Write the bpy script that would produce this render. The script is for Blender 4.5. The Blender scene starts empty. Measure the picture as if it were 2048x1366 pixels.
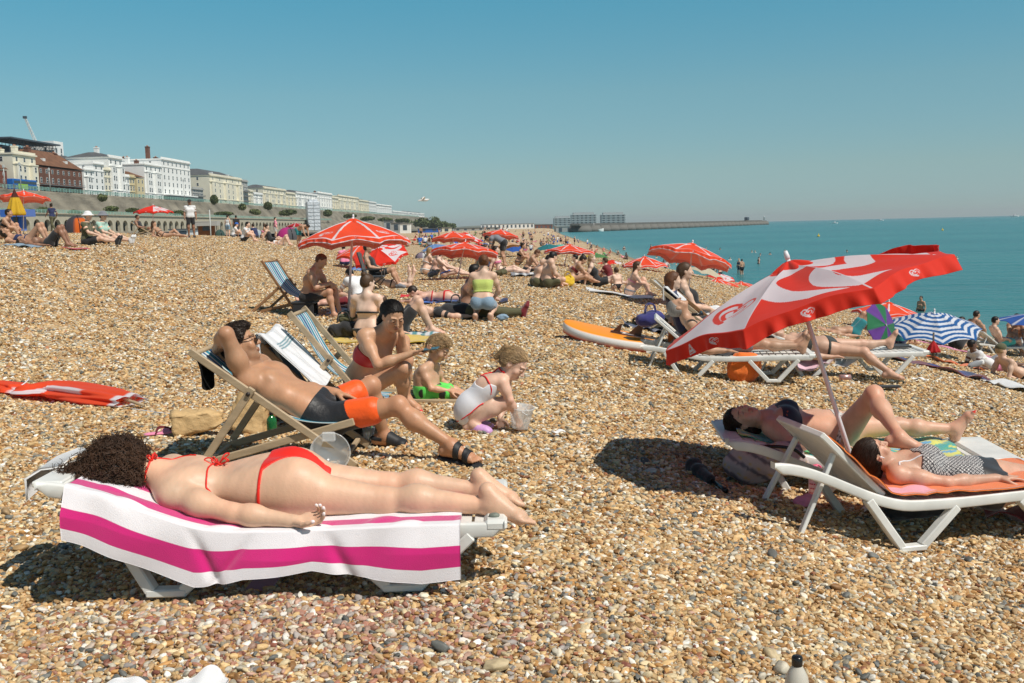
import bpy, bmesh, math, random
import numpy as np
from mathutils import Vector, Matrix
SC = bpy.context.scene
COL = SC.collection
rng = random.Random(7)
# ---------------------------------------------------------------- camera
FPX, CW, CH, HC = 1991.0, 2048.0, 1366.0, 1.4
PITCH, ROLL = math.radians(6.56), math.radians(1.33)
cam_d = bpy.data.cameras.new('camera'); cam = bpy.data.objects.new('camera', cam_d); COL.objects.link(cam)
cam_d.sensor_width = 36.0; cam_d.lens = FPX/CW*36.0; cam_d.clip_end = 60000; cam_d.clip_start = 0.05
cam.location = (0, 0, HC)
CAMR = Matrix.Rotation(math.pi/2-PITCH, 3, 'X') @ Matrix.Rotation(-ROLL, 3, 'Z')
cam.rotation_euler = CAMR.to_euler()
SC.camera = cam
# ---------------------------------------------------------------- light and exposure
SUN_DIR = Vector((-.56, .43, -1.0)).normalized()          # the way the light travels
sun_d = bpy.data.lights.new('sun', 'SUN'); sun = bpy.data.objects.new('sun', sun_d); COL.objects.link(sun)
sun_d.energy = 4.3; sun_d.angle = math.radians(.5); sun_d.color = (1.0, .94, .85)
sun.rotation_euler = SUN_DIR.to_track_quat('-Z', 'Y').to_euler()
W = bpy.data.worlds.new('World'); SC.world = W; W.use_nodes = True
nt = W.node_tree; nt.nodes.clear()
sky = nt.nodes.new('ShaderNodeTexSky'); sky.sky_type = 'NISHITA'; sky.sun_disc = False
sky.sun_elevation = math.asin(-SUN_DIR.z); sky.sun_rotation = math.atan2(-SUN_DIR.x, -SUN_DIR.y)
sky.altitude = 0; sky.air_density = 1.0; sky.dust_density = 0; sky.ozone_density = 4
mx = nt.nodes.new('ShaderNodeMix'); mx.data_type = 'RGBA'; mx.blend_type = 'MULTIPLY'; mx.inputs[0].default_value = 1
tcw = nt.nodes.new('ShaderNodeTexCoord'); spw = nt.nodes.new('ShaderNodeSeparateXYZ'); rpw = nt.nodes.new('ShaderNodeValToRGB')
rpw.color_ramp.elements.remove(rpw.color_ramp.elements[1])
for _p, _c in ((0, (.76, 1.06, 1.36)), (.02, (.82, 1.12, 1.38)), (.052, (1.0, 1.24, 1.27)), (.128, (1.12, 1.55, 1.37)), (.22, (.84, 1.84, 1.63)), (.32, (.85, 1.55, 1.45)), (.5, (1.0, .98, .82)), (.9, (1.1, 1.0, .82))):
 e = rpw.color_ramp.elements.new(_p) if _p else rpw.color_ramp.elements[0]
 e.color = (*_c, 1)
nt.links.new(tcw.outputs['Generated'], spw.inputs[0]); nt.links.new(spw.outputs[2], rpw.inputs[0]); nt.links.new(rpw.outputs[0], mx.inputs[7])
bg = nt.nodes.new('ShaderNodeBackground'); bg.inputs[1].default_value = .056
ow = nt.nodes.new('ShaderNodeOutputWorld')
nt.links.new(sky.outputs[0], mx.inputs[6]); nt.links.new(mx.outputs[2], bg.inputs[0]); nt.links.new(bg.outputs[0], ow.inputs[0])
SC.view_settings.view_transform = 'Standard'; SC.view_settings.look = 'None'
SC.view_settings.exposure = 0.0; SC.view_settings.gamma = 1.0
SC.cycles.max_bounces = 8; SC.cycles.transparent_max_bounces = 12
SC.cycles.use_denoising = True
# ---------------------------------------------------------------- placing helpers
def ray(px, py):
 d = CAMR @ Vector(((px-CW/2)/FPX, -(py-CH/2)/FPX, -1.0)); return d/d.y
def P(px, py, d):
 """the world point seen at pixel (px, py) of the photograph, d metres ahead"""
 return Vector((0, 0, HC)) + ray(px, py)*d
SEA = -3.2
def smooth(a, b, x):
 t = np.clip((x-a)/(b-a), 0, 1); return t*t*(3-2*t)
def gz(x, y):
 """height of the shingle at (x, y)"""
 x = np.asarray(x, float); y = np.asarray(y, float)
 u = x - .0432*y
 sh = np.interp(y, [0, 25, 39, 68, 100, 148, 254, 540, 900], [17.5, 17.2, 16.6, 12.2, 11.8, 10.6, 9.5, 5, 3])   # waterline
 top = np.interp(y, [0, 55, 80, 130, 250, 400, 700, 1500], [1.33, 1.25, .85, .40, 0, -.5, -1.0, -1.5])
 ul = u+np.clip(y-23, 0, 60)*.17
 hi = np.interp(ul, [-70, -27, -14, -12, -10, -8.2, -6.4, -4.4], [2.1, 1.95, 1.36, 1.2, 1.05, .66, .24, 0])
 far = smooth(48, 105, y)                 # farther along the beach the berm is even
 hi = hi*(1-far) + far*np.where(top > 0, smooth(sh-20, sh-42, u)*top, top*smooth(sh-6, sh-30, u))
 k = np.clip((u-11)/np.maximum(sh-11, 1), 0, 8)
 near = np.interp(u, [-.5, .3, 1.0, 1.9, 3.3, 4.6, 7.6, 11], [0, -.05, -.18, -.36, -.43, -.64, -1.37, -2.15])
 near = np.where(u > 11, -2.15+k*(SEA+2.15), near)
 w0 = sh-25; kf = np.clip((u-w0)/25, 0, 8); kf = np.where(kf < .2, kf*kf/.4, kf-.1)/.9*SEA
 dn = -(near*(1-far)+kf*far)
 return np.maximum(hi - dn, SEA-1.6) + .03*np.sin(x*1.3+y*.7)*np.sin(y*.9-x*.4)*smooth(8, 14, y)
def gzf(x, y): return float(gz(x, y))
def G(px, py, dmin=2.0):
 """the point of the beach seen at pixel (px, py)"""
 r = ray(px, py); t0 = dmin; t = dmin
 while t < 4000:
  p = Vector((0, 0, HC))+r*t
  if p.z < gzf(p.x, p.y): break
  t0 = t; t *= 1.02
 for _ in range(30):
  m = (t0+t)/2; p = Vector((0, 0, HC))+r*m
  if p.z < gzf(p.x, p.y): t = m
  else: t0 = m
 return Vector((0, 0, HC))+r*t
def ground_at(px, d):
 """the point of the beach d metres ahead under pixel column px"""
 z = 0
 for _ in range(6):
  # find py with P(px,py,d).z == z
  lo, hi = 380, 2500
  for _ in range(30):
   m = (lo+hi)/2
   if P(px, m, d).z > z: lo = m
   else: hi = m
  p = P(px, lo, d); z = gzf(p.x, p.y)
 return Vector((p.x, p.y, z))
def tag(o, label=None, cat=None, group=None, kind=None):
 for k, v in (('label', label), ('category', cat), ('group', group), ('kind', kind)):
  if v: o[k] = v
 return o
def empty(name, loc=(0, 0, 0), rz=0, label=None, cat=None, group=None):
 o = bpy.data.objects.new(name, None); COL.objects.link(o)
 o.location = loc; o.rotation_euler = (0, 0, rz); o.empty_display_size = .1
 return tag(o, label, cat, group)
def link(name, me, parent=None, mat=None):
 o = bpy.data.objects.new(name, me); COL.objects.link(o)
 if parent: o.parent = parent
 if mat is not None:
  for m in (mat if isinstance(mat, (list, tuple)) else [mat]): me.materials.append(m)
 return o
def copy_tree(o, parent=None):
 c = o.copy(); COL.objects.link(c)
 if parent: c.parent = parent
 for ch in o.children: copy_tree(ch, c)
 return c
# ---------------------------------------------------------------- materials
MATS = {}
def s2l(c):
 return tuple(((v/12.92) if v <= .04045 else ((v+.055)/1.055)**2.4) for v in c[:3])
def hexc(h):
 h = h.lstrip('#'); return s2l(tuple(int(h[i:i+2], 16)/255 for i in (0, 2, 4)))
def mat(name, col=(.5, .5, .5), rough=.6, **k):
 """a Principled material; noise= mottles its colour, bump= adds relief, attr= multiplies a colour attribute in"""
 if name in MATS: return MATS[name]
 m = bpy.data.materials.new(name); m.use_nodes = True; n = m.node_tree.nodes; l = m.node_tree.links
 b = n['Principled BSDF']; b.inputs['Base Color'].default_value = (*col[:3], 1); b.inputs['Roughness'].default_value = rough
 if k.get('metal'): b.inputs['Metallic'].default_value = k['metal']
 if k.get('spec') is not None: b.inputs['Specular IOR Level'].default_value = k['spec']
 if k.get('sss'):
  b.inputs['Subsurface Weight'].default_value = k['sss']; b.inputs['Subsurface Radius'].default_value = (1, .35, .2)
  b.inputs['Subsurface Scale'].default_value = k.get('sss_scale', .012)
 if k.get('trans'): b.inputs['Transmission Weight'].default_value = k['trans']
 if k.get('alpha'): b.inputs['Alpha'].default_value = k['alpha']
 if k.get('coat'): b.inputs['Coat Weight'].default_value = k['coat']; b.inputs['Coat Roughness'].default_value = .15
 if k.get('sheen'): b.inputs['Sheen Weight'].default_value = k['sheen']; b.inputs['Sheen Roughness'].default_value = .5
 out = None
 if k.get('attr'):
  a = n.new('ShaderNodeVertexColor'); a.layer_name = 'Col'; out = a.outputs[0]
 if k.get('noise'):
  tc = n.new('ShaderNodeTexCoord'); ns = n.new('ShaderNodeTexNoise'); ns.inputs['Scale'].default_value = k.get('nscale', 8)
  ns.inputs['Detail'].default_value = 5
  mp = n.new('ShaderNodeMapping'); mp.inputs['Scale'].default_value = k.get('nstretch', (1, 1, 1))
  l.new(tc.outputs['Object'], mp.inputs[0]); l.new(mp.outputs[0], ns.inputs[0])
  rp = n.new('ShaderNodeMapRange'); rp.inputs['From Min'].default_value = .25; rp.inputs['From Max'].default_value = .75
  rp.inputs['To Min'].default_value = 1-k['noise']; rp.inputs['To Max'].default_value = 1+k['noise']*.6
  l.new(ns.outputs[0], rp.inputs[0])
  mm = n.new('ShaderNodeVectorMath'); mm.operation = 'SCALE'
  if out is not None: l.new(out, mm.inputs[0])
  else: mm.inputs[0].default_value = col[:3]
  l.new(rp.outputs[0], mm.inputs['Scale']); out = mm.outputs[0]
 if out is not None: l.new(out, b.inputs['Base Color'])
 if k.get('bump'):
  tc = n.new('ShaderNodeTexCoord'); ns = n.new('ShaderNodeTexNoise'); ns.inputs['Scale'].default_value = k.get('bscale', 60)
  ns.inputs['Detail'].default_value = 6
  mp = n.new('ShaderNodeMapping'); mp.inputs['Scale'].default_value = k.get('nstretch', (1, 1, 1))
  l.new(tc.outputs['Object'], mp.inputs[0]); l.new(mp.outputs[0], ns.inputs[0])
  bp = n.new('ShaderNodeBump'); bp.inputs['Strength'].default_value = k['bump']; bp.inputs['Distance'].default_value = k.get('bdist', .004)
  l.new(ns.outputs[0], bp.inputs['Height']); l.new(bp.outputs[0], b.inputs['Normal'])
 if k.get('translucent'):
  tr = n.new('ShaderNodeBsdfTranslucent'); mxs = n.new('ShaderNodeMixShader'); mxs.inputs[0].default_value = k['translucent']
  if out is not None: l.new(out, tr.inputs[0])
  else: tr.inputs[0].default_value = (*col[:3], 1)
  l.new(b.outputs[0], mxs.inputs[1]); l.new(tr.outputs[0], mxs.inputs[2]); l.new(mxs.outputs[0], n['Material Output'].inputs[0])
 MATS[name] = m
 return m
# ================================================================ beach, sea
def grid_mesh(name, xs, ys, zf):
 X, Y = np.meshgrid(xs, ys, indexing='ij'); Z = zf(X, Y)
 v = np.stack([X, Y, Z], -1).reshape(-1, 3); nx, ny = len(xs), len(ys)
 i = np.arange(nx*ny).reshape(nx, ny)
 f = np.stack([i[:-1, :-1], i[1:, :-1], i[1:, 1:], i[:-1, 1:]], -1).reshape(-1, 4)
 return fast_mesh(name, v, f)
def fast_mesh(name, v, f, smooth_=True):
 me = bpy.data.meshes.new(name); v = np.ascontiguousarray(v, np.float32); f = np.ascontiguousarray(f, np.int32)
 me.vertices.add(len(v)); me.vertices.foreach_set('co', v.ravel())
 k = f.shape[1]; me.loops.add(len(f)*k); me.loops.foreach_set('vertex_index', f.ravel())
 me.polygons.add(len(f)); me.polygons.foreach_set('loop_start', np.arange(0, len(f)*k, k, dtype=np.int32))
 me.update(calc_edges=True); me.validate()
 if smooth_: me.polygons.foreach_set('use_smooth', np.ones(len(me.polygons), bool))
 return me
def setcol(me, col):
 a = me.color_attributes.new('Col', 'FLOAT_COLOR', 'POINT'); c = np.ones((len(me.vertices), 4), np.float32); c[:, :3] = col
 a.data.foreach_set('color', c.ravel()); return me
PEB_COLS = [(0.0, '#cda673'), (.16, '#dcb984'), (.31, '#e6d0a6'), (.44, '#c09057'), (.54, '#9f754a'), (.61, '#d6b487'), (.73, '#a59c88'), (.80, '#757671'), (.85, '#e4dac4'), (.935, '#faf5e8'), (.985, '#b57a58')]
def ramp(n, stops, interp='CONSTANT', gain=1.0):
 r = n.new('ShaderNodeValToRGB'); cr = r.color_ramp; cr.interpolation = interp
 while len(cr.elements) > 1: cr.elements.remove(cr.elements[-1])
 cr.elements[0].position = stops[0][0]; c = hexc(stops[0][1]); cr.elements[0].color = (*[v*gain for v in c], 1)
 for p, h in stops[1:]:
  e = cr.elements.new(p); c = hexc(h); e.color = (*[v*gain for v in c], 1)
 return r
PGAIN = .90
# the shingle surface: cells of pebble colour with relief
m = bpy.data.materials.new('shingle'); m.use_nodes = True; n = m.node_tree.nodes; l = m.node_tree.links; MATS['shingle'] = m
b = n['Principled BSDF']; b.inputs['Roughness'].default_value = .75
geo = n.new('ShaderNodeNewGeometry')
sep = n.new('ShaderNodeSeparateXYZ'); l.new(geo.outputs['Position'], sep.inputs[0])
def vor(scale, sc3=(1, 1, 1)):
 mp = n.new('ShaderNodeMapping'); mp.inputs['Scale'].default_value = sc3
 v = n.new('ShaderNodeTexVoronoi'); v.inputs['Scale'].default_value = scale; v.inputs['Randomness'].default_value = 1
 l.new(geo.outputs['Position'], mp.inputs[0]); l.new(mp.outputs[0], v.inputs[0]); return v
v1 = vor(30); v2 = vor(9)
sc1 = n.new('ShaderNodeSeparateColor'); l.new(v1.outputs['Color'], sc1.inputs[0])
r1 = ramp(n, PEB_COLS, gain=PGAIN); l.new(sc1.outputs[0], r1.inputs[0])
sc2 = n.new('ShaderNodeSeparateColor'); l.new(v2.outputs['Color'], sc2.inputs[0])
r2 = ramp(n, PEB_COLS, gain=PGAIN); l.new(sc2.outputs[0], r2.inputs[0])
mixc = n.new('ShaderNodeMix'); mixc.data_type = 'RGBA'; mixc.inputs[0].default_value = .30
l.new(r1.outputs[0], mixc.inputs[6]); l.new(r2.outputs[0], mixc.inputs[7])
# broad drifts of colour and the damp band at the water's edge
ns = n.new('ShaderNodeTexNoise'); ns.inputs['Scale'].default_value = .35; ns.inputs['Detail'].default_value = 5; l.new(geo.outputs['Position'], ns.inputs[0])
mr = n.new('ShaderNodeMapRange'); mr.inputs[1].default_value = .3; mr.inputs[2].default_value = .7; mr.inputs[3].default_value = .88; mr.inputs[4].default_value = 1.08
l.new(ns.outputs[0], mr.inputs[0])
wet = n.new('ShaderNodeMapRange'); wet.inputs[1].default_value = SEA+.12; wet.inputs[2].default_value = SEA+.34; wet.inputs[3].default_value = .55; wet.inputs[4].default_value = 1
l.new(sep.outputs[2], wet.inputs[0])
mu = n.new('ShaderNodeMath'); mu.operation = 'MULTIPLY'; l.new(mr.outputs[0], mu.inputs[0]); l.new(wet.outputs[0], mu.inputs[1])
vs = n.new('ShaderNodeVectorMath'); vs.operation = 'SCALE'; l.new(mixc.outputs[2], vs.inputs[0]); l.new(mu.outputs[0], vs.inputs['Scale'])
l.new(vs.outputs[0], b.inputs['Base Color'])
inv = n.new('ShaderNodeMath'); inv.operation = 'MULTIPLY_ADD'; inv.inputs[1].default_value = -1; inv.inputs[2].default_value = 1; l.new(v1.outputs['Distance'], inv.inputs[0])
bp = n.new('ShaderNodeBump'); bp.inputs['Strength'].default_value = 1; bp.inputs['Distance'].default_value = .03; l.new(inv.outputs[0], bp.inputs['Height'])
bp2 = n.new('ShaderNodeBump'); bp2.inputs['Strength'].default_value = .8; bp2.inputs['Distance'].default_value = .25; l.new(ns.outputs[0], bp2.inputs['Height']); l.new(bp.outputs[0], bp2.inputs['Normal'])
l.new(bp2.outputs[0], b.inputs['Normal'])
xs = np.concatenate([-np.geomspace(900, 42, 24), np.arange(-40, -4.2, .4), np.arange(-4, 4.2, .12), np.arange(4.5, 26, .4), np.geomspace(27, 60, 6)])
ys = np.concatenate([[-30, -10, -3], np.arange(0, 2.3, .4), np.arange(2.4, 10, .12), np.arange(10.2, 60, .4), np.geomspace(61, 1600, 110)])
def zbeach(X, Y):
 Z = gz(X, Y)
 hump = .012*(np.sin(X*4.1+Y*1.7)+np.sin(Y*5.3-X*2.2)+np.sin(X*9+1)*np.sin(Y*8))
 return Z - .012 + hump*smooth(40, 10, Y)
beach = link('beach', grid_mesh('beach', xs, ys, zbeach), None, MATS['shingle']); tag(beach, kind='structure')
# loose stones lying over the near beach, one object
PR = np.random.RandomState(3)
def stones(y0, y1, dens, smin, smax, seedcols=True):
 xw = lambda y: .54*y+.35
 area = (xw(y0)+xw(y1))*(y1-y0); N = int(area*dens)
 y = y0+(y1-y0)*PR.rand(int(N*1.2)); xx = (PR.rand(len(y))*2-1)*xw(y1)
 k = np.abs(xx) < xw(y); y, xx = y[k], xx[k]
 s = smin+(smax-smin)*PR.rand(len(y))**2.6
 return xx, y, s
parts = [stones(2.5, 4.0, 9600, .0046, .0155), stones(4.0, 6.0, 8200, .0048, .0165), stones(6.0, 9.0, 5200, .0058, .0188), stones(9.0, 14.0, 2000, .0085, .023), stones(14, 21, 780, .012, .028), stones(21, 36, 330, .012, .026), stones(36, 58, 85, .018, .034),
   stones(2.6, 7, 12, .020, .034)]
sx = np.concatenate([p[0] for p in parts]); sy = np.concatenate([p[1] for p in parts]); ss = np.concatenate([p[2] for p in parts])
Ns = len(sx)
hump = .012*(np.sin(sx*4.1+sy*1.7)+np.sin(sy*5.3-sx*2.2)+np.sin(sx*9+1)*np.sin(sy*8))*smooth(40, 10, sy)
sz = gz(sx, sy)-.012+hump + ss*(PR.rand(Ns)*1.0-.15)
me = bpy.data.meshes.new('pebbles'); me.vertices.add(Ns); me.vertices.foreach_set('co', np.stack([sx, sy, sz], 1).astype(np.float32).ravel())
a = me.attributes.new('rot', 'FLOAT_VECTOR', 'POINT'); a.data.foreach_set('vector', np.stack([(PR.rand(Ns)-.5)*1.0, (PR.rand(Ns)-.5)*1.0, PR.rand(Ns)*6.28], 1).astype(np.float32).ravel())
fl = .45+.35*PR.rand(Ns)
a = me.attributes.new('scl', 'FLOAT_VECTOR', 'POINT'); a.data.foreach_set('vector', np.stack([ss*(1+.5*PR.rand(Ns)), ss*(.75+.2*PR.rand(Ns)), ss*fl], 1).astype(np.float32).ravel())
# the shingle is redder in one drift in front of the towel
red = np.exp(-(((sx+.75)/.95)**2+((sy-3.45)/.42)**2))
hue = PR.rand(Ns); isred = PR.rand(Ns) < red*.6
hue = np.where(isred, 2+PR.rand(Ns)*.99, hue)
a = me.attributes.new('hue', 'FLOAT', 'POINT'); a.data.foreach_set('value', hue.astype(np.float32))
a = me.attributes.new('var', 'FLOAT', 'POINT'); a.data.foreach_set('value', PR.rand(Ns).astype(np.float32))
peb = link('pebbles', me); tag(peb, 'tan, grey and white pebbles lying loose over the near beach', 'pebbles', kind='stuff')
pm = bpy.data.materials.new('pebble'); pm.use_nodes = True; n = pm.node_tree.nodes; l = pm.node_tree.links
b = n['Principled BSDF']; b.inputs['Roughness'].default_value = .55; b.inputs['Specular IOR Level'].default_value = .35
at = n.new('ShaderNodeAttribute'); at.attribute_type = 'INSTANCER'; at.attribute_name = 'hue'
av = n.new('ShaderNodeAttribute'); av.attribute_type = 'INSTANCER'; av.attribute_name = 'var'
ra = ramp(n, PEB_COLS, gain=PGAIN); l.new(at.outputs['Fac'], ra.inputs[0])
sb = n.new('ShaderNodeMath'); sb.operation = 'SUBTRACT'; sb.inputs[1].default_value = 2; l.new(at.outputs['Fac'], sb.inputs[0])
rb = ramp(n, [(0, '#b07f6a'), (.3, '#c19c88'), (.5, '#a89f98'), (.65, '#cfbca9'), (.82, '#9a6250'), (.92, '#ddd6cc')], gain=PGAIN); l.new(sb.outputs[0], rb.inputs[0])
gt = n.new('ShaderNodeMath'); gt.operation = 'GREATER_THAN'; gt.inputs[1].default_value = 1.5; l.new(at.outputs['Fac'], gt.inputs[0])
mc = n.new('ShaderNodeMix'); mc.data_type = 'RGBA'; l.new(gt.outputs[0], mc.inputs[0]); l.new(ra.outputs[0], mc.inputs[6]); l.new(rb.outputs[0], mc.inputs[7])
tc = n.new('ShaderNodeTexCoord'); ns = n.new('ShaderNodeTexNoise'); ns.noise_dimensions = '4D'; ns.inputs['Scale'].default_value = 1.6; ns.inputs['Detail'].default_value = 4
l.new(tc.outputs['Object'], ns.inputs['Vector']); ml = n.new('ShaderNodeMath'); ml.operation = 'MULTIPLY'; ml.inputs[1].default_value = 50; l.new(av.outputs['Fac'], ml.inputs[0]); l.new(ml.outputs[0], ns.inputs['W'])
ad = n.new('ShaderNodeMath'); ad.operation = 'MULTIPLY_ADD'; ad.inputs[1].default_value = .9; ad.inputs[2].default_value = .15; l.new(ns.outputs[0], ad.inputs[0])
a2 = n.new('ShaderNodeMath'); a2.operation = 'MULTIPLY_ADD'; a2.inputs[1].default_value = .62; l.new(av.outputs['Fac'], a2.inputs[0]); l.new(ad.outputs[0], a2.inputs[2])
vs = n.new('ShaderNodeVectorMath'); vs.operation = 'SCALE'; l.new(mc.outputs[2], vs.inputs[0]); l.new(a2.outputs[0], vs.inputs['Scale']); l.new(vs.outputs[0], b.inputs['Base Color'])
ng = bpy.data.node_groups.new('scatter', 'GeometryNodeTree'); ng.interface.new_socket('Geometry', in_out='INPUT', socket_type='NodeSocketGeometry'); ng.interface.new_socket('Geometry', in_out='OUTPUT', socket_type='NodeSocketGeometry')
n = ng.nodes; l = ng.links; gi = n.new('NodeGroupInput'); go = n.new('NodeGroupOutput')
g2i = n.new('GeometryNodeGeometryToInstance')
for k in range(7):
 ic = n.new('GeometryNodeMeshIcoSphere'); ic.inputs['Radius'].default_value = 1; ic.inputs['Subdivisions'].default_value = 2 if k else 3
 nz = n.new('ShaderNodeTexNoise'); nz.noise_dimensions = '4D'; nz.inputs['Scale'].default_value = .75; nz.inputs['W'].default_value = k*3.7; nz.inputs['Detail'].default_value = 1
 s1 = n.new('ShaderNodeVectorMath'); s1.operation = 'SUBTRACT'; s1.inputs[1].default_value = (.5, .5, .5); l.new(nz.outputs['Color'], s1.inputs[0])
 s2 = n.new('ShaderNodeVectorMath'); s2.operation = 'SCALE'; s2.inputs['Scale'].default_value = 1.5; l.new(s1.outputs[0], s2.inputs[0])
 sp = n.new('GeometryNodeSetPosition'); l.new(ic.outputs['Mesh'], sp.inputs['Geometry']); l.new(s2.outputs[0], sp.inputs['Offset'])
 sh_ = n.new('GeometryNodeSetShadeSmooth'); l.new(sp.outputs[0], sh_.inputs['Geometry'])
 sm = n.new('GeometryNodeSetMaterial'); sm.inputs['Material'].default_value = pm; l.new(sh_.outputs[0], sm.inputs['Geometry'])
 l.new(sm.outputs[0], g2i.inputs[0])
iop = n.new('GeometryNodeInstanceOnPoints'); iop.inputs['Pick Instance'].default_value = True
l.new(gi.outputs[0], iop.inputs['Points']); l.new(g2i.outputs[0], iop.inputs['Instance'])
nr = n.new('GeometryNodeInputNamedAttribute'); nr.data_type = 'FLOAT_VECTOR'; nr.inputs[0].default_value = 'rot'
nsc = n.new('GeometryNodeInputNamedAttribute'); nsc.data_type = 'FLOAT_VECTOR'; nsc.inputs[0].default_value = 'scl'
e2r = n.new('FunctionNodeEulerToRotation'); l.new(nr.outputs['Attribute'], e2r.inputs[0]); l.new(e2r.outputs[0], iop.inputs['Rotation']); l.new(nsc.outputs['Attribute'], iop.inputs['Scale'])
l.new(iop.outputs[0], go.inputs[0])
md = peb.modifiers.new('scatter', 'NODES'); md.node_group = ng
# the sea
m = bpy.data.materials.new('sea'); m.use_nodes = True; n = m.node_tree.nodes; l = m.node_tree.links; MATS['sea'] = m
b = n['Principled BSDF']; b.inputs['Roughness'].default_value = .22; b.inputs['Specular IOR Level'].default_value = .28
geo = n.new('ShaderNodeNewGeometry'); 
def nse(scale, st, det=3):
 mp = n.new('ShaderNodeMapping'); mp.inputs['Scale'].default_value = st; mp.inputs['Rotation'].default_value = (0, 0, .25)
 t = n.new('ShaderNodeTexNoise'); t.inputs['Scale'].default_value = scale; t.inputs['Detail'].default_value = det
 l.new(geo.outputs['Position'], mp.inputs[0]); l.new(mp.outputs[0], t.inputs[0]); return t
w1 = nse(1.3, (.5, 1.3, 1), 6); w2 = nse(.16, (.4, 1.3, 1), 3); w3 = nse(.012, (.35, 1.4, 1), 4)
cr = ramp(n, [(0.0, '#26747a'), (.40, '#2f8086'), (.60, '#3d8d8f'), (1, '#5a9c99')], 'LINEAR', .78); l.new(w3.outputs[0], cr.inputs[0])
# shallows over the sloping shingle are paler and greyer
sep = n.new('ShaderNodeSeparateXYZ'); l.new(geo.outputs['Position'], sep.inputs[0])
at = n.new('ShaderNodeAttribute'); at.attribute_name = 'shallow'
mc = n.new('ShaderNodeMix'); mc.data_type = 'RGBA'; mc.inputs[7].default_value = (*[v*.85 for v in hexc('#7fa69c')], 1); l.new(at.outputs['Fac'], mc.inputs[0]); l.new(cr.outputs[0], mc.inputs[6])
l.new(mc.outputs[2], b.inputs['Base Color'])
b1 = n.new('ShaderNodeBump'); b1.inputs['Distance'].default_value = .45; b1.inputs['Strength'].default_value = .9; l.new(w1.outputs[0], b1.inputs['Height'])
b2 = n.new('ShaderNodeBump'); b2.inputs['Distance'].default_value = 1.1; b2.inputs['Strength'].default_value = .8; l.new(w2.outputs[0], b2.inputs['Height']); l.new(b1.outputs[0], b2.inputs['Normal'])
l.new(b2.outputs[0], b.inputs['Normal'])
xs = np.concatenate([[-12000, -5000, -2500], np.arange(-30, 60, 1.0), np.geomspace(61, 12000, 36)]); ys = np.concatenate([[-1500, -400], np.arange(-20, 120, 1.0), np.geomspace(121, 13500, 80)])
me = grid_mesh('sea', xs, ys, lambda X, Y: np.full(X.shape, SEA)+.02*np.sin(Y*.9+X*.5)*(X > 0)*(np.abs(Y) < 110))
co = np.empty(len(me.vertices)*3, np.float32); me.vertices.foreach_get('co', co); co = co.reshape(-1, 3)
depth = SEA - gz(co[:, 0], co[:, 1]); shal = np.exp(-np.clip(depth, 0, 50)/.55)*.75
a = me.attributes.new('shallow', 'FLOAT', 'POINT'); a.data.foreach_set('value', shal.astype(np.float32))
seao = link('sea', me, None, m); tag(seao, kind='structure')
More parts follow.
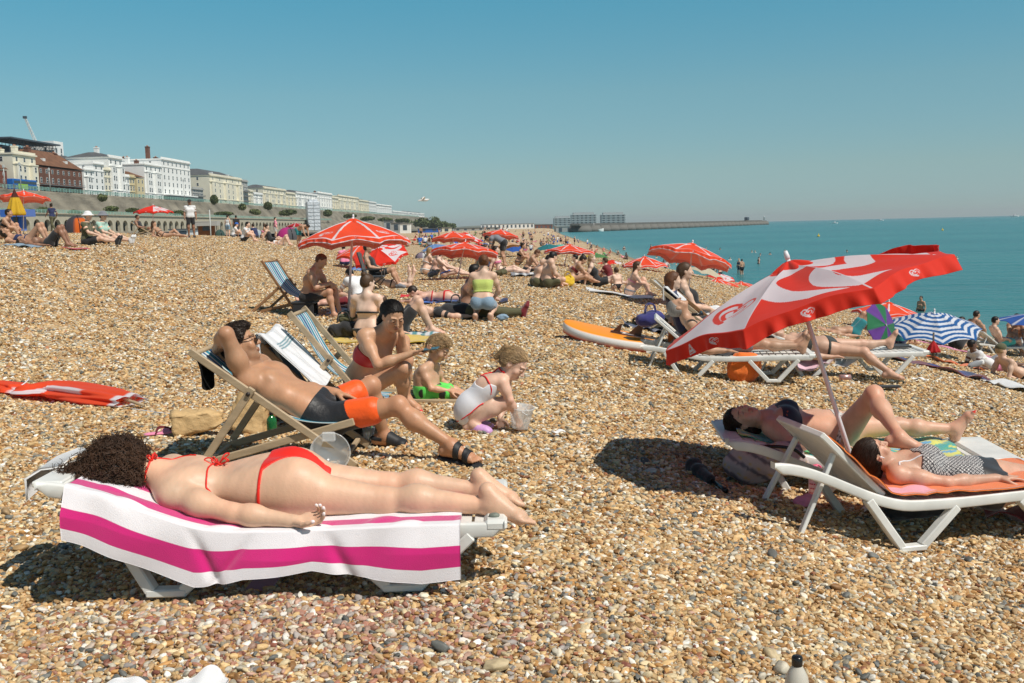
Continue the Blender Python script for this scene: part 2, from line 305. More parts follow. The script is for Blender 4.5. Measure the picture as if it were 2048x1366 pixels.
# ================================================================ bodies as blended distance fields, meshed by surface nets
V3 = lambda *a: np.array(a, float)
def unit(v):
 v = np.asarray(v, float); return v/max(np.linalg.norm(v), 1e-9)
class Field:
 def __init__(s, lo, hi, h):
  s.h = h; s.lo = np.array(lo, float)-4*h; s.n = np.ceil((np.array(hi)+4*h-s.lo)/h).astype(int)+1
  s.F = np.full(s.n, .2, np.float32)
 def _win(s, lo, hi):
  a = np.clip(np.floor((lo-s.lo)/s.h).astype(int), 0, s.n-1); b = np.clip(np.ceil((hi-s.lo)/s.h).astype(int)+1, 1, s.n)
  if np.any(b <= a): return None
  g = [(s.lo[i]+np.arange(a[i], b[i])*s.h).astype(np.float32) for i in range(3)]
  return tuple(slice(a[i], b[i]) for i in range(3)), g[0][:, None, None], g[1][None, :, None], g[2][None, None, :]
 def _put(s, sl, d, k, op):
  F = s.F[sl]
  if op == 'sub':
   d = -d
   if k > 0: hh = np.clip(k-np.abs(F-d), 0, None)/k; s.F[sl] = np.maximum(F, d)+hh*hh*k*.25
   else: s.F[sl] = np.maximum(F, d)
  else:
   if k > 0: hh = np.clip(k-np.abs(F-d), 0, None)/k; s.F[sl] = np.minimum(F, d)-hh*hh*k*.25
   else: s.F[sl] = np.minimum(F, d)
 def cone(s, a, b, ra, rb, k=.02, flat=None, fk=1.0, op='add'):
  """tapered capsule; flat = direction in which it is fk times as thick"""
  a = np.asarray(a, float); b = np.asarray(b, float); r = max(ra, rb)*max(1, fk)+k+2*s.h
  w = s._win(np.minimum(a, b)-r, np.maximum(a, b)+r)
  if w is None: return
  sl, X, Y, Z = w; ab = b-a; L2 = max(float(ab@ab), 1e-10)
  px, py, pz = X-np.float32(a[0]), Y-np.float32(a[1]), Z-np.float32(a[2])
  t = np.clip((px*ab[0]+py*ab[1]+pz*ab[2])/L2, 0, 1).astype(np.float32)
  qx, qy, qz = px-t*np.float32(ab[0]), py-t*np.float32(ab[1]), pz-t*np.float32(ab[2])
  if flat is not None:
   f = unit(flat); dd = (qx*f[0]+qy*f[1]+qz*f[2])*np.float32(1/fk-1)
   qx = qx+dd*np.float32(f[0]); qy = qy+dd*np.float32(f[1]); qz = qz+dd*np.float32(f[2])
   m = min(1, fk)
  else: m = 1
  d = (np.sqrt(qx*qx+qy*qy+qz*qz)-(ra+(rb-ra)*t).astype(np.float32))
  if m < 1: d = d*np.float32((1+m)/2)
  s._put(sl, d, k, op)
 def ell(s, c, R, rad, k=.02, op='add'):
  """ellipsoid, R = 3x3 whose rows are its axes"""
  c = np.asarray(c, float); rad = np.asarray(rad, float); r = rad.max()+k+2*s.h
  w = s._win(c-r, c+r)
  if w is None: return
  sl, X, Y, Z = w; px, py, pz = X-np.float32(c[0]), Y-np.float32(c[1]), Z-np.float32(c[2])
  q = [(px*R[i][0]+py*R[i][1]+pz*R[i][2]).astype(np.float32) for i in range(3)]
  k0 = np.sqrt(sum((q[i]/np.float32(rad[i]))**2 for i in range(3))); k1 = np.sqrt(sum((q[i]/np.float32(rad[i]**2))**2 for i in range(3)))
  s._put(sl, (k0*(k0-1)/np.maximum(k1, 1e-6)).astype(np.float32), k, op)
 def pts(s):
  g = [s.lo[i]+np.arange(s.n[i])*s.h for i in range(3)]
  return np.meshgrid(*g, indexing='ij', sparse=True)
 def mesh(s, name, F=None):
  F = s.F if F is None else F; S = F < 0
  c = np.zeros(np.array(F.shape)-1, np.uint8); cor = [(i, j, k) for i in (0, 1) for j in (0, 1) for k in (0, 1)]
  sh = c.shape
  for i, j, k in cor: c += S[i:i+sh[0], j:j+sh[1], k:k+sh[2]]
  cells = np.argwhere((c > 0) & (c < 8)); idx = np.full(sh, -1, np.int32); idx[tuple(cells.T)] = np.arange(len(cells))
  acc = np.zeros((len(cells), 3)); cnt = np.zeros(len(cells)); ci = cells.T
  for p in cor:
   for ax in range(3):
    if p[ax]: continue
    q = list(p); q[ax] = 1
    fa = F[ci[0]+p[0], ci[1]+p[1], ci[2]+p[2]]; fb = F[ci[0]+q[0], ci[1]+q[1], ci[2]+q[2]]
    x = (fa < 0) != (fb < 0); t = np.where(x, fa/np.where(x, fa-fb, 1), 0)
    pos = np.array(p, float)[None, :].repeat(len(cells), 0); pos[:, ax] += t
    acc += pos*x[:, None]; cnt += x
  v = s.lo+(cells+acc/cnt[:, None])*s.h
  quads = []
  for ax in range(3):
   a = [slice(None)]*3; b = [slice(None)]*3; a[ax] = slice(None, -1); b[ax] = slice(1, None)
   d = S[tuple(a)].astype(np.int8)-S[tuple(b)].astype(np.int8); e = np.argwhere(d != 0)
   o1, o2 = [(1, 2), (2, 0), (0, 1)][ax]
   ok = (e[:, o1] > 0) & (e[:, o2] > 0) & (e[:, o1] < F.shape[o1]-1) & (e[:, o2] < F.shape[o2]-1); e = e[ok]
   sg = d[tuple(e.T)]
   def at(p, q):
    m = e.copy(); m[:, o1] -= p; m[:, o2] -= q; return idx[tuple(m.T)]
   q = np.stack([at(1, 1), at(0, 1), at(0, 0), at(1, 0)], 1); q[sg < 0] = q[sg < 0][:, ::-1]; quads.append(q)
  f = np.concatenate(quads); f = f[(f >= 0).all(1)]
  return fast_mesh(name, v, f)
def frame(fwd, up):
 """rows: side (left->right of the figure = +x), forward, up"""
 f = unit(fwd); s_ = unit(np.cross(f, up)); u = np.cross(s_, f); return np.array([s_, f, u])
def vnoise(p, sc, seed=0):
 """cheap smooth noise of a point cloud"""
 r = np.random.RandomState(seed); out = np.zeros(len(p))
 for _ in range(6):
  w = r.randn(3)*sc; out += np.sin(p@w+r.rand()*6.28)
 return out/6**.5
class Figure:
 """joints (world metres): pelvis, chest, neck, head, and per side sh/el/wr/hip/kn/an; built at grid size h"""
 def __init__(s, J, S=1.0, sex='f', fat=1.0, face=(0, -1, 0), up=(0, 0, 1), front=(0, -1, 0), pfront=None, h=.008, child=False, hands=None, feet=None, mouth=True, bust=1.0, headk=1.0):
  s.J = {k: np.array(v, float) for k, v in J.items()}; s.S = S; s.sex = sex; s.fat = fat; s.h = h; s.child = child
  s.face = unit(face); s.up = unit(up); s.front = unit(front); s.pfront = unit(pfront if pfront is not None else front)
  s.hands = hands or {}; s.feet = feet or {}; s.bust = bust; s.hs = headk*(S if not child else S*1.22)
  pts = np.array(list(s.J.values())); s.lo = pts.min(0)-.24*max(S, .8); s.hi = pts.max(0)+.24*max(S, .8)
  s.HR = frame(s.face, s.up); s.hc = s.J['head']
  s.hp = {}
 def hpt(s, x, y, z): return s.hc+(x*s.HR[0]+y*s.HR[1]+z*s.HR[2])*s.hs
 def field(s): return Field(s.lo, s.hi, s.h)
 # -- torso
 def torso(s, F, g=0.0, parts=('pelvis', 'belly', 'chest', 'neck')):
  J, S, ft = s.J, s.S, s.fat; f = s.sex == 'f' and not s.child
  hl, hr, sl, sr = J['hipL'], J['hipR'], J['shL'], J['shR']; pe, ch, nk = J['pelvis'], J['chest'], J['neck']
  fr = s.front; pf = s.pfront; side = unit(sr-sl); ps = unit(hr-hl)
  if 'pelvis' in parts:
   w = .105 if f else .098
   F.cone(pe-ps*.068*S, pe+ps*.068*S, w*S*ft+g, w*S*ft+g, .05*S, pf, .86)
   for q in (hl, hr): F.ell(q-pf*.045*S*ft, frame(pf, unit(ch-pe)), V3(.086, .082, .105)*S*ft+g, .04*S)     # buttocks
  if 'belly' in parts:
   mid = (pe+ch)/2 + fr*.008*S; wd = .058 if f else .062
   F.cone(mid-side*wd*S, mid+side*wd*S, (.076 if f else .088)*S*ft+g, (.076 if f else .088)*S*ft+g, .10*S, fr, .95)
   F.cone((pe*.6+mid*.4)-side*.06*S+fr*.01*S, (pe*.6+mid*.4)+side*.06*S+fr*.01*S, .084*S*ft+g, .084*S*ft+g, .08*S, fr, .98)
  if 'chest' in parts:
   wd = .062 if f else .082; rr = .092 if f else .104
   F.cone(ch-side*wd*S, ch+side*wd*S, rr*S*(.5+.5*ft)+g, rr*S*(.5+.5*ft)+g, .08*S, fr, .98)
   up_ = ch*.35+nk*.65-unit(nk-ch)*.02*S
   F.cone(up_-side*.10*S, up_+side*.10*S, .062*S+g, .062*S+g, .07*S, fr, .85)
   if f:
    for sg in (-1, 1):
     c = ch*.93+nk*.07+side*sg*.070*S+fr*(.058+.018*s.bust)*S
     F.ell(c, frame(fr, unit(nk-ch)), V3(.060, .046, .060)*S*(.75+.25*s.bust)+g, .055*S)
   elif not s.child:
    for sg in (-1, 1): F.ell(ch*.8+nk*.2+side*sg*.078*S+fr*.062*S, frame(fr, unit(nk-ch)), V3(.078, .038, .056)*S+g, .04*S)
  if 'neck' in parts:
   nb = nk-unit(s.hc-nk)*.03*S; r = (.054 if f else .062)*S if not s.child else .046*S
   F.cone(nb, s.hpt(0, -.018, -.05), r*1.06+g, r*.98+g, .035*S)
   for q, sg in ((sl, -1), (sr, 1)): F.cone(nk+side*sg*.02*S, q*.75+nk*.25+unit(nk-ch)*.012*S, .045*S+g, .042*S+g, .05*S)
 def arm(s, F, sd, g=0.0, t0=0, t1=1, fore=True):
  J, S = s.J, s.S; m = 1.0 if s.sex == 'f' else 1.16
  if s.child: m = .86
  ft = .6+.4*s.fat; a, e, w = J['sh'+sd], J['el'+sd], J['wr'+sd]
  if t0 == 0: F.ell(a, np.eye(3), np.full(3, .056*S*m*ft)+g, .05*S)
  L = e-a
  F.cone(a+L*t0, a+L*min(t1, 1), .047*S*m*ft+g, (.047-.010*min(t1, 1))*S*m*ft+g, .03*S)
  if t1 >= 1:
   F.ell(a+L*.45, np.eye(3), np.full(3, .046*S*m*ft)+g, .05*S)
   if fore:
    F.cone(e, e+(w-e)*.35, .036*S*m+g, .039*S*m*ft+g, .02*S); F.cone(e+(w-e)*.3, w, .039*S*m*ft+g, .025*S*m+g, .03*S)
 def leg(s, F, sd, g=0.0, t1=2.0, t0=0.0, loose=0.0):
  J, S = s.J, s.S; f = s.sex == 'f'; ft = s.fat; a, k, n = J['hip'+sd], J['kn'+sd], J['an'+sd]
  c = .88 if s.child else 1.0
  r0 = (.089 if f else .084)*S*ft*c; r1 = .054*S*c*(.5+.5*ft); u = min(t1, 1)
  F.cone(a+(k-a)*t0, a+(k-a)*u, r0+(r1-r0)*t0+g, r0+(r1-r0)*u+g+loose*u, .05*S)
  if t1 > 1:
   kd = unit(unit(k-a)-unit(n-k)) if np.linalg.norm(unit(k-a)-unit(n-k)) > .15 else s.pfront
   F.ell(k+kd*.008*S, np.eye(3), np.full(3, .053*S*c)+g, .03*S)
   cd = -kd; L = n-k
   F.cone(k, k+L*.32+cd*.014*S, .047*S*c+g, .053*S*c*(.5+.5*ft)+g, .03*S); F.cone(k+L*.30+cd*.014*S, n-L*.06, .053*S*c*(.5+.5*ft)+g, .034*S*c+g, .04*S)
   F.ell(n, np.eye(3), np.full(3, .037*S*c)+g, .02*S)
 def foot(s, F, sd, g=0.0):
  J, S = s.J, s.S; n = J['an'+sd]; d = s.feet.get(sd)
  if d is None: return
  t, up = unit(d[0]), unit(d[1]); side = unit(np.cross(t, up)); up = np.cross(side, t); S = S*(1.08 if s.child else 1)
  heel = n-t*.042*S-up*.042*S; ball = n+t*.125*S-up*.052*S; toe = n+t*.165*S-up*.056*S
  F.cone(heel, n-up*.025*S+t*.01*S, .034*S+g, .036*S+g, .025*S)
  F.cone(n-up*.012*S+t*.012*S, ball+up*.004*S, .037*S+g, .025*S+g, .03*S, side, 1.18)
  F.cone(heel, ball, .030*S+g, .022*S+g, .02*S, side, 1.2)
  F.cone(ball-side*.026*S, ball+side*.026*S, .020*S+g, .022*S+g, .02*S)
  inner = 1 if sd == 'L' else -1
  if s.h < .007 and g == 0:
   for i in range(5):
    o = (i-2)*.0175*S*(-inner)*-1; L = (.052, .046, .040, .034, .028)[i]*S if inner > 0 else (.052, .046, .040, .034, .028)[i]*S
    r = (.0125 if i == 0 else .0088)*S; st = ball+side*inner*(.034-.0175*i)*S*1.0
    F.cone(st, st+t*L*.7-up*.004*S, r, r*1.02, .008*S); F.cone(st+t*L*.7-up*.004*S, st+t*L-up*.010*S, r, r*.88, .004*S)
  else: F.cone(ball-side*.022*S, toe, .018*S+g, .014*S+g, .015*S); F.cone(ball+side*.022*S, toe, .018*S+g, .016*S+g, .015*S)
 def hand(s, F, sd, g=0.0):
  """hands[sd] = (finger direction, palm normal (the way the palm faces), curl 0..1, side of the thumb +1/-1)"""
  d = s.hands.get(sd)
  if d is None: return
  J, S = s.J, s.S; w = J['wr'+sd]; S = S*(1.04 if s.child else 1)*(1.0 if s.sex == 'f' else 1.06)
  f = unit(d[0]); pn = unit(np.asarray(d[1])-f*(np.asarray(d[1])@f)); x = unit(np.cross(f, pn))*d[3]; curl = d[2]
  c = w+f*.05*S
  F.cone(w-f*.012*S, w+f*.02*S, .022*S+g, .024*S+g, .015*S, pn, .75)
  F.cone(c-x*.020*S, c+x*.020*S, .0235*S+g, .0235*S+g, .015*S, pn, .58); F.cone(w+f*.07*S-x*.026*S, w+f*.072*S+x*.026*S, .0145*S, .015*S, .015*S, pn, .8)
  if s.h > .0075: F.cone(w+f*.07*S, w+f*(.16-.07*curl)*S+pn*.06*curl*S, .024*S, .014*S, .01, pn, .6); F.cone(w+f*.02*S+x*.02*S, w+f*.08*S+x*.05*S, .013*S, .009*S, .01); return
  for i, (L, r) in enumerate(((.078, .0088), (.086, .0092), (.080, .0088), (.062, .0078))):
   o = (1.5-i)*.0188; st = w+(f*(.082-abs(i-1.2)*.003)+x*o)*S; sp = unit(f+x*o*2.2)
   cu = curl*(1+.22*i)*np.array([.5, .75, .45]); ang = 0; p = st
   for q, (l, rr) in enumerate(((.46, 1), (.30, .93), (.24, .84))):
    ang += cu[q]; dd = sp*math.cos(ang)+pn*math.sin(ang); p2 = p+dd*L*l*S
    F.cone(p, p2, r*rr*S, r*rr*.93*S, .0035*S if q else .007*S); p = p2
   s.hp[sd+str(i)] = p
  st = w+(f*.022+x*.026+pn*.006)*S; t1 = st+unit(f*.62+x*.75+pn*.35)*.040*S; t2 = t1+unit(f*.85+x*.35+pn*.45)*.030*S; t3 = t2+unit(f*1+x*.1+pn*.4)*.024*S
  F.cone(st, t1, .0145*S, .0112*S, .012*S); F.cone(t1, t2, .0108*S, .0098*S, .004*S); F.cone(t2, t3, .0098*S, .0078*S, .003*S); s.hp[sd+'t'] = t3
 def head(s, F):
  R, hs = s.HR, s.hs; P_ = s.hpt; f = s.sex == 'f' or s.child; fine = s.h < .007
  F.ell(P_(0, -.012, .028), R, V3(.073, .094, .083)*hs, .03*hs)
  F.ell(P_(0, .012, -.030), R, V3(.062, .070, .078)*hs, .03*hs)
  cz = -.098 if not s.child else -.086
  F.cone(P_(-.026, .040, cz+.022), P_(.026, .040, cz+.022), .030*hs, .030*hs, .03*hs); F.ell(P_(0, .064, cz+.004), R, V3(.020, .018, .017)*hs*(1 if f else 1.15), .018*hs)
  for sg in (-1, 1):
   F.ell(P_(sg*.038, .058, -.026), R, V3(.029, .024, .028)*hs, .018*hs)
   if fine:
    F.ell(P_(sg*.033, .099, .006), R, V3(.018, .013, .012)*hs, .010*hs, 'sub')
    F.ell(P_(sg*.032, .0775, .003), R, V3(.0165, .0135, .0125)*hs, .003*hs)
    F.cone(P_(sg*.014, .088, .026), P_(sg*.048, .074, .028), .0068*hs*(1 if not f else .8), .0055*hs, .014*hs)
   F.ell(P_(sg*.072, -.010, -.006), R, V3(.010, .019, .031)*hs, .006*hs)
   if fine: F.ell(P_(sg*.083, -.004, -.002), R, V3(.007, .010, .018)*hs, .004*hs, 'sub')
  F.cone(P_(0, .086, .012), P_(0, .104, -.026), .0085*hs, .0115*hs, .012*hs)
  if fine:
   F.cone(P_(-.011, .093, -.030), P_(.011, .093, -.030), .0075*hs, .0075*hs, .008*hs)
   F.cone(P_(-.017, .083, -.0595), P_(.017, .083, -.0595), .0058*hs, .0058*hs, .006*hs); F.ell(P_(0, .0885, -.056), R, V3(.018, .006, .0055)*hs, .004*hs); F.ell(P_(0, .0865, -.068), R, V3(.015, .007, .0060)*hs, .004*hs)
 def body_field(s, hidden=()):
  F = s.field(); s.torso(F)
  for sd in 'LR':
   s.leg(F, sd); s.foot(F, sd); s.arm(F, sd); s.hand(F, sd)
  s.head(F); s.F = F; return F
 def part_mask(s, me):
  pass
 def coords(s, me):
  co = np.empty(len(me.vertices)*3, np.float32); me.vertices.foreach_get('co', co); return co.reshape(-1, 3).astype(float)
 def head_local(s, co): return ((co-s.hc)@s.HR.T)/s.hs
 def paint(s, me, skin, brow=(.06, .035, .02), nails=None, lips=None, iris=(.05, .03, .02), stubble=0, open_eyes=True, nails_hand=False, extra=None):
  co = s.coords(me); skin = np.array(skin, float); n = vnoise(co, 9, 1); n2 = vnoise(co, 42, 2)
  c = skin[None, :]*(1+.07*n[:, None]+.045*n2[:, None]+.025*vnoise(co, 160, 7)[:, None]); c[:, 1] *= 1-.03*n; c[:, 2] *= 1-.04*n
  def blend(w, col): 
   nonlocal c
   w = np.clip(w, 0, 1)[:, None]; c = c*(1-w)+np.array(col)[None, :]*w
  rosy = skin*V3(1.04, .82, .78)
  for sd in 'LR':       # joints and extremities run rosier
   for k, r in (('kn', .07), ('el', .05), ('an', .06)):
    blend(.55*np.exp(-((co-s.J[k+sd])**2).sum(1)/(r*s.S)**2), rosy)
   if s.feet.get(sd): t = s.J['an'+sd]+unit(s.feet[sd][0])*.14*s.S; blend(.6*np.exp(-((co-t)**2).sum(1)/(.06*s.S)**2), rosy)
   if s.hands.get(sd): t = s.J['wr'+sd]+unit(s.hands[sd][0])*.12*s.S; blend(.5*np.exp(-((co-t)**2).sum(1)/(.05*s.S)**2), rosy)
  L = s.head_local(co); hd = (np.abs(L) < .14).all(1)
  if s.h < .007:
   x, y, z = L.T; fr = hd & (y > .04)
   g = lambda cx, cz, rx, rz: np.where(fr, np.exp(-(((np.abs(x)-cx)/rx)**2+((z-cz)/rz)**2)**1.5), 0)
   blend(g(.046, -.026, .022, .018)*.35, rosy); blend(np.where(fr & (y > .085), np.exp(-((x/.018)**2+((z+.03)/.012)**2)), 0)*.4, rosy)
   blend(g(.031, .0265, .019, .0042)*.9, brow)
   if open_eyes:
    blend(g(.032, .001, .0125, .0040)*.8, (.42, .38, .36)); blend(g(.031, .001, .0072, .0048)*1.3, iris); blend(g(.032, .0060, .0165, .0026)*.9, (.05, .03, .025))
   else: blend(g(.032, -.003, .017, .0022)*.85, (.07, .04, .03))
   blend(g(0, -.0625, .0235, .0095)*.9, lips if lips is not None else skin*V3(.88, .52, .50)); blend(g(0, -.0620, .021, .0014)*.8, skin*.25)
   blend(np.where(fr & (y > .08), np.exp(-(((np.abs(x)-.006)/.003)**2+((z+.038)/.003)**2)), 0)*.8, skin*.25)
   if stubble: blend(np.where(hd & (y > -.02), stubble*smooth(-.035, -.06, z)*smooth(-.01, .03, y), 0)*.6, (.12, .08, .06))
   if nails is not None:
    for sd in 'LR':
     if s.feet.get(sd):
      t, up = unit(s.feet[sd][0]), unit(s.feet[sd][1]); sdv = unit(np.cross(t, up)); up = np.cross(sdv, t); q = co-s.J['an'+sd]
      blend(((q@t > .165*s.S) & (q@up > -.058*s.S) & (np.linalg.norm(q, axis=1) < .24*s.S))*1.0, nails)
   if nails_hand is not False:
    for k, p in s.hp.items(): blend((((co-p)**2).sum(1) < (.0085*s.S)**2)*1.0, nails_hand)
  if extra: c = extra(co, c, L)
  setcol(me, np.clip(c, 0, 1)); return me
SKIN_FINE = mat('skin', rough=.46, attr=1, sss=.10, bump=.5, bscale=130, bdist=.0018, spec=.42)
SKIN_FAR = mat('skin_far', rough=.5, attr=1)
TONES = {'fair': (.70, .455, .33), 'pink': (.66, .40, .30), 'tan': (.50, .285, .18), 'mid': (.60, .36, .25), 'brown': (.30, .155, .095), 'deep': (.14, .07, .045), 'pale': (.76, .53, .41)}
CLOTH = {}
def cloth(name, col, rough=.8, **k):
 k.setdefault('bump', .4); k.setdefault('bscale', 300); k.setdefault('bdist', .001); k.setdefault('sheen', .3)
 return mat(name, col, rough, **k)
def garment(fig, name, parent, material, fn, h=None, col=None, cut=None, smoothk=0):
 """fn(F) adds the parts; cut(X, Y, Z) -> field that must be < 0 to keep"""
 F = fig.field() if h is None else Field(fig.lo, fig.hi, h)
 fn(F); A = F.F
 if cut is not None: A = np.maximum(A, cut(*F.pts()).astype(np.float32))
 me = F.mesh(name, A)
 if len(me.vertices) == 0: return None
 o = link(name, me, parent, material)
 if col is not None: setcol(me, col(fig.coords(me)))
 return o
def skin_garment(fig, name, parent, material, off, cut, col=None):
 """a garment that hugs the body: the body's own field swollen by off, kept where cut < 0"""
 F = fig.F; X, Y, Z = F.pts(); c = cut(X, Y, Z).astype(np.float32)
 A = np.maximum(F.F-off, c); me = F.mesh(name, A)
 if len(me.vertices) == 0: return None
 o = link(name, me, parent, material)
 if col is not None: setcol(me, col(fig.coords(me)))
 return o
def plane(p, n, o=0.0):
 """field below 0 on the side of the plane away from n"""
 n = unit(n); p = np.asarray(p, float); return lambda X, Y, Z: (X-p[0])*n[0]+(Y-p[1])*n[1]+(Z-p[2])*n[2]-o
def fmax(*f): return lambda X, Y, Z: np.maximum.reduce(np.broadcast_arrays(*[g(X, Y, Z) for g in f]))
def fmin(*f): return lambda X, Y, Z: np.minimum.reduce(np.broadcast_arrays(*[g(X, Y, Z) for g in f]))
def fneg(f): return lambda X, Y, Z: -f(X, Y, Z)
def slab(a, b, n): return fmax(plane(b, n), fneg(plane(a, n)))
def ball(c, r): return lambda X, Y, Z: np.sqrt((X-c[0])**2+(Y-c[1])**2+(Z-c[2])**2)-r
def capsule(a, b, r):
 a = np.asarray(a, float); b = np.asarray(b, float); ab = b-a; L2 = float(ab@ab)+1e-9
 def g(X, Y, Z):
  t = np.clip(((X-a[0])*ab[0]+(Y-a[1])*ab[1]+(Z-a[2])*ab[2])/L2, 0, 1)
  return np.sqrt((X-a[0]-t*ab[0])**2+(Y-a[1]-t*ab[1])**2+(Z-a[2]-t*ab[2])**2)-r
 return g
# -- posing from the photograph: a joint is where the ray through its pixel meets a sphere of the bone's length
def reach(a, L, px, py, side=-1):
 """point at distance L from a on the ray through (px, py); side -1 = the nearer solution, +1 the farther"""
 o = np.array([0, 0, HC]); d = unit(np.array(ray(px, py))); oa = o-np.asarray(a, float)
 b_ = d@oa; c_ = oa@oa-L*L; disc = b_*b_-c_
 if disc <= 0: p = o+d*(-b_); return a+unit(p-a)*L
 t = -b_+side*math.sqrt(disc); return o+d*t
def px3(px, py, d): return np.array(P(px, py, d))
def tubes_mesh(name, lines, rads, sides=6, caps=True):
 """lines: list of (n,3) arrays, rads: list of scalars or arrays"""
 vs, fs, off = [], [], 0
 for ln, r in zip(lines, rads):
  ln = np.asarray(ln, float); n = len(ln); r = np.broadcast_to(np.asarray(r, float), (n,))
  t = np.gradient(ln, axis=0); t /= np.maximum(np.linalg.norm(t, axis=1, keepdims=True), 1e-9)
  ref = np.array([0, 0, 1.]) if abs(t[0, 2]) < .9 else np.array([1., 0, 0])
  a = np.cross(t, ref); a /= np.maximum(np.linalg.norm(a, axis=1, keepdims=True), 1e-9)
  for i in range(1, n):       # keep the frame from flipping
   v = a[i-1]-t[i]*(a[i-1]@t[i]); nn = np.linalg.norm(v)
   if nn > 1e-6: a[i] = v/nn
  b = np.cross(t, a); th = np.arange(sides)*2*np.pi/sides
  ring = ln[:, None, :]+r[:, None, None]*(a[:, None, :]*np.cos(th)[None, :, None]+b[:, None, :]*np.sin(th)[None, :, None])
  vs.append(ring.reshape(-1, 3)); i = np.arange(n-1)[:, None]*sides; j = np.arange(sides)[None, :]; j2 = (j+1) % sides
  fs.append(np.stack([i+j, i+j2, i+sides+j2, i+sides+j], -1).reshape(-1, 4)+off)
  if caps and sides >= 4:
   for base, rev in ((0, True), ((n-1)*sides, False)):
    c = len(vs[-1]); vs[-1] = np.vstack([vs[-1], ln[0 if rev else -1]])
    k = np.arange(sides); q = np.stack([base+k, base+(k+1) % sides, np.full(sides, c), np.full(sides, c)], 1)
    q = q[:, ::-1] if rev else q
    fs.append(q+off)
  off += len(vs[-1])
 f = np.concatenate(fs); v = np.concatenate(vs)
 tri = (f[:, 2] == f[:, 3]) | (f[:, 0] == f[:, 1])
 me = bpy.data.meshes.new(name)
 faces = [tuple(dict.fromkeys(q)) if t_ else tuple(q) for q, t_ in zip(f.tolist(), tri)] if tri.any() else None
 if faces is None: return fast_mesh(name, v, f)
 me.from_pydata(v.tolist(), [], faces); me.update(); me.polygons.foreach_set('use_smooth', np.ones(len(me.polygons), bool)); return me
def cat(pts, n=8):
 """Catmull-Rom through the points"""
 p = np.asarray(pts, float); p = np.vstack([2*p[0]-p[1], p, 2*p[-1]-p[-2]]); out = []
 for i in range(1, len(p)-2):
  t = np.linspace(0, 1, n, endpoint=False)[:, None]; a, b, c, d = p[i-1:i+3]
  out.append(.5*((2*b)+(-a+c)*t+(2*a-5*b+4*c-d)*t**2+(-a+3*b-3*c+d)*t**3))
 return np.vstack(out+[p[-2:-1]])
def box_mesh(name, boxes, bevel=0):
 """boxes: (centre, half size, 3x3 rows axes or None)"""
 bm = bmesh.new()
 for c, hsz, R in boxes:
  R = np.eye(3) if R is None else np.asarray(R); vs = []
  for sx_, sy_, sz_ in [(x, y, z) for x in (-1, 1) for y in (-1, 1) for z in (-1, 1)]:
   vs.append(bm.verts.new(np.asarray(c)+R[0]*hsz[0]*sx_+R[1]*hsz[1]*sy_+R[2]*hsz[2]*sz_))
  for q in ((0, 1, 3, 2), (4, 6, 7, 5), (0, 4, 5, 1), (2, 3, 7, 6), (0, 2, 6, 4), (1, 5, 7, 3)): bm.faces.new([vs[i] for i in q])
 bmesh.ops.recalc_face_normals(bm, faces=bm.faces)
 if bevel: bmesh.ops.bevel(bm, geom=bm.edges[:], offset=bevel, segments=1, affect='EDGES', clamp_overlap=True)
 me = bpy.data.meshes.new(name); bm.to_mesh(me); bm.free(); return me
def bar(a, b, w, t, up=(0, 0, 1)):
 """box tuple for a board from a to b, w wide across up x dir, t thick along up"""
 a = np.asarray(a, float); b = np.asarray(b, float); d = b-a; L = np.linalg.norm(d); x = d/L; y = unit(np.cross(up, x)); z = np.cross(x, y)
 return ((a+b)/2, (L/2, w/2, t/2), np.array([x, y, z]))
def sheet(name, Pt, thick=.004, colr=None):
 """cloth from an (n, m, 3) grid of points, solidified into a real thickness"""
 n_, m_ = Pt.shape[:2]; i = np.arange(n_*m_).reshape(n_, m_); f = np.stack([i[:-1, :-1], i[1:, :-1], i[1:, 1:], i[:-1, 1:]], -1).reshape(-1, 4)
 du = np.gradient(Pt, axis=0); dv = np.gradient(Pt, axis=1); N = np.cross(du, dv); N /= np.maximum(np.linalg.norm(N, axis=2, keepdims=True), 1e-9)
 a = (Pt+N*thick/2).reshape(-1, 3); b = (Pt-N*thick/2).reshape(-1, 3); k = n_*m_
 rim = np.concatenate([i[0, :], i[1:, -1], i[-1, -2::-1], i[-2:0:-1, 0]]); r2 = np.roll(rim, -1)
 F_ = np.concatenate([f, f[:, ::-1]+k, np.stack([rim, r2, r2+k, rim+k], 1)[:, ::-1]])
 me = fast_mesh(name, np.vstack([a, b]), F_)
 if colr is not None: c = colr.reshape(-1, 3); setcol(me, np.vstack([c, c]))
 return me
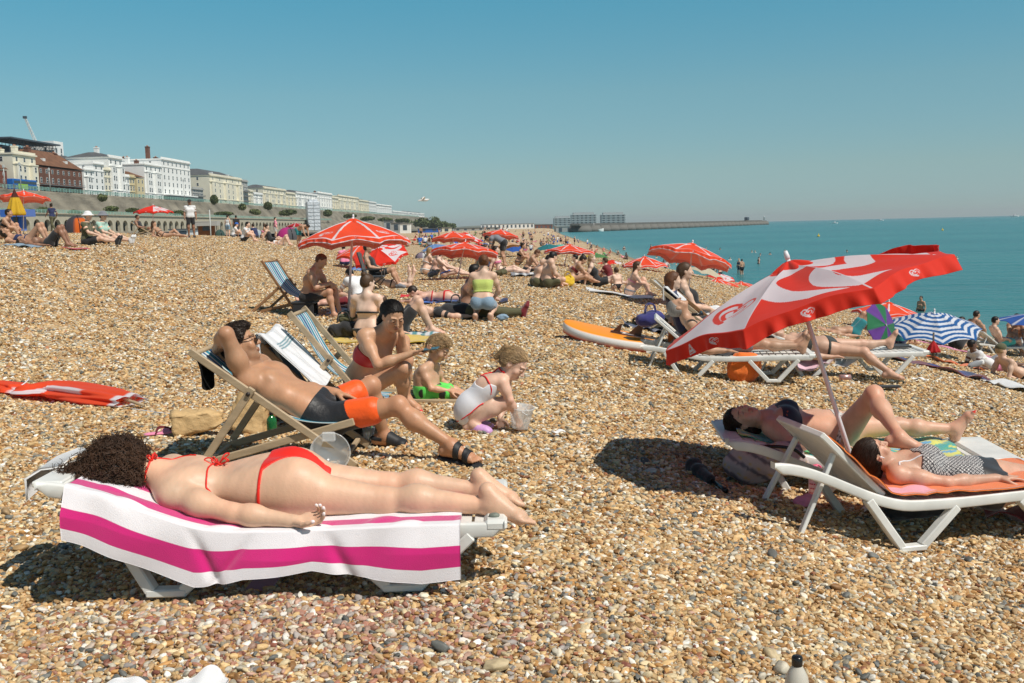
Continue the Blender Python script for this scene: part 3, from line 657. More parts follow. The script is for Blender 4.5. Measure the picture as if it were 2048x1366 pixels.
# ================================================================ hair, swimwear
def hair_mat(name, col, rough=.62, nst=(1, 1, 1)):
 return mat(name, col, rough, noise=.35, nscale=45, nstretch=nst, bump=1, bscale=110, bdist=.006, spec=.3)
HAIRS = {'black': (.012, .009, .008), 'dark': (.028, .016, .010), 'brown': (.075, .040, .020), 'auburn': (.13, .050, .020), 'blond': (.32, .20, .09), 'darkblond': (.42, .28, .145), 'grey': (.25, .23, .21)}
def hair(fig, style, colname, parent, extra=None, h=None, front=.052, rough_=False):
 """cap over the skull, face left free; long / bun / pony / short add to it"""
 F = Field(fig.hc-.34, fig.hc+.34, h or max(.0045, fig.h*.9)); R, hs, Q = fig.HR, fig.hs, fig.hpt
 t = {'short': .007, 'buzz': .003, 'quiff': .009}.get(style, .010)
 F.ell(Q(0, -.014, .031), R, V3(.076+t*.6, .096+t, .084+t*1.1)*hs, .01)
 F.ell(Q(0, -.030, -.012), R, V3(.073+t*.5, .075+t, .070)*hs, .02)
 X, Y, Z = F.pts(); f = fig
 lx = (X-f.hc[0])*R[0][0]+(Y-f.hc[1])*R[0][1]+(Z-f.hc[2])*R[0][2]; ly = (X-f.hc[0])*R[1][0]+(Y-f.hc[1])*R[1][1]+(Z-f.hc[2])*R[1][2]; lz = (X-f.hc[0])*R[2][0]+(Y-f.hc[1])*R[2][1]+(Z-f.hc[2])*R[2][2]
 # keep above the hairline: hairline runs from the forehead back over the ear
 line = np.maximum((front-.002)*hs-lz, 0) ; keep = ly-(front-.008)*hs-(lz-.045*hs)*.75
 low = -.055*hs if style in ('short', 'quiff', 'buzz') else -.075*hs
 keep = keep+.006*hs*(np.sin(lx*160)+np.sin(lx*310+1))*.5; cut = np.maximum(keep, -(lz-low)); cutear = -(np.sqrt((np.abs(lx)-.080*hs)**2+(ly+.004*hs)**2+(lz+.006*hs)**2)-.023*hs)
 A = np.maximum(np.maximum(F.F, cut.astype(np.float32)), cutear.astype(np.float32)); F.F = A.astype(np.float32)
 if style == 'quiff': F.ell(Q(0, .055, .090), R, V3(.050, .034, .022)*hs, .02); F.ell(Q(0, .01, .106), R, V3(.058, .055, .018)*hs, .02)
 if style == 'bun': F.ell(Q(0, -.085, .105), R, V3(.042, .040, .038)*hs, .015)
 if style == 'lowbun': F.ell(Q(0, -.135, .0), R, V3(.045, .040, .042)*hs, .02)
 if style == 'pony':
  F.ell(Q(0, -.118, .035), R, V3(.024, .024, .024)*hs, .012); F.cone(Q(0, -.135, .035), Q(0, -.165, -.04), .022*hs, .026*hs, .02); F.cone(Q(0, -.165, -.04), Q(0, -.15, -.16), .026*hs, .010*hs, .02)
 if style == 'long':
  F.cone(Q(0, -.075, 0), Q(0, -.095, -.12), .066*hs, .060*hs, .03, R[1], .65); F.cone(Q(0, -.095, -.12), Q(0, -.10, -.30), .060*hs, .030*hs, .03, R[1], .5)
 if style == 'bob': F.cone(Q(-.045, -.04, 0), Q(-.05, -.045, -.10), .045*hs, .035*hs, .03); F.cone(Q(.045, -.04, 0), Q(.05, -.045, -.10), .045*hs, .035*hs, .03); F.cone(Q(0, -.07, 0), Q(0, -.07, -.10), .05*hs, .045*hs, .03)
 if extra: extra(F, Q)
 me = F.mesh('hair'); co = fig.coords(me)
 if len(co) == 0: return None
 L = fig.head_local(co); ang = np.arctan2(L[:, 2]+.01, L[:, 0]); st = np.sin(ang*34+2.2*vnoise(co, 14, 3)+L[:, 1]*9)+.7*np.sin(ang*77+2*vnoise(co, 22, 6)-L[:, 1]*14)
 if h is None or h < .01:
  no = np.empty(len(co)*3, np.float32); me.vertices.foreach_get('normal', no); no = no.reshape(-1, 3)
  if style == 'quiff' or rough_: d_ = vnoise(co, 60, 4)*.0035+vnoise(co, 170, 5)*.0028+st*.0006
  else: d_ = st*.0006+vnoise(co, 24, 4)*.0022
  co = co+no*d_[:, None]*hs; me.vertices.foreach_set('co', co.astype(np.float32).ravel()); me.update()
 base = np.array(HAIRS[colname]); setcol(me, np.clip(base[None]*(1+.13*st[:, None]+.10*vnoise(co, 30, 8)[:, None]), 0, 1))
 HO = None
 if fig.h < .0065:       # loose strands lying over the cap, pressed to its surface
  rs = np.random.RandomState(9); N = 1500; curl = style == 'quiff'; q = co[rs.randint(0, len(co), N)]; lines = [q.copy()]; ns_ = 7; stp = (.006 if curl else .0085)*hs
  dr = -R[1]*1.0-R[2]*.30+(rs.randn(N, 3)*(1.0 if curl else .07))
  for k in range(ns_):
   i = np.clip(np.round((q-F.lo)/F.h).astype(int), 1, F.n-2); g = np.stack([F.F[i[:, 0]+1, i[:, 1], i[:, 2]]-F.F[i[:, 0]-1, i[:, 1], i[:, 2]], F.F[i[:, 0], i[:, 1]+1, i[:, 2]]-F.F[i[:, 0], i[:, 1]-1, i[:, 2]], F.F[i[:, 0], i[:, 1], i[:, 2]+1]-F.F[i[:, 0], i[:, 1], i[:, 2]-1]], 1)
   g /= np.maximum(np.linalg.norm(g, axis=1, keepdims=True), 1e-6); d = F.F[i[:, 0], i[:, 1], i[:, 2]]; t = dr-g*(dr*g).sum(1, keepdims=True); t /= np.maximum(np.linalg.norm(t, axis=1, keepdims=True), 1e-6)
   if curl: dr = dr+np.cross(g, t)*.5
   q = q+t*stp-g*np.clip(d-(.0015+(.0012*k if curl else .0004*k)), -.008, .008)[:, None]*(.6); lines.append(q.copy())
  L_ = np.stack(lines, 1); sm_ = tubes_mesh('strands', list(L_), [np.linspace(.0011, .0005, ns_+1)*hs*1.3]*N, 3, False); c_ = np.repeat(base[None]*(.6+1.1*rs.rand(N, 1)), (ns_+1)*3, 0); setcol(sm_, np.clip(c_, 0, 1)); HO = sm_
 ho = link('hair', me, parent, mat('hair_strands', rough=.5, attr=1, noise=.25, nscale=60, bump=.7, bscale=160, bdist=.003, spec=.35))
 if HO: link('strands', HO, ho, MATS['hair_strands'])
 return ho
def pel_frame(fig):
 up = unit(fig.J['chest']-fig.J['pelvis']); sd = unit(fig.J['hipR']-fig.J['hipL']); return up, sd, fig.pfront
def brief(fig, name, parent, material, off=.004, waist=.05, low=-.15, wide=.17, narrow=.018, string=.016, back=1.0, col=None):
 up, sd, fr = pel_frame(fig); p = fig.J['pelvis']; S = fig.S
 def cut(X, Y, Z):
  x, y, z = X-p[0], Y-p[1], Z-p[2]; u = (x*up[0]+y*up[1]+z*up[2])/S; q = (x*sd[0]+y*sd[1]+z*sd[2])/S; f = (x*fr[0]+y*fr[1]+z*fr[2])/S
  t = np.clip((waist-u)/(waist-low), 0, 1); k = np.where(f < 0, back, 1.0); w = narrow+(wide*k-narrow)*(1-t)**1.15
  body = np.maximum(np.maximum(np.abs(q)-w, u-waist), low-u); band = np.maximum(u-waist, (waist-string)-u)
  return np.maximum(np.minimum(body, band), np.sqrt(q*q+u*u+f*f)-.215)*S
 F = fig.field(); fig.torso(F, off, ('pelvis', 'belly')); [fig.leg(F, q, off, t1=.32) for q in 'LR']; X, Y, Z = F.pts(); me = F.mesh(name, np.maximum(F.F, cut(X, Y, Z)).astype(np.float32))
 o = link(name, me, parent, material)
 if col is not None: setcol(me, col(fig.coords(me)))
 return o
def bandtop(fig, name, parent, material, off=.005, top=.035, low=-.055, col=None, r=.24, cut2=None):
 """a band round the chest between two heights"""
 J = fig.J; up = unit(J['neck']-J['chest']); c = J['chest']; S = fig.S; sd = unit(J['shR']-J['shL'])
 F = Field(fig.lo, fig.hi, fig.h); fig.torso(F, g=off, parts=('chest', 'belly'))
 X, Y, Z = F.pts(); u = (X-c[0])*up[0]+(Y-c[1])*up[1]+(Z-c[2])*up[2]
 A = np.maximum(F.F, np.maximum(u-top*S, low*S-u)); A = np.maximum(A, ball(c, r*S)(X, Y, Z))
 if cut2 is not None: A = np.maximum(A, cut2(X, Y, Z))
 me = F.mesh(name, A.astype(np.float32)); o = link(name, me, parent, material)
 if col is not None: setcol(me, col(fig.coords(me)))
 return o
def strap(fig, parent, pts, r, material, name='strap', n=8, sides=5):
 """a cord pressed onto the body: points pushed onto the body's surface"""
 q = cat(pts, n); F = fig.F
 for _ in range(5):
  i = np.clip(np.round((q-F.lo)/F.h).astype(int), 1, F.n-2); d = F.F[i[:, 0], i[:, 1], i[:, 2]]
  gr = np.stack([F.F[i[:, 0]+1, i[:, 1], i[:, 2]]-F.F[i[:, 0]-1, i[:, 1], i[:, 2]], F.F[i[:, 0], i[:, 1]+1, i[:, 2]]-F.F[i[:, 0], i[:, 1]-1, i[:, 2]], F.F[i[:, 0], i[:, 1], i[:, 2]+1]-F.F[i[:, 0], i[:, 1], i[:, 2]-1]], 1)
  gn = gr/np.maximum(np.linalg.norm(gr, axis=1, keepdims=True), 1e-6); q = q-gn*np.clip(d-r*.3, -.03, .03)[:, None]
 return link(name, tubes_mesh(name, [q], [r], sides), parent, material)
def surf(fig, p):
 """push a point onto the body's surface"""
 F = fig.F; q = np.array(p, float)
 for _ in range(6):
  i = np.clip(np.round((q-F.lo)/F.h).astype(int), 1, F.n-2); d = F.F[tuple(i)]
  g = np.array([F.F[i[0]+1, i[1], i[2]]-F.F[i[0]-1, i[1], i[2]], F.F[i[0], i[1]+1, i[2]]-F.F[i[0], i[1]-1, i[2]], F.F[i[0], i[1], i[2]+1]-F.F[i[0], i[1], i[2]-1]]); q = q-unit(g)*np.clip(d, -.03, .03)
 return q
def person(fig, label, tone, group=None, **pk):
 """Empty-less person: the body mesh is the thing, clothing and hair its children"""
 fig.body_field(); me = fig.F.mesh('person'); fig.paint(me, TONES[tone] if isinstance(tone, str) else tone, **pk)
 o = link('person', me, None, SKIN_FINE if fig.h < .007 else SKIN_FAR); tag(o, label, 'person', group); return o
# ================================================================ sunbeds, deck chairs
WHITE_PLASTIC = mat('white_resin', (.76, .76, .72), .42, noise=.20, nscale=5, bump=.12, bscale=25, bdist=.003, spec=.45)
RUST = mat('rust_stain', (.45, .27, .10), .8)
def sunbed(label, loc, rz, L=1.88, Wd=.62, head_rise=.0, back=0.0, hinge=.62, seat=.27, vx=(-.42, .50), BL=None, foot_panel=.045, group='white plastic sunbeds on the shingle', cut_foot=False):
 """local +x runs from the head end to the foot end; back = angle of the raised backrest"""
 root = empty('sunbed', loc, rz, label, 'sunbed', group); h2 = Wd/2
 def rz_(x):      # rail height along the bed
  t = np.clip((-x-L*.08)/(L*.42), 0, 1); return seat+head_rise*t*t*(3-2*t)-.012*np.exp(-((x-.05)/.35)**2)
 xs_ = np.linspace(-L/2, L/2, 40)
 for sg in (-1, 1):
  pts = []
  V = []; 
  for x in xs_:
   z = rz_(x); e = min(1, (L/2-abs(x))/.06+.35); wd = .036; hh = .058*e
   V.append([(x, sg*(h2), z), (x, sg*(h2), z-hh), (x, sg*(h2-wd), z-hh), (x, sg*(h2-wd), z)])
  V = np.array(V); n = len(xs_); i = np.arange(n-1)[:, None]*4; j = np.arange(4)[None]; f = np.stack([i+j, i+(j+1) % 4, i+4+(j+1) % 4, i+4+j], -1).reshape(-1, 4)
  f = np.vstack([f, [[0, 1, 2, 3]], [[(n-1)*4+q for q in (3, 2, 1, 0)]]])
  if sg < 0: f = f[:, ::-1]
  me = fast_mesh('rail', V.reshape(-1, 3), f, False); o = link('rail', me, root, WHITE_PLASTIC)
  md = o.modifiers.new('bevel', 'BEVEL'); md.width = .008; md.segments = 2; md.limit_method = 'ANGLE'
 for x0 in vx:         # four V legs, each a trough shape standing on a flat foot
  for sg in (-1, 1):
   y = sg*(h2-.022); a = (x0-.26, y, rz_(x0-.26)-.05); b = (x0-.06, y*1.03, .022); c = (x0+.06, y*1.03, .022); d = (x0+.27, y, rz_(x0+.27)-.05)
   me = box_mesh('leg', [bar(a, b, .045, .055, (0, sg, 0)), bar((b[0]-.02, b[1], b[2]-.004), (c[0]+.02, c[1], c[2]-.004), .032, .058, (0, sg, 0)), bar(c, d, .045, .053, (0, sg, 0))], .006)
   o = link('leg', me, root, WHITE_PLASTIC)
 # lying surface: slats with gaps, in a seat part and a backrest part
 hx = -L/2+hinge if back else None
 def deck(x0, x1, zf, nm):
  bx = []; n = int((x1-x0)/.072)
  for k in range(n):
   x = x0+(k+.5)*(x1-x0)/n; z = zf(x)-.014; dz = zf(x+.02)-zf(x-.02); th = math.atan2(dz, .04); c_, s_ = math.cos(th), math.sin(th)
   bx.append(((x, 0, z), ((x1-x0)/n/2-.006, h2-.042, .007), np.array([[c_, 0, s_], [0, 1, 0], [-s_, 0, c_]])))
  for yy in (-h2*.5, 0, h2*.5): 
   for k in range(8):
    xa = x0+(x1-x0)*k/8; xb = x0+(x1-x0)*(k+1)/8; bx.append(bar((xa, yy, zf(xa)-.030), (xb, yy, zf(xb)-.030), .022, .018))
  return link(nm, box_mesh(nm, bx, .002), root, WHITE_PLASTIC)
 deck(hx if back else -L/2+.03, L/2-.05, rz_, 'seat')
 link('end_panel', box_mesh('end_panel', [((L/2-foot_panel+.01, 0, seat-.012), (foot_panel, h2+.002, .024), None)], .014), root, WHITE_PLASTIC)
 if back:
  ca, sa = math.cos(back), math.sin(back); z0 = rz_(hx); BL = BL or hinge+.06
  zf = lambda x: z0+(hx-x)*math.tan(back)
  ax = np.array([-ca, 0, sa]); nrm = np.array([-sa, 0, -ca]); h0 = np.array([hx, 0, z0]); bx = []
  for sg in (-1, 1): bx.append(bar(h0+(0, sg*(h2-.065), 0), h0+ax*BL+(0, sg*(h2-.065), 0), .036, .034, -nrm))
  bx.append(bar(h0+ax*(BL-.02)+(0, -(h2-.05), 0), h0+ax*(BL-.02)+(0, h2-.05, 0), .062, .036, -nrm))
  for k in range(8): p = h0+ax*(BL*(.04+.115*k)); bx.append(((p+nrm*.004), (.033, h2-.085, .006), np.array([ax, [0, 1, 0], nrm])))
  bk = link('backrest', box_mesh('backrest', bx, .008), root, WHITE_PLASTIC)
  for sg in (-1, 1):   # props down to the rails
   p = h0+ax*BL*.72+np.array([0, sg*(h2-.10), 0])+nrm*.02; q = np.array([p[0]-.22, sg*(h2-.06), .10]); link('prop', box_mesh('prop', [bar(p, q, .038, .022, (1, 0, 0))], .004), root, WHITE_PLASTIC)
 else:
  link('head_panel', box_mesh('head_panel', [((-L/2+.03, 0, rz_(-L/2)-.014), (.06, h2-.03, .012), None)], .006), root, WHITE_PLASTIC)
 return root, rz_
def stripes_col(t, cols, edges):
 """t in 0..1 -> colour by edges"""
 k = np.searchsorted(edges, np.mod(t, 1.0)); return np.array(cols)[k]
def deckchair(label, A0, A1, B0, B1, width, wood='wood_pale', canvas=None, tfold=.62, Bx=.5, group='wooden deck chairs with striped canvas', sag=.10, roll=None, thick=.045, canvas_stripe=True, strut=True):
 """A0 foot and A1 top of the back frame's near rail, B0 rear foot and B1 front of the seat frame's near rail, width = vector to the far rails"""
 A0, A1, B0, B1, Wv = [np.array(v, float) for v in (A0, A1, B0, B1, width)]; base = (A0+B0)/2
 root = empty('deck_chair', base, 0, label, 'deck chair', group)
 wm = {'wood_pale': mat('pale_wood', (.46, .345, .215), .62, noise=.35, nscale=2.5, nstretch=(1, 1, 6), bump=.3, bscale=30), 'wood_brown': mat('brown_wood', (.33, .17, .075), .5, noise=.35, nscale=2.5, nstretch=(1, 1, 6), bump=.3, bscale=30)}[wood]
 up = unit(np.cross(Wv, A1-A0)); up = up if up[2] > 0 else -up; W_ = unit(Wv)
 o_ = lambda *p: [np.asarray(q)-base for q in p]
 def rail(nm, a, b): a, b = o_(a, b); return link(nm, box_mesh(nm, [bar(a, b, thick*.55, thick, np.cross(W_, unit(b-a)))], .005), root, wm)
 t2 = W_*.028
 rail('back_rail', A0, A1); rail('back_rail', A0+Wv, A1+Wv)
 a, b = o_(A1, A1+Wv); ax_ = unit(A1-A0); link('top_bar', tubes_mesh('top_bar', [np.array([a-ax_*.03, b-ax_*.03])], [.016], 10), root, wm)
 a, b = o_(A0*.93+A1*.07, A0*.93+A1*.07+Wv); link('crossbar', box_mesh('crossbar', [bar(a, b, .03, .022)], .003), root, wm)
 rail('seat_rail', B0+t2, B1+t2); rail('seat_rail', B0+Wv-t2, B1+Wv-t2)
 bx_ = unit(B1-B0); a, b = o_(B1+t2-bx_*.03, B1+Wv-t2-bx_*.03); link('front_bar', tubes_mesh('front_bar', [np.array([a, b])], [.015], 10), root, wm)
 a, b = o_(B0+t2+bx_*.05, B0+Wv-t2+bx_*.05); link('crossbar', box_mesh('crossbar', [bar(a, b, .03, .02)], .003), root, wm)
 if strut:
  S1 = A0*(1-tfold)+A1*tfold; S0 = B0+bx_*.05+np.array([0, 0, .02])
  for q in (-W_*.03, Wv+W_*.03): rail('strut', S1+q+unit(S1-S0)*.04, S0+q)
  bolts = []
  for q in (S1-W_*.05, S1+Wv+W_*.05): a, = o_(q); bolts.append(np.array([a-W_*.006, a+W_*.006]))
  for bl in bolts: link('bolt', tubes_mesh('bolt', [bl], [.013], 10), root, mat('dark_bolt', (.06, .05, .045), .5, metal=.6))
 # canvas from the top bar, sagging, to the front bar
 T0 = A1-ax_*.03; T1 = B1-bx_*.03; n, m_ = 28, 44; t = np.linspace(0, 1, n)
 down = np.array([0, 0, -1.]); back_ = np.cross(W_, unit(T1-T0)); back_ = back_ if back_[2] < 0 else -back_
 sgv = sag*np.sin(np.pi*t**1.25)**1.0
 C = T0[None]*(1-t)[:, None]+T1[None]*t[:, None]+back_[None]*sgv[:, None]
 if canvas:
  cols, edges, inset = canvas; w = np.linspace(0, 1, m_*3); Wl = np.linalg.norm(Wv); g = C[:, None, :]+W_[None, None]*(.035+(Wl-.07)*w)[None, :, None]
  g = g+back_*(.012*np.sin(w*np.pi))[None, :, None]*np.sin(np.pi*t)[:, None, None]
  cc = np.broadcast_to(stripes_col(w*.999, cols, edges)[None], g.shape).copy()
  o = link('canvas', sheet('canvas', g-base, .003, cc), root, mat('canvas', rough=.8, attr=1, bump=.4, bscale=400, bdist=.0008, sheen=.2, translucent=.12))
 root['T0'] = list(map(float, T0))
 return root, C, base
BLUE, AQUA, CREAM = s2l((.03, .36, .58)), s2l((.08, .55, .66)), s2l((.90, .92, .90))
NAVY = s2l((.05, .30, .45))
def dc_canvas():
 cols, edges = [], []
 seq = [(CREAM, .02), (AQUA, .10), (CREAM, .07), (BLUE, .06), (CREAM, .07), (AQUA, .12), (CREAM, .04), (BLUE, .13), (CREAM, .04), (AQUA, .12), (CREAM, .07), (BLUE, .06), (CREAM, .07), (AQUA, .10), (CREAM, .02)]
 tot = sum(w for _, w in seq); a = 0
 for c, w in seq: a += w/tot; cols.append(c); edges.append(a)
 return cols, np.array(edges[:-1]), .03
# ================================================================ front left: sunbed, towel, woman lying prone
def at0(px, py, d): return np.array(P(px, py, d))
bed1, bz1 = sunbed('white plastic sunbed under the pink striped towel, nearest the camera', (-.945, 4.06, 0), 0.0, L=1.80, Wd=.64, head_rise=.20, seat=.265)
# the loose white cloth end at the head of the bed
RED = cloth('red_swim', s2l((.90, .13, .05)), .55, sheen=.1)
def prone_woman():
 d = 4.04; J = {}
 J['pelvis'] = at0(562, 968, d); J['chest'] = at0(392, 965, d); J['neck'] = at0(312, 950, d); J['head'] = at0(238, 945, d-.01)
 J['shL'] = at0(345, 992, d-.165); J['shR'] = at0(348, 938, d+.165)
 J['hipL'] = at0(588, 985, d-.088); J['hipR'] = at0(590, 962, d+.088)
 J['knL'] = at0(770, 1003, d-.10); J['anL'] = at0(978, 1012, 3.88)
 J['knR'] = at0(775, 972, d+.12); J['anR'] = at0(962, 980, d+.10)
 J['elL'] = reach(J['shL'], .275, 466, 1026, -1); J['wrL'] = reach(J['elL'], .245, 586, 1042, -1)
 J['elR'] = J['shR']+V3(.20, .10, -.08); J['wrR'] = J['elR']+V3(.20, .0, -.02)
 f = Figure(J, 1.0, 'f', 1.14, face=(.12, -.25, -1), up=(-1, 0, .05), front=(0, -.05, -1), h=.0048,
    hands={'L': ((1, .02, .04), (.10, -.35, .9), .75, 1), 'R': ((1, 0, 0), (0, 0, 1), .3, -1)}, feet={'L': ((.86, -.18, -.62), (.35, .1, -.8)), 'R': ((.86, -.10, -.62), (.35, .1, -.8))}, bust=1)
 # feet rest toes down: sole faces up and back
 f.feet = {'L': (V3(.72, -.28, -.62), V3(.62, -.05, .78)*-1), 'R': (V3(.78, -.1, -.60), V3(.60, .05, .78)*-1)}
 p = person(f, 'curly haired woman in a red string bikini lying face down on the pink striped towel', (.70, .445, .30), nails_hand=(.9, .78, .78))
 RS = RED; up, sd, fr = pel_frame(f); pe = f.J['pelvis']; ch = f.J['chest']
 brief(f, 'bikini_bottom', p, RS, .005, waist=.055, low=-.20, wide=.13, narrow=.02, string=.013, back=1.0)
 U = V3(-1, 0, 0)
 band = [ch+V3(.085, y, z) for y, z in ((-.145, -.03), (-.13, .04), (-.08, .10), (0, .13), (.08, .10), (.13, .04))]
 strap(f, p, band, .004, RS, 'back_strap')
 k = surf(f, ch+V3(.10, .02, .13)); ls = []
 r = random.Random(4)
 for q in range(6):
  a = q*2.4; l_ = .032+.018*r.random(); dx = V3(math.cos(a)*1.2, math.sin(a), .35+.4*r.random()); ls.append(cat([k, k+dx*l_*.6+V3(0, 0, .018), k+dx*l_+V3(0, 0, .002), k+V3(math.cos(a+.9), math.sin(a+.9), .1)*l_*.5, k], 6))
 link('bow', tubes_mesh('bow', ls, [.0032]*len(ls), 5), p, RS)
 nk = f.J['neck']; sl = f.J['shL']; sr = f.J['shR']
 k2 = surf(f, nk+V3(.0, -.02, .09)); ls = []
 for q in range(6):
  a = q*1.9+.4; l_ = .028+.014*r.random(); dx = V3(math.cos(a)*.5, math.sin(a), .4); ls.append(cat([k2, k2+dx*l_*.6+V3(0, 0, .012), k2+dx*l_, k2+V3(math.cos(a+.9)*.5, math.sin(a+.9), .1)*l_*.5, k2], 6))
 link('bow', tubes_mesh('bow', ls, [.003]*len(ls), 5), p, RS)
 strap(f, p, [nk+V3(-.01, -.07, -.03), nk+V3(-.01, -.03, .05), nk+V3(-.01, .04, .06), nk+V3(-.005, .08, -.02)], .005, RS, 'neck_strap')
 strap(f, p, [k2, nk+V3(.08, .05, .1), nk+V3(.16, .05, .12)], .0032, RS, 'strap_end')
 # curly hair: a mass of small coils round the skull
 F = Field(f.hc-.36, f.hc+.36, .009); R = f.HR
 F.ell(f.hc+V3(.0, .0, .035), np.eye(3), V3(.130, .150, .125), .02); F.ell(f.hc+V3(-.03, -.09, -.02), np.eye(3), V3(.11, .09, .09), .05); F.ell(f.hc+V3(-.13, -.06, -.01), np.eye(3), V3(.10, .09, .065), .06)
 F.ell(f.hc+V3(.05, -.07, -.02), np.eye(3), V3(.07, .06, .09), .05)
 me = F.mesh('hair'); hm = mat('hair_curly', (.030, .015, .009), .42, noise=.5, nscale=30, bump=1, bscale=70, bdist=.01, spec=.5)
 co = f.coords(me); no = np.empty(len(co)*3, np.float32); me.vertices.foreach_get('normal', no); no = no.reshape(-1, 3)
 rs = np.random.RandomState(5); pick = rs.choice(len(co), 4200, replace=True); lines, rad = [], []
 for i_ in pick:
  p0 = co[i_]-no[i_]*.02; n_ = no[i_]; ln = .022+.034*rs.rand(); tw = unit(np.array([-.5, -.25, -.5])+rs.randn(3)*.7); n_v = unit(n_+tw*.55); s_ = np.linspace(0, 1, 24)
  a_ = unit(np.cross(n_v, tw+1e-3)); b_ = np.cross(n_v, a_); rr = .005+.004*rs.rand(); ph = rs.rand()*6.28; tn = rs.choice([1, -1])*(1.7+1.1*rs.rand())*2*np.pi
  bend = tw[None]*(s_**2*ln*.6)[:, None]
  lines.append(p0+n_v[None]*(s_*ln*.62)[:, None]+bend+a_[None]*(np.cos(s_*tn+ph)*rr*(.4+s_))[:, None]+b_[None]*(np.sin(s_*tn+ph)*rr*(.4+s_))[:, None]); rad.append(np.linspace(.0030, .0010, 24))
 ends = mat('hair_curly_strands', (.072, .036, .019), .5, noise=.5, nscale=9, spec=.35)
 h_ = link('hair', me, p, hm); link('curls', tubes_mesh('curls', lines, rad, 3, False), h_, ends)
 co2 = co-no*.012; me.vertices.foreach_set('co', co2.astype(np.float32).ravel()); me.update()
 return f, p
fw1, pw1 = prone_woman()
# towel over the bed, hanging over its near side
def towel1():
 n, m_ = 260, 230; s_ = np.linspace(0, 1, n); x0, x1 = -.955-.765, -.955+.74
 X = x0+(x1-x0)*s_; hb = np.array([bz1(x+.955) for x in X])
 T = np.linspace(0, 1, m_)       # across: 0 = far side, bend at the near edge, 1 = hem
 drop = np.interp(s_, [0, .12, .32, .45, .62, .78, .9, 1], [.19, .21, .225, .17, .148, .195, .215, .20])
 G_ = np.zeros((n, m_, 3)); yn = 3.722; flat = .56
 TU = np.where(T < .6, T/.6*flat, 0); TD = np.where(T >= .6, (T-.6)/.4, 0)
 for i in range(n):
  u = TU+np.where(T >= .6, flat+TD*drop[i], 0); top = T < .6
  y = np.where(top, yn+flat-u, yn-.010-.02*np.sin(np.clip(u-flat, 0, 1)*8)); z = np.where(top, hb[i]+.006, hb[i]+.006-(u-flat))
  fold = .008*np.sin(s_[i]*27+2.2*np.sin(s_[i]*9)+(u-flat)*14)+.013*np.sin(s_[i]*13+.7+(u-flat)*5)-.016*np.exp(-((s_[i]-.31-(u-flat)*.35)/.018)**2)-.014*np.exp(-((s_[i]-.47+(u-flat)*.5)/.014)**2)-.018*np.exp(-((s_[i]-.66-(u-flat)*.3)/.02)**2)
  y = y-np.where(top, 0, np.clip((u-flat)/.10, 0, 1)*(.018+fold))
  G_[i, :, 0] = X[i]; G_[i, :, 1] = y
  G_[i, :, 2] = z+np.where(top, .010*np.clip(np.sin(s_[i]*40+u*9)*np.sin(u*30+s_[i]*12), 0, 1)*np.exp(-((u-flat+.05)/.10)**2), 0)
 # ruck near the head
 rk = .030*np.exp(-((s_-.10)/.05)**2)[:, None]*np.exp(-((T-.66)/.07)**2)[None]; G_[:, :, 2] += rk
 PK, WH = s2l((.85, .06, .48)), s2l((.96, .94, .95)); TT = np.broadcast_to(T[None], (n, m_)); e = (TT-.6)/.4; eu = TT/.6*flat-flat
 pink = ((e > .36) & (e < .75)) | ((eu > -.105) & (eu < -.035)) | ((eu > -.27) & (eu < -.19)) | ((eu > -.44) & (eu < -.36))
 c = np.where(pink[..., None], PK, WH)
 o = link('towel', sheet('towel', G_, .007, c), None, mat('terry', rough=.95, attr=1, sheen=.6, bump=.8, bscale=420, bdist=.003, noise=.07, nscale=9)); tag(o, 'pink and white striped towel draped over the near side of a sunbed', 'towel')
towel1()
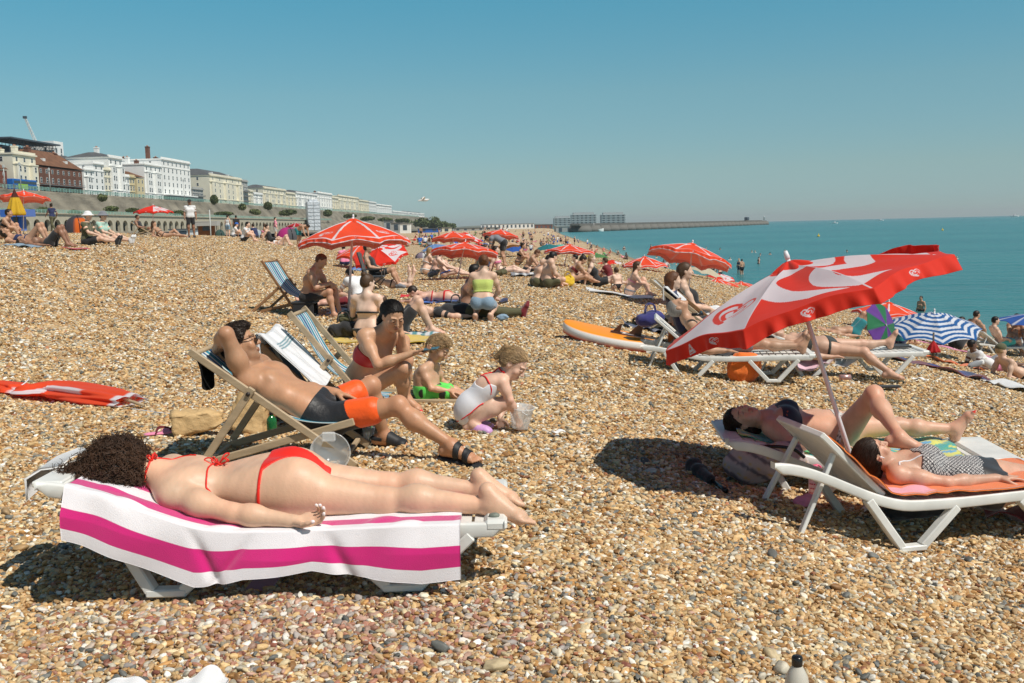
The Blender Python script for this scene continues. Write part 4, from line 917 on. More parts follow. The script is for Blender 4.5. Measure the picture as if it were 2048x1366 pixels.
# ================================================================ the man in the deck chair and the family behind him
CV = dc_canvas()
chA, cA, bA = deckchair('pale wood deck chair holding the man in black and orange shorts', (-.95, 5.84, 0), (-1.905, 5.84, .715), (-1.90, 5.84, .02), (-.956, 5.84, .265), (0, .56, 0), canvas=CV, tfold=.64, sag=.13)
def man():
 y = 6.10; J = {}
 J['pelvis'] = at0(640, 826, y); J['chest'] = at0(548, 772, y); J['neck'] = at0(497, 727, y); J['head'] = at0(480, 688, y-.02)
 J['shR'] = at0(492, 762, y-.17); J['shL'] = at0(520, 730, y+.17); J['hipR'] = at0(655, 838, y-.09); J['hipL'] = at0(660, 812, y+.09)
 J['elR'] = at0(452, 668, y-.24); J['wrR'] = at0(434, 700, y-.05)
 J['elL'] = at0(600, 778, y+.26); J['wrL'] = at0(672, 786, y+.06)
 J['knR'] = at0(796, 812, y-.16); J['anR'] = at0(903, 890, y-.24); J['knL'] = at0(742, 772, y+.20); J['anL'] = at0(768, 868, y+.30)
 f = Figure(J, 1.03, 'm', 1.03, face=(.93, .18, .30), up=(-.42, 0, .9), front=(.62, 0, .80), pfront=(.42, 0, .9), h=.005, headk=1.04,
    hands={'R': ((.2, .55, -.3), (.6, -.2, .3), .5, 1), 'L': ((.95, -.1, -.22), (.1, -.2, -1), .35, -1)}, feet={'R': ((.90, -.32, -.15), (.15, -.12, 1)), 'L': ((.93, -.12, -.12), (.1, 0, 1))})
 def ex(co, c, L):      # armpit hair, nipples
  q = f.J['shR']+V3(.055, -.07, -.05); w = np.clip(np.exp(-((co-q)**2).sum(1)/.030**2)*(.5+.5*(vnoise(co, 260, 9) > 0)), 0, 1)[:, None]*.6
  c = c*(1-w)+np.array((.06, .035, .02))*w
  return c
 p = person(f, 'man in sunglasses and black and orange shorts lying back in a deck chair', (.52, .275, .155), stubble=.5, extra=ex)
 hair(f, 'quiff', 'dark', p)
 # shorts: black upper part, orange legs
 blk = cloth('black_swim', (.012, .012, .013), .5); org = cloth('orange_swim', s2l((.98, .36, .04)), .6)
 J = f.J; 
 def cols(co):
  c = np.tile(np.array((.013, .013, .015)), (len(co), 1)); O = np.array(s2l((.98, .36, .05)))
  for sd in 'LR':
   L = J['kn'+sd]-J['hip'+sd]; t = ((co-J['hip'+sd])@L)/(L@L); top = (co-J['hip'+sd])@unit(V3(0, -.3, 1))
   c = np.where(((t > .40-.9*(top-.03))[:, None]) & (np.linalg.norm(co-(J['hip'+sd]+L*np.clip(t, 0, 1)[:, None]), axis=1) < .135)[:, None], O, c)
  return c
 up = unit(J['chest']-J['pelvis'])
 def fn(F):
  f.torso(F, .008, ('pelvis',)); f.torso(F, .006, ('belly',))
  for sd in 'LR': f.leg(F, sd, .009, t1=.62, loose=.018)
 o = garment(f, 'shorts', p, mat('swim_shorts', rough=.5, attr=1, bump=.35, bscale=22, bdist=.02, sheen=.2), fn, col=cols, cut=fmax(plane(J['pelvis']+up*.075, up), fneg(plane(J['knR']*.60+J['hipR']*.40-V3(0, 0, 9)*0, (-1, 0, .25))) if False else plane(J['pelvis']+up*.075, up)))
 # small emblem on the shorts
 lg = J['hipR']+(J['knR']-J['hipR'])*.22+V3(0, -.02, .125); ux = unit(J['knR']-J['hipR']); q = []
 for s0 in (-1, 1): q.append(lg+cat([V3(-.014, -.03, 0)*1+V3(0, 0, s0*.016), V3(0, -.03, s0*.006), V3(.014, -.03, s0*.016)], 5))
 # sunglasses
 Q = f.hpt; R = f.HR; dk = mat('black_plastic', (.012, .012, .014), .25); lens = mat('dark_lens', (.02, .016, .02), .08, spec=.7)
 sg = link('sunglasses', tubes_mesh('sunglasses', [np.array([Q(s0*.078, -.01, .012), Q(s0*.072, .075, .016), Q(s0*.058, .094, .016)]) for s0 in (-1, 1)]+[np.array([Q(-.012, .112, .014), Q(.012, .112, .014)])], [.003]*3, 6), p, dk)
 F = Field(f.hc-.16, f.hc+.16, .003)
 for s0 in (-1, 1): F.ell(Q(s0*.036, .104, .003), R, V3(.027, .005, .021)*f.hs, 0)
 link('lens', F.mesh('lens'), sg, lens)
 # sandals
 for sd in 'LR':
  F = Field(J['an'+sd]-.26, J['an'+sd]+.26, .005); n = J['an'+sd]; t, u = unit(f.feet[sd][0]), unit(f.feet[sd][1]); s_ = unit(np.cross(t, u)); u = np.cross(s_, t); S = f.S
  b0 = n-t*.058*S-u*.088*S; b1 = n+t*.19*S-u*.092*S
  F.cone(b0, b1, .019, .020, .01, s_, 2.2); A = np.maximum(F.F, -capsule(n-u*.035*S-t*.04, n-u*.035*S+t*.15, .036)(*F.pts()).astype(np.float32)); F.F = A.astype(np.float32)
  G2 = Field(F.lo+4*F.h, F.lo+(F.n-1)*F.h-4*F.h, .005)
  fo = Field(J['an'+sd]-.26, J['an'+sd]+.26, .005); f.foot(fo, sd, .007)
  X, Y, Z = fo.pts(); a_ = lambda q: (X-n[0])*q[0]+(Y-n[1])*q[1]+(Z-n[2])*q[2]
  if sd == 'R': b = np.minimum(np.abs(a_(t)-.045*S)-.017*S, np.abs(a_(t)-.105*S)-.020*S)
  else: b = np.minimum(np.maximum(.03*S-a_(t), a_(t)-.15*S), np.maximum(np.abs(a_(u)+.03)-.012, a_(t)-.0))
  A2 = np.maximum(fo.F, b.astype(np.float32)); A2 = np.maximum(A2, (a_(u)+(-.0 if sd == 'R' else .0)-.03*S).astype(np.float32))
  F.F = np.minimum(F.F, A2[:F.n[0], :F.n[1], :F.n[2]]).astype(np.float32)
  link('sandal', F.mesh('sandal'), p, mat('black_rubber', (.016, .016, .018), .6))
 return f
fman = man()
# the black cloth hanging over the top bar
g = np.zeros((16, 14, 3)); u, v = np.meshgrid(np.linspace(0, 1, 16), np.linspace(0, 1, 14), indexing='ij')
g[..., 0] = -1.93+.05*np.sin(u*3)+.03*np.sin(v*5); g[..., 0] = -1.875+.05*v+.012*np.sin(u*7+v*3); g[..., 1] = 5.84+u*.26-.06*v; g[..., 2] = .69-.17*v-.05*v*np.sin(u*3)
tag(link('black_cloth', sheet('black_cloth', g, .006), None, mat('black_cotton', (.010, .010, .010), 1.0, spec=.1, bump=.6, bscale=60, bdist=.004)), 'small black cloth hanging over the top of the man\'s deck chair', 'cloth')
# brown deck chair with a white towel, behind the man
chB, cB, bB = deckchair('brown wooden deck chair with a white towel over its back, behind the man', at0(700, 858, 7.05), at0(520, 690, 7.05), at0(455, 885, 7.05), at0(690, 838, 7.05), (0, .55, 0), wood='wood_brown', canvas=([NAVY, CREAM, NAVY], np.array([.3, .5]), .03), tfold=.45, sag=.10)
def towel_over(name, label, A1, A0, Wv, fr, matl, back=.30, colf=None, lift=.03, wid=(.0, 1.0)):
 A1, A0, Wv = np.array(A1), np.array(A0), np.array(Wv); n, m_ = 70, 40; ax_ = unit(A0-A1); up = unit(np.cross(ax_, Wv)); up = up if up[2] > 0 else -up
 L = np.linalg.norm(A0-A1)*fr; s_ = np.linspace(-back, L, n); w = np.linspace(wid[0], wid[1], m_); g = np.zeros((n, m_, 3))
 for i, s in enumerate(s_):
  if s < 0: p = A1+V3(-.02, 0, 0)*1+up*lift+V3(-.03, 0, 1.0)*s; 
  else: p = A1+ax_*s+up*lift
  fold = .010*np.sin(w*14+s*6)+.006*np.sin(w*31-s*9)
  g[i] = p[None]+Wv[None]*(w[:, None]*(1+.03*np.sin(s*9)))+up[None]*fold[:, None]+ax_[None]*(.02*np.sin(w*4))[:, None]
 c = None
 if colf: c = colf(np.linspace(0, 1, n)[:, None].repeat(m_, 1), w[None].repeat(n, 0))
 o = link(name, sheet(name, g, .008, c), None, matl); return tag(o, label, 'towel')
WT = mat('white_terry', (.80, .80, .80), .95, sheen=.5, bump=.8, bscale=350, bdist=.003)
def colB(s, w):
 c = np.tile(np.array((.80, .80, .81)), s.shape+(1,)); st = (np.abs(s-.40) < .008) | (np.abs(s-.43) < .006) | (np.abs(s-.46) < .004); st &= (w > .15)
 return np.where(st[..., None], np.array(s2l((.25, .5, .55))), c)
towel_over('towel', 'white towel with thin stripes draped over the back of the brown deck chair', at0(512, 676, 7.0), at0(700, 850, 7.0), (0, .62, 0), .62, mat('terry'), .20, colB, .035)
# pale deck chair the woman in the red bikini sits on
chC, cC, bC = deckchair('pale wood deck chair with the woman in the red bikini on its front edge', at0(756, 833, 7.5), at0(578, 625, 7.5), at0(560, 838, 7.5), at0(786, 757, 7.5), (0.0, .52, 0), canvas=CV, tfold=.55, sag=.20)
def woman_red():
 y = 7.72; J = {}
 J['pelvis'] = at0(716, 766, y); J['chest'] = at0(742, 710, y-.06); J['neck'] = at0(768, 664, y-.12); J['head'] = at0(786, 632, y-.19)
 J['shR'] = at0(728, 672, y-.18); J['shL'] = at0(806, 682, y+.10); J['hipR'] = at0(724, 782, y-.09); J['hipL'] = at0(732, 770, y+.08)
 J['elR'] = at0(756, 730, y-.34); J['wrR'] = at0(826, 706, y-.30)
 J['elL'] = at0(806, 716, y-.02); J['wrL'] = at0(803, 668, y-.16)
 J['knR'] = at0(808, 738, y-.26); J['anR'] = at0(805, 812, y-.12); J['knL'] = at0(812, 722, y+.02); J['anL'] = at0(812, 795, y+.10)
 f = Figure(J, .97, 'f', .93, face=(.44, -.76, -.46), up=(.12, -.25, .95), front=(.62, -.62, -.1), pfront=(.86, -.35, .1), h=.005,
    hands={'R': ((.95, -.05, .10), (.1, -.2, .95), .45, 1), 'L': ((-.15, .1, 1), (-.7, .2, .3), .7, -1)}, feet={'R': ((.80, -.35, -.28), (.25, -.1, 1)), 'L': ((.85, -.3, -.25), (.25, 0, 1))}, bust=.9, headk=1.02)
 p = person(f, 'dark haired woman in a red bikini sitting forward with a phone in one hand', (.57, .32, .19), nails=(.75, .02, .02), brow=(.02, .012, .01), lips=(.42, .14, .12))
 RB = cloth('dark_red_swim', s2l((.72, .02, .06)), .6)
 bandtop(f, 'bikini_top', p, RB, .006, top=.045, low=-.065)
 brief(f, 'bikini_bottom', p, RB, .005, waist=.05, low=-.13, wide=.13, narrow=.03, string=.034)
 def ex(F, Q):
  F.ell(Q(0, -.02, .04), f.HR, V3(.080, .100, .088)*f.hs, .01) if 0 else None
  F.cone(Q(.02, -.07, .03), Q(.0, -.125, .0), .055*f.hs, .035*f.hs, .03); F.cone(Q(0, -.125, 0), Q(.03, -.135, -.12), .036*f.hs, .030*f.hs, .02); F.cone(Q(.03, -.135, -.12), Q(.05, -.11, -.26), .030*f.hs, .016*f.hs, .02)
 hair(f, 'short', 'black', p, ex, front=.050)
 ph = link('phone', box_mesh('phone', [(f.J['wrR']+V3(.125, -.02, .030), (.072, .036, .004), frame((.2, .95, .1), (-.15, -.1, 1)))], .003), None, mat('phone_body', s2l((.25, .38, .42)), .3, spec=.6)); tag(ph, 'grey blue phone held out in the hand of the woman in the red bikini', 'phone')
 return f
fred = woman_red()
# deck chair lying almost flat, the boy sits on it
b0 = at0(812, 803, 8.05); W_ = V3(0, .48, 0)
deckchair('pale wood deck chair folded down flat on the shingle, the small boy sits on it', at0(950, 812, 8.0)+V3(0, 0, .02), at0(735, 808, 8.0)+V3(0, 0, .03), at0(745, 810, 8.0)+V3(0, 0, .02), at0(940, 812, 8.0)+V3(0, 0, .03), W_, canvas=CV, strut=False, sag=.02)
def boy():
 y = 8.22; J = {}
 J['pelvis'] = at0(853, 781, y); J['chest'] = at0(852, 750, y); J['neck'] = at0(864, 726, y-.01); J['head'] = at0(877, 697, y-.02)
 J['shR'] = at0(846, 741, y-.10); J['shL'] = at0(872, 735, y+.11); J['hipR'] = at0(858, 784, y-.055); J['hipL'] = at0(862, 780, y+.06)
 J['elR'] = at0(862, 777, y-.15); J['wrR'] = at0(900, 782, y-.12); J['elL'] = at0(884, 762, y+.15); J['wrL'] = at0(905, 779, y+.05)
 J['knR'] = at0(905, 786, y-.10); J['anR'] = at0(945, 800, y-.10); J['knL'] = at0(908, 780, y+.12); J['anL'] = at0(945, 796, y+.12)
 f = Figure(J, .70, 'm', 1.2, face=(.80, -.22, -.55), up=(.35, -.1, .9), front=(.85, -.2, -.35), pfront=(.9, -.05, .2), h=.0045, child=True, headk=1.10,
    hands={'R': ((.9, -.05, -.2), (.1, 0, -1), .6, -1), 'L': ((.9, -.2, -.2), (.1, 0, -1), .6, 1)}, feet={'R': ((.5, -.1, .8), (-.8, 0, .5)), 'L': ((.5, .1, .8), (-.8, 0, .5))})
 p = person(f, 'small boy in bright green shorts sitting beside the woman, looking down', (.60, .36, .23), open_eyes=False)
 hair(f, 'quiff', 'darkblond', p); J = f.J; up = unit(J['chest']-J['pelvis'])
 def fn(F):
  f.torso(F, .008, ('pelvis',)); f.torso(F, .006, ('belly',)); [f.leg(F, sd, .008, t1=.72, loose=.014) for sd in 'LR']
 def cols(co):
  c = np.tile(np.array(s2l((.38, .86, .35))), (len(co), 1)); m = vnoise(co, 24, 3) > .95; c[m] = (.02, .025, .02); return c
 garment(f, 'shorts', p, mat('swim_shorts'), fn, col=cols, cut=plane(J['pelvis']+up*.055, up))
boy()
def girl():
 y = 6.98; J = {}
 J['pelvis'] = at0(938, 812, y); J['chest'] = at0(975, 772, y); J['neck'] = at0(1006, 748, y-.01); J['head'] = at0(1028, 728, y-.03)
 J['shR'] = at0(1005, 765, y-.10); J['shL'] = at0(1013, 757, y+.09); J['hipR'] = at0(940, 822, y-.06); J['hipL'] = at0(944, 818, y+.06)
 J['elR'] = at0(1020, 800, y-.12); J['wrR'] = at0(1034, 838, y-.03); J['elL'] = at0(1012, 805, y+.12); J['wrL'] = at0(1000, 836, y+.04)
 J['knR'] = at0(1010, 808, y-.09); J['anR'] = at0(944, 846, y-.10); J['knL'] = at0(1002, 806, y+.09); J['anL'] = at0(948, 840, y+.04)
 f = Figure(J, .78, 'f', 1.14, face=(.72, -.30, -.62), up=(.55, -.1, .8), front=(.55, -.15, -.8), pfront=(.75, 0, .3), h=.0045, child=True, headk=1.02,
    hands={'R': ((.35, .1, -.9), (-.6, .5, 0), .6, 1), 'L': ((.1, -.1, -.9), (0, -.9, .1), .5, -1)}, feet={'R': ((.93, -.28, -.08), (.08, 0, 1)), 'L': ((.93, -.1, -.08), (.08, 0, 1))})
 p = person(f, 'small girl in a white swimsuit with red straps crouching over a clear bucket', (.72, .47, .35), open_eyes=False)
 def ex(F, Q): F.cone(Q(0, -.115, .05), Q(0, -.135, -.05), .026*f.hs, .015*f.hs, .015)
 hair(f, 'short', 'darkblond', p, ex, front=.044)
 J = f.J; up, sd, fr = pel_frame(f); pe = J['pelvis']; ch = J['chest']; uc = unit(J['neck']-ch); fb = f.front
 WS = mat('white_swim', (.80, .80, .84), .75, bump=.2, bscale=30, bdist=.004, sheen=.2); RS = cloth('red_trim', s2l((.88, .03, .06)), .6)
 def cut(X, Y, Z):
  q = np.abs((X-pe[0])*sd[0]+(Y-pe[1])*sd[1]+(Z-pe[2])*sd[2]); u = (X-pe[0])*up[0]+(Y-pe[1])*up[1]+(Z-pe[2])*up[2]
  legcut = np.minimum(-(u+.035), 9)-0*q; bk_ = (X-pe[0])*fr[0]+(Y-pe[1])*fr[1]+(Z-pe[2])*fr[2] < .02; legcut = np.where(u < -.045, q-np.where(bk_, .17+(u+.10)*.6, .105+(u+.045)*.9), -1)
  back = (X-ch[0])*fb[0]+(Y-ch[1])*fb[1]+(Z-ch[2])*fb[2]; hgt = (X-ch[0])*uc[0]+(Y-ch[1])*uc[1]+(Z-ch[2])*uc[2]
  return np.maximum.reduce([legcut, hgt-np.where(back < 0, -.005, .05)-np.clip(back, -.05, .05)*.6, capsule(pe, ch, .19)(X, Y, Z)])
 F = f.field(); f.torso(F, .004, ('pelvis', 'belly', 'chest')); [F.cone(J['hip'+s], J['hip'+s]+(J['kn'+s]-J['hip'+s])*.12, .065, .062, .02) for s in 'LR']
 X, Y, Z = F.pts(); me = F.mesh('swimsuit', np.maximum(F.F, cut(X, Y, Z)).astype(np.float32)); link('swimsuit', me, p, WS)
 nb = J['neck']-f.front*.045; a = ch-fb*.09
 strap(f, p, [ch-fb*.10+sd*.02, ch-fb*.09+uc*.05+sd*.01, nb-sd*.005, nb+f.front*.05+sd*.03, J['neck']+f.front*.06+sd*.05], .0065, RS, 'red_strap')
 strap(f, p, [ch+sd*.115+fb*.05, ch+sd*.10+uc*.02, ch+sd*.06-fb*.06+uc*.01, ch-fb*.09+uc*.005, ch-fb*.08-sd*.05], .006, RS, 'red_strap')
 h0 = J['hipR']; strap(f, p, [pe+up*.01+fr*.08+sd*.08, h0+sd*.06-up*.03, h0-fr*.05-up*.09+sd*.04, pe-up*.11-fr*.06+sd*.03], .005, RS, 'red_trim')
 # print on the front of the suit: red ring beside a blue square
 q = ch+sd*.105-uc*.05+fb*.02
 link('printed_ring', tubes_mesh('printed_ring', [np.array([q+uc*.017*math.cos(t)*1.2+fb*.014*math.sin(t) for t in np.linspace(0, 6.28, 20)])], [.0035], 5, False), p, RS)
 link('printed_square', box_mesh('printed_square', [(ch+sd*.08-uc*.045+fb*.075, (.03, .022, .006), np.array([fb, uc, sd]))], .003), p, cloth('print_blue', s2l((.20, .38, .50)), .7))
 PK = mat('lilac_foam', s2l((.80, .62, .82)), .5)
 for s in 'LR':       # clogs: rounded toe box, strap at the heel, holes
  n = J['an'+s]; t, u = unit(f.feet[s][0]), unit(f.feet[s][1]); sd_ = unit(np.cross(t, u)); u = np.cross(sd_, t); F = Field(n-.2, n+.2, .0045)
  F.cone(n-t*.035-u*.045, n+t*.125-u*.047, .024, .030, .02, sd_, 1.35); F.cone(n+t*.05-u*.03, n+t*.10-u*.035, .034, .030, .02, sd_, 1.2)
  F.cone(n-t*.05-u*.01, n+t*.02-u*.01, .008, .008, .005); A = F.F
  A = np.maximum(A, -capsule(n-u*.0, n-u*.0+t*.0, .030)(*F.pts())); X, Y, Z = F.pts()
  for k in range(7):
   c = n+t*(.06+.022*(k % 4))-u*.005+sd_*(.018*(k//4*2-1)); A = np.maximum(A, -ball(c+u*.006, .0075)(X, Y, Z))
  link('clog', F.mesh('clog', A.astype(np.float32)), p, PK)
girl()
CLEAR = mat('clear_plastic', (.86, .88, .88), .15, alpha=.38, spec=.6)
def bucket(label, c, axis, r0, r1, L, handle=True):
 c = np.array(c, float); ax_ = unit(axis); a = unit(np.cross(ax_, (0, 0.01, 1) if abs(ax_[2]) < .9 else (1, 0, 0))); b = np.cross(ax_, a); th = np.linspace(0, 2*np.pi, 41)
 root = empty('bucket', c, 0, label, 'bucket'); prof = [(0, .0), (0, r0*.98), (.004, r0), (L*.5, (r0+r1)/2), (L*.93, r1), (L*.935, r1+.006), (L, r1+.007), (L, r1), (L*.92, r1-.003), (.008, r0-.003), (.008, 0)]
 g = np.array([[ax_*h+(a*np.cos(t)+b*np.sin(t))*r for t in th] for h, r in prof]); n, m_ = g.shape[:2]; i = np.arange(n*m_).reshape(n, m_)
 f = np.stack([i[:-1, :-1], i[:-1, 1:], i[1:, 1:], i[1:, :-1]], -1).reshape(-1, 4); link('tub', fast_mesh('tub', g.reshape(-1, 3), f), root, CLEAR)
 if handle: link('handle', tubes_mesh('handle', [np.array([ax_*(L*.93-math.sin(t)*r1*handle)+(a*math.cos(t))*(r1+.008)-b*math.sin(t)*(r1+.008)*.6 for t in np.linspace(0, np.pi, 24)])], [.004], 6), root, mat('white_handle', (.78, .78, .78), .4, alpha=.8))
 return root
g_ = G(1040, 856); bucket('clear plastic bucket standing upright in front of the crouching girl', g_+Vector((0, .02, .0)), (.10, -.10, 1), .060, .088, .155, .5)
g_ = G(668, 948); bk2 = bucket('clear plastic bucket lying on its side behind the prone woman', g_+Vector((-.02, .18, .105)), (.02, -1, .12), .085, .112, .19, False)
link('lug', box_mesh('lug', [((.0, -.188, .118), (.04, .012, .028), None)], .008), bk2, CLEAR)
# ================================================================ right: two sunbeds, two women, the big umbrella
def bedpt(root, x, y, z):
 a = root.rotation_euler[2]; c, s_ = math.cos(a), math.sin(a); L = root.location
 return V3(L[0]+x*c-y*s_, L[1]+x*s_+y*c, L[2]+z)
bed4, bz4 = sunbed('white plastic sunbed with its backrest raised, the woman in the patterned top lies on it', (2.24, 5.53, -.385), math.radians(11), L=1.95, Wd=.62, head_rise=.25, back=math.radians(44), hinge=.66, seat=.285, vx=(-.17, .75), BL=.50)
bed3, bz3 = sunbed('white plastic sunbed lying flat, the woman in the navy bikini top lies on it', (2.27, 6.42, -.40), math.radians(-4), L=1.8, Wd=.66, head_rise=.15, seat=.29, foot_panel=.12)
def woman_navy():
 y = 6.45; J = {}
 J['pelvis'] = at0(1672, 862, y); J['chest'] = at0(1575, 842, y); J['neck'] = at0(1530, 838, y); J['head'] = at0(1484, 838, y)
 J['shR'] = at0(1545, 858, y-.16); J['shL'] = at0(1556, 824, y+.16); J['hipR'] = at0(1685, 872, y-.09); J['hipL'] = at0(1690, 856, y+.09)
 J['elR'] = at0(1580, 886, y-.26); J['wrR'] = at0(1652, 890, y-.22); J['elL'] = J['shL']+V3(.22, .16, -.06); J['wrL'] = J['elL']+V3(.22, -.06, .02)
 J['knR'] = reach(J['hipR'], .42, 1748, 790, -1); J['anR'] = reach(J['knR'], .41, 1798, 872, -1)
 J['knL'] = at0(1798, 852, y+.14); J['anL'] = at0(1905, 858, y+.12)
 f = Figure(J, .98, 'f', 1.05, face=(-.10, -.52, .78), up=(-.95, .05, .15), front=(.05, -.12, 1), h=.0052,
    hands={'R': ((1, .0, .02), (0, 0, -1), .2, -1), 'L': ((1, -.2, 0), (0, 0, -1), .3, 1)}, feet={'R': ((.86, -.40, -.12), (.1, -.05, 1)), 'L': ((.42, -.12, .90), (-.9, 0, .4))}, bust=.8)
 p = person(f, 'woman in a navy bikini top lying on her back on a sunbed, one knee raised', (.64, .385, .265), nails=(.75, .04, .03), open_eyes=False, brow=(.03, .018, .01))
 NV = mat('navy_print', rough=.7, attr=1, sheen=.2, bump=.3, bscale=200, bdist=.001)
 def nav(co): c = np.tile(np.array(s2l((.08, .11, .20))), (len(co), 1)); m = (vnoise(co, 110, 8) > 1.75); c[m] = s2l((.7, .32, .22)); return c
 bandtop(f, 'bikini_top', p, NV, .006, top=.075, low=-.065, col=nav)
 def ptn(co): c = np.tile(np.array((.70, .68, .64)), (len(co), 1)); m = np.sin(co[:, 0]*260)*np.sin(co[:, 1]*260+co[:, 2]*180) > .35; c[m] = (.10, .10, .10); return c
 brief(f, 'bikini_bottom', p, NV, .005, waist=.055, low=-.13, wide=.13, narrow=.03, string=.03, col=ptn)
 def ex(F, Q): F.cone(Q(0, -.06, 0), Q(-.01, -.08, -.09), .07*f.hs, .05*f.hs, .03); F.cone(Q(.04, -.06, .05), Q(.05, -.07, -.06), .05*f.hs, .045*f.hs, .03)
 hair(f, 'short', 'dark', p, ex, front=.056)
woman_navy()
def woman_pat():
 y = 5.60; J = {}; B = lambda x, yy, z: bedpt(bed4, x, yy, z)
 J['pelvis'] = at0(1972, 962, y); J['chest'] = at0(1852, 934, y); J['neck'] = at0(1788, 926, y); J['head'] = at0(1746, 908, y-.02)
 J['shR'] = at0(1796, 950, y-.165); J['shL'] = at0(1822, 908, y+.165); J['hipR'] = at0(1985, 975, y-.09); J['hipL'] = at0(1992, 948, y+.09)
 J['elR'] = at0(1892, 966, y-.22); J['wrR'] = at0(1994, 957, y-.16); J['elL'] = J['shL']+V3(.22, .14, -.10); J['wrL'] = J['elL']+V3(.22, 0, -.0)
 J['knR'] = at0(2138, 985, y-.10); J['anR'] = at0(2290, 1000, y-.10); J['knL'] = at0(2138, 965, y+.12); J['anL'] = at0(2290, 985, y+.12)
 f = Figure(J, .97, 'f', 1.0, face=(.62, .05, .78), up=(-.80, -.08, .60), front=(.18, -.05, 1), pfront=(.02, 0, 1), h=.0052,
    hands={'R': ((.96, .02, -.02), (0, -.2, -1), .2, -1), 'L': ((1, -.2, 0), (0, 0, -1), .3, 1)}, feet={'R': ((.3, -.1, .9), (-.9, 0, .3)), 'L': ((.3, .1, .9), (-.9, 0, .3))}, bust=.3, headk=.94)
 p = person(f, 'woman in a black and white patterned top lying against the raised backrest', (.58, .345, .24), open_eyes=False, brow=(.02, .012, .01))
 J = f.J; up = unit(J['chest']-J['pelvis'])
 def fn(F): f.torso(F, .008, ('chest', 'belly', 'pelvis'))
 def pt(co):
  a = (co-J['pelvis'])@up; b = (co-J['pelvis'])@V3(0, .8, .6); c = np.tile(np.array((.72, .71, .69)), (len(co), 1))
  u, v = (a+b)/.022, (a-b)/.022; du, dv = np.abs(u-np.round(u)), np.abs(v-np.round(v)); m = (np.minimum(du, dv) < .19) | ((du > .38) & (dv > .38)); c[m] = (.045, .045, .05); return c
 garment(f, 'patterned_top', p, mat('patterned_cloth', rough=.85, attr=1, sheen=.2, bump=.6, bscale=26, bdist=.008, nstretch=(1, 1, 1)), fn, h=.0045, col=pt, cut=fmax(fneg(plane(J['pelvis']+up*.06, up)), plane(J['chest']+up*.085, up)))
 BK = cloth('black_swim', (.013, .013, .014), .55)
 brief(f, 'bikini_bottom', p, BK, .008, waist=.10, low=-.06, wide=.12, narrow=.04, string=.15)
 strap(f, p, [J['shR']+V3(.0, -.01, .05), J['shR']*.6+J['neck']*.4+V3(.03, 0, .05), J['chest']+V3(-.03, -.09, .10)], .005, cloth('white_strap', (.75, .75, .77)), 'strap')
 def ex(F, Q): F.cone(Q(0, -.06, .02), Q(0, -.085, -.07), .075*f.hs, .055*f.hs, .03)
 hair(f, 'short', 'dark', p, ex, front=.060)
 Q = f.hpt; e = link('earphone', tubes_mesh('earphone', [np.array([Q(.083, .004, -.006), Q(.088, .006, -.012)]), np.array([Q(.086, .008, -.010), Q(.082, .014, -.030)])], [.008, .004], 8), p, mat('white_gloss', (.80, .80, .82), .2))
woman_pat()
# towels on the two beds
def draped(name, label, pts_a, pts_b, cols, matl=None, thick=.007, amp=.008, seed=1, n=70, m_=40, grp=None):
 """a towel between two polylines of world points (near edge, far edge)"""
 a = cat(pts_a, 24); b = cat(pts_b, 24); s_ = np.linspace(0, 1, n); ia = np.array([[np.interp(t*(len(a)-1), np.arange(len(a)), a[:, k]) for k in range(3)] for t in s_]); ib = np.array([[np.interp(t*(len(b)-1), np.arange(len(b)), b[:, k]) for k in range(3)] for t in s_])
 w = np.linspace(0, 1, m_); g = ia[:, None]*(1-w)[None, :, None]+ib[:, None]*w[None, :, None]
 q = g.reshape(-1, 3); g[..., 2] += np.abs(vnoise(q, 16, seed)).reshape(n, m_)*amp; g[..., 0] += vnoise(q, 14, seed+1).reshape(n, m_)*amp*.8
 S_, W_2 = np.meshgrid(s_, w, indexing='ij'); c = cols(S_, W_2, g)
 return tag(link(name, sheet(name, g, thick, c), None, matl or mat('terry')), label, name.replace('_', ' '), grp)
def c3(x0, x1): pass
def multi(S, W, g):
 c = np.tile(np.array(s2l((.20, .68, .66))), S.shape+(1,)); k = vnoise(g.reshape(-1, 3)*np.array([1, 2.2, 1]), 17, 21).reshape(S.shape)
 c = np.where((k > .2)[..., None], s2l((.86, .86, .42)), c); c = np.where((k > 1.1)[..., None], s2l((.35, .66, .84)), c); c = np.where((np.abs(k+.5) < .12)[..., None], s2l((.40, .76, .38)), c); return c
B = lambda x, yy, z: bedpt(bed3, x, yy, z)
draped('towel', 'towel patterned in turquoise, yellow and green under the woman in the navy bikini top', [B(-.80, -.20, bz3(-.8)+.006), B(-.3, -.24, .30), B(.10, -.29, .302), B(.32, -.33, .27), B(.44, -.30, .30), B(.58, -.24, .304)], [B(-.84, .24, bz3(-.84)+.01), B(-.3, .26, .30), B(.1, .27, .302), B(.35, .27, .302), B(.5, .27, .302), B(.62, .25, .304)], multi, amp=.012)
B4 = lambda x, yy, z: bedpt(bed4, x, yy, z)
def orange(S, W, g):
 c = np.tile(np.array(s2l((.96, .48, .10))), S.shape+(1,)); c = np.where(((W > .04) & (W < .24) & (S > .42) & (S < .62))[..., None], s2l((.95, .66, .72)), c); return c
def bk4(t, yy, off): hx = -.975+.66; a = math.radians(44); return B4(hx-math.cos(a)*t+off*math.sin(a)*-0, yy, bz4(hx)+math.sin(a)*t+off)
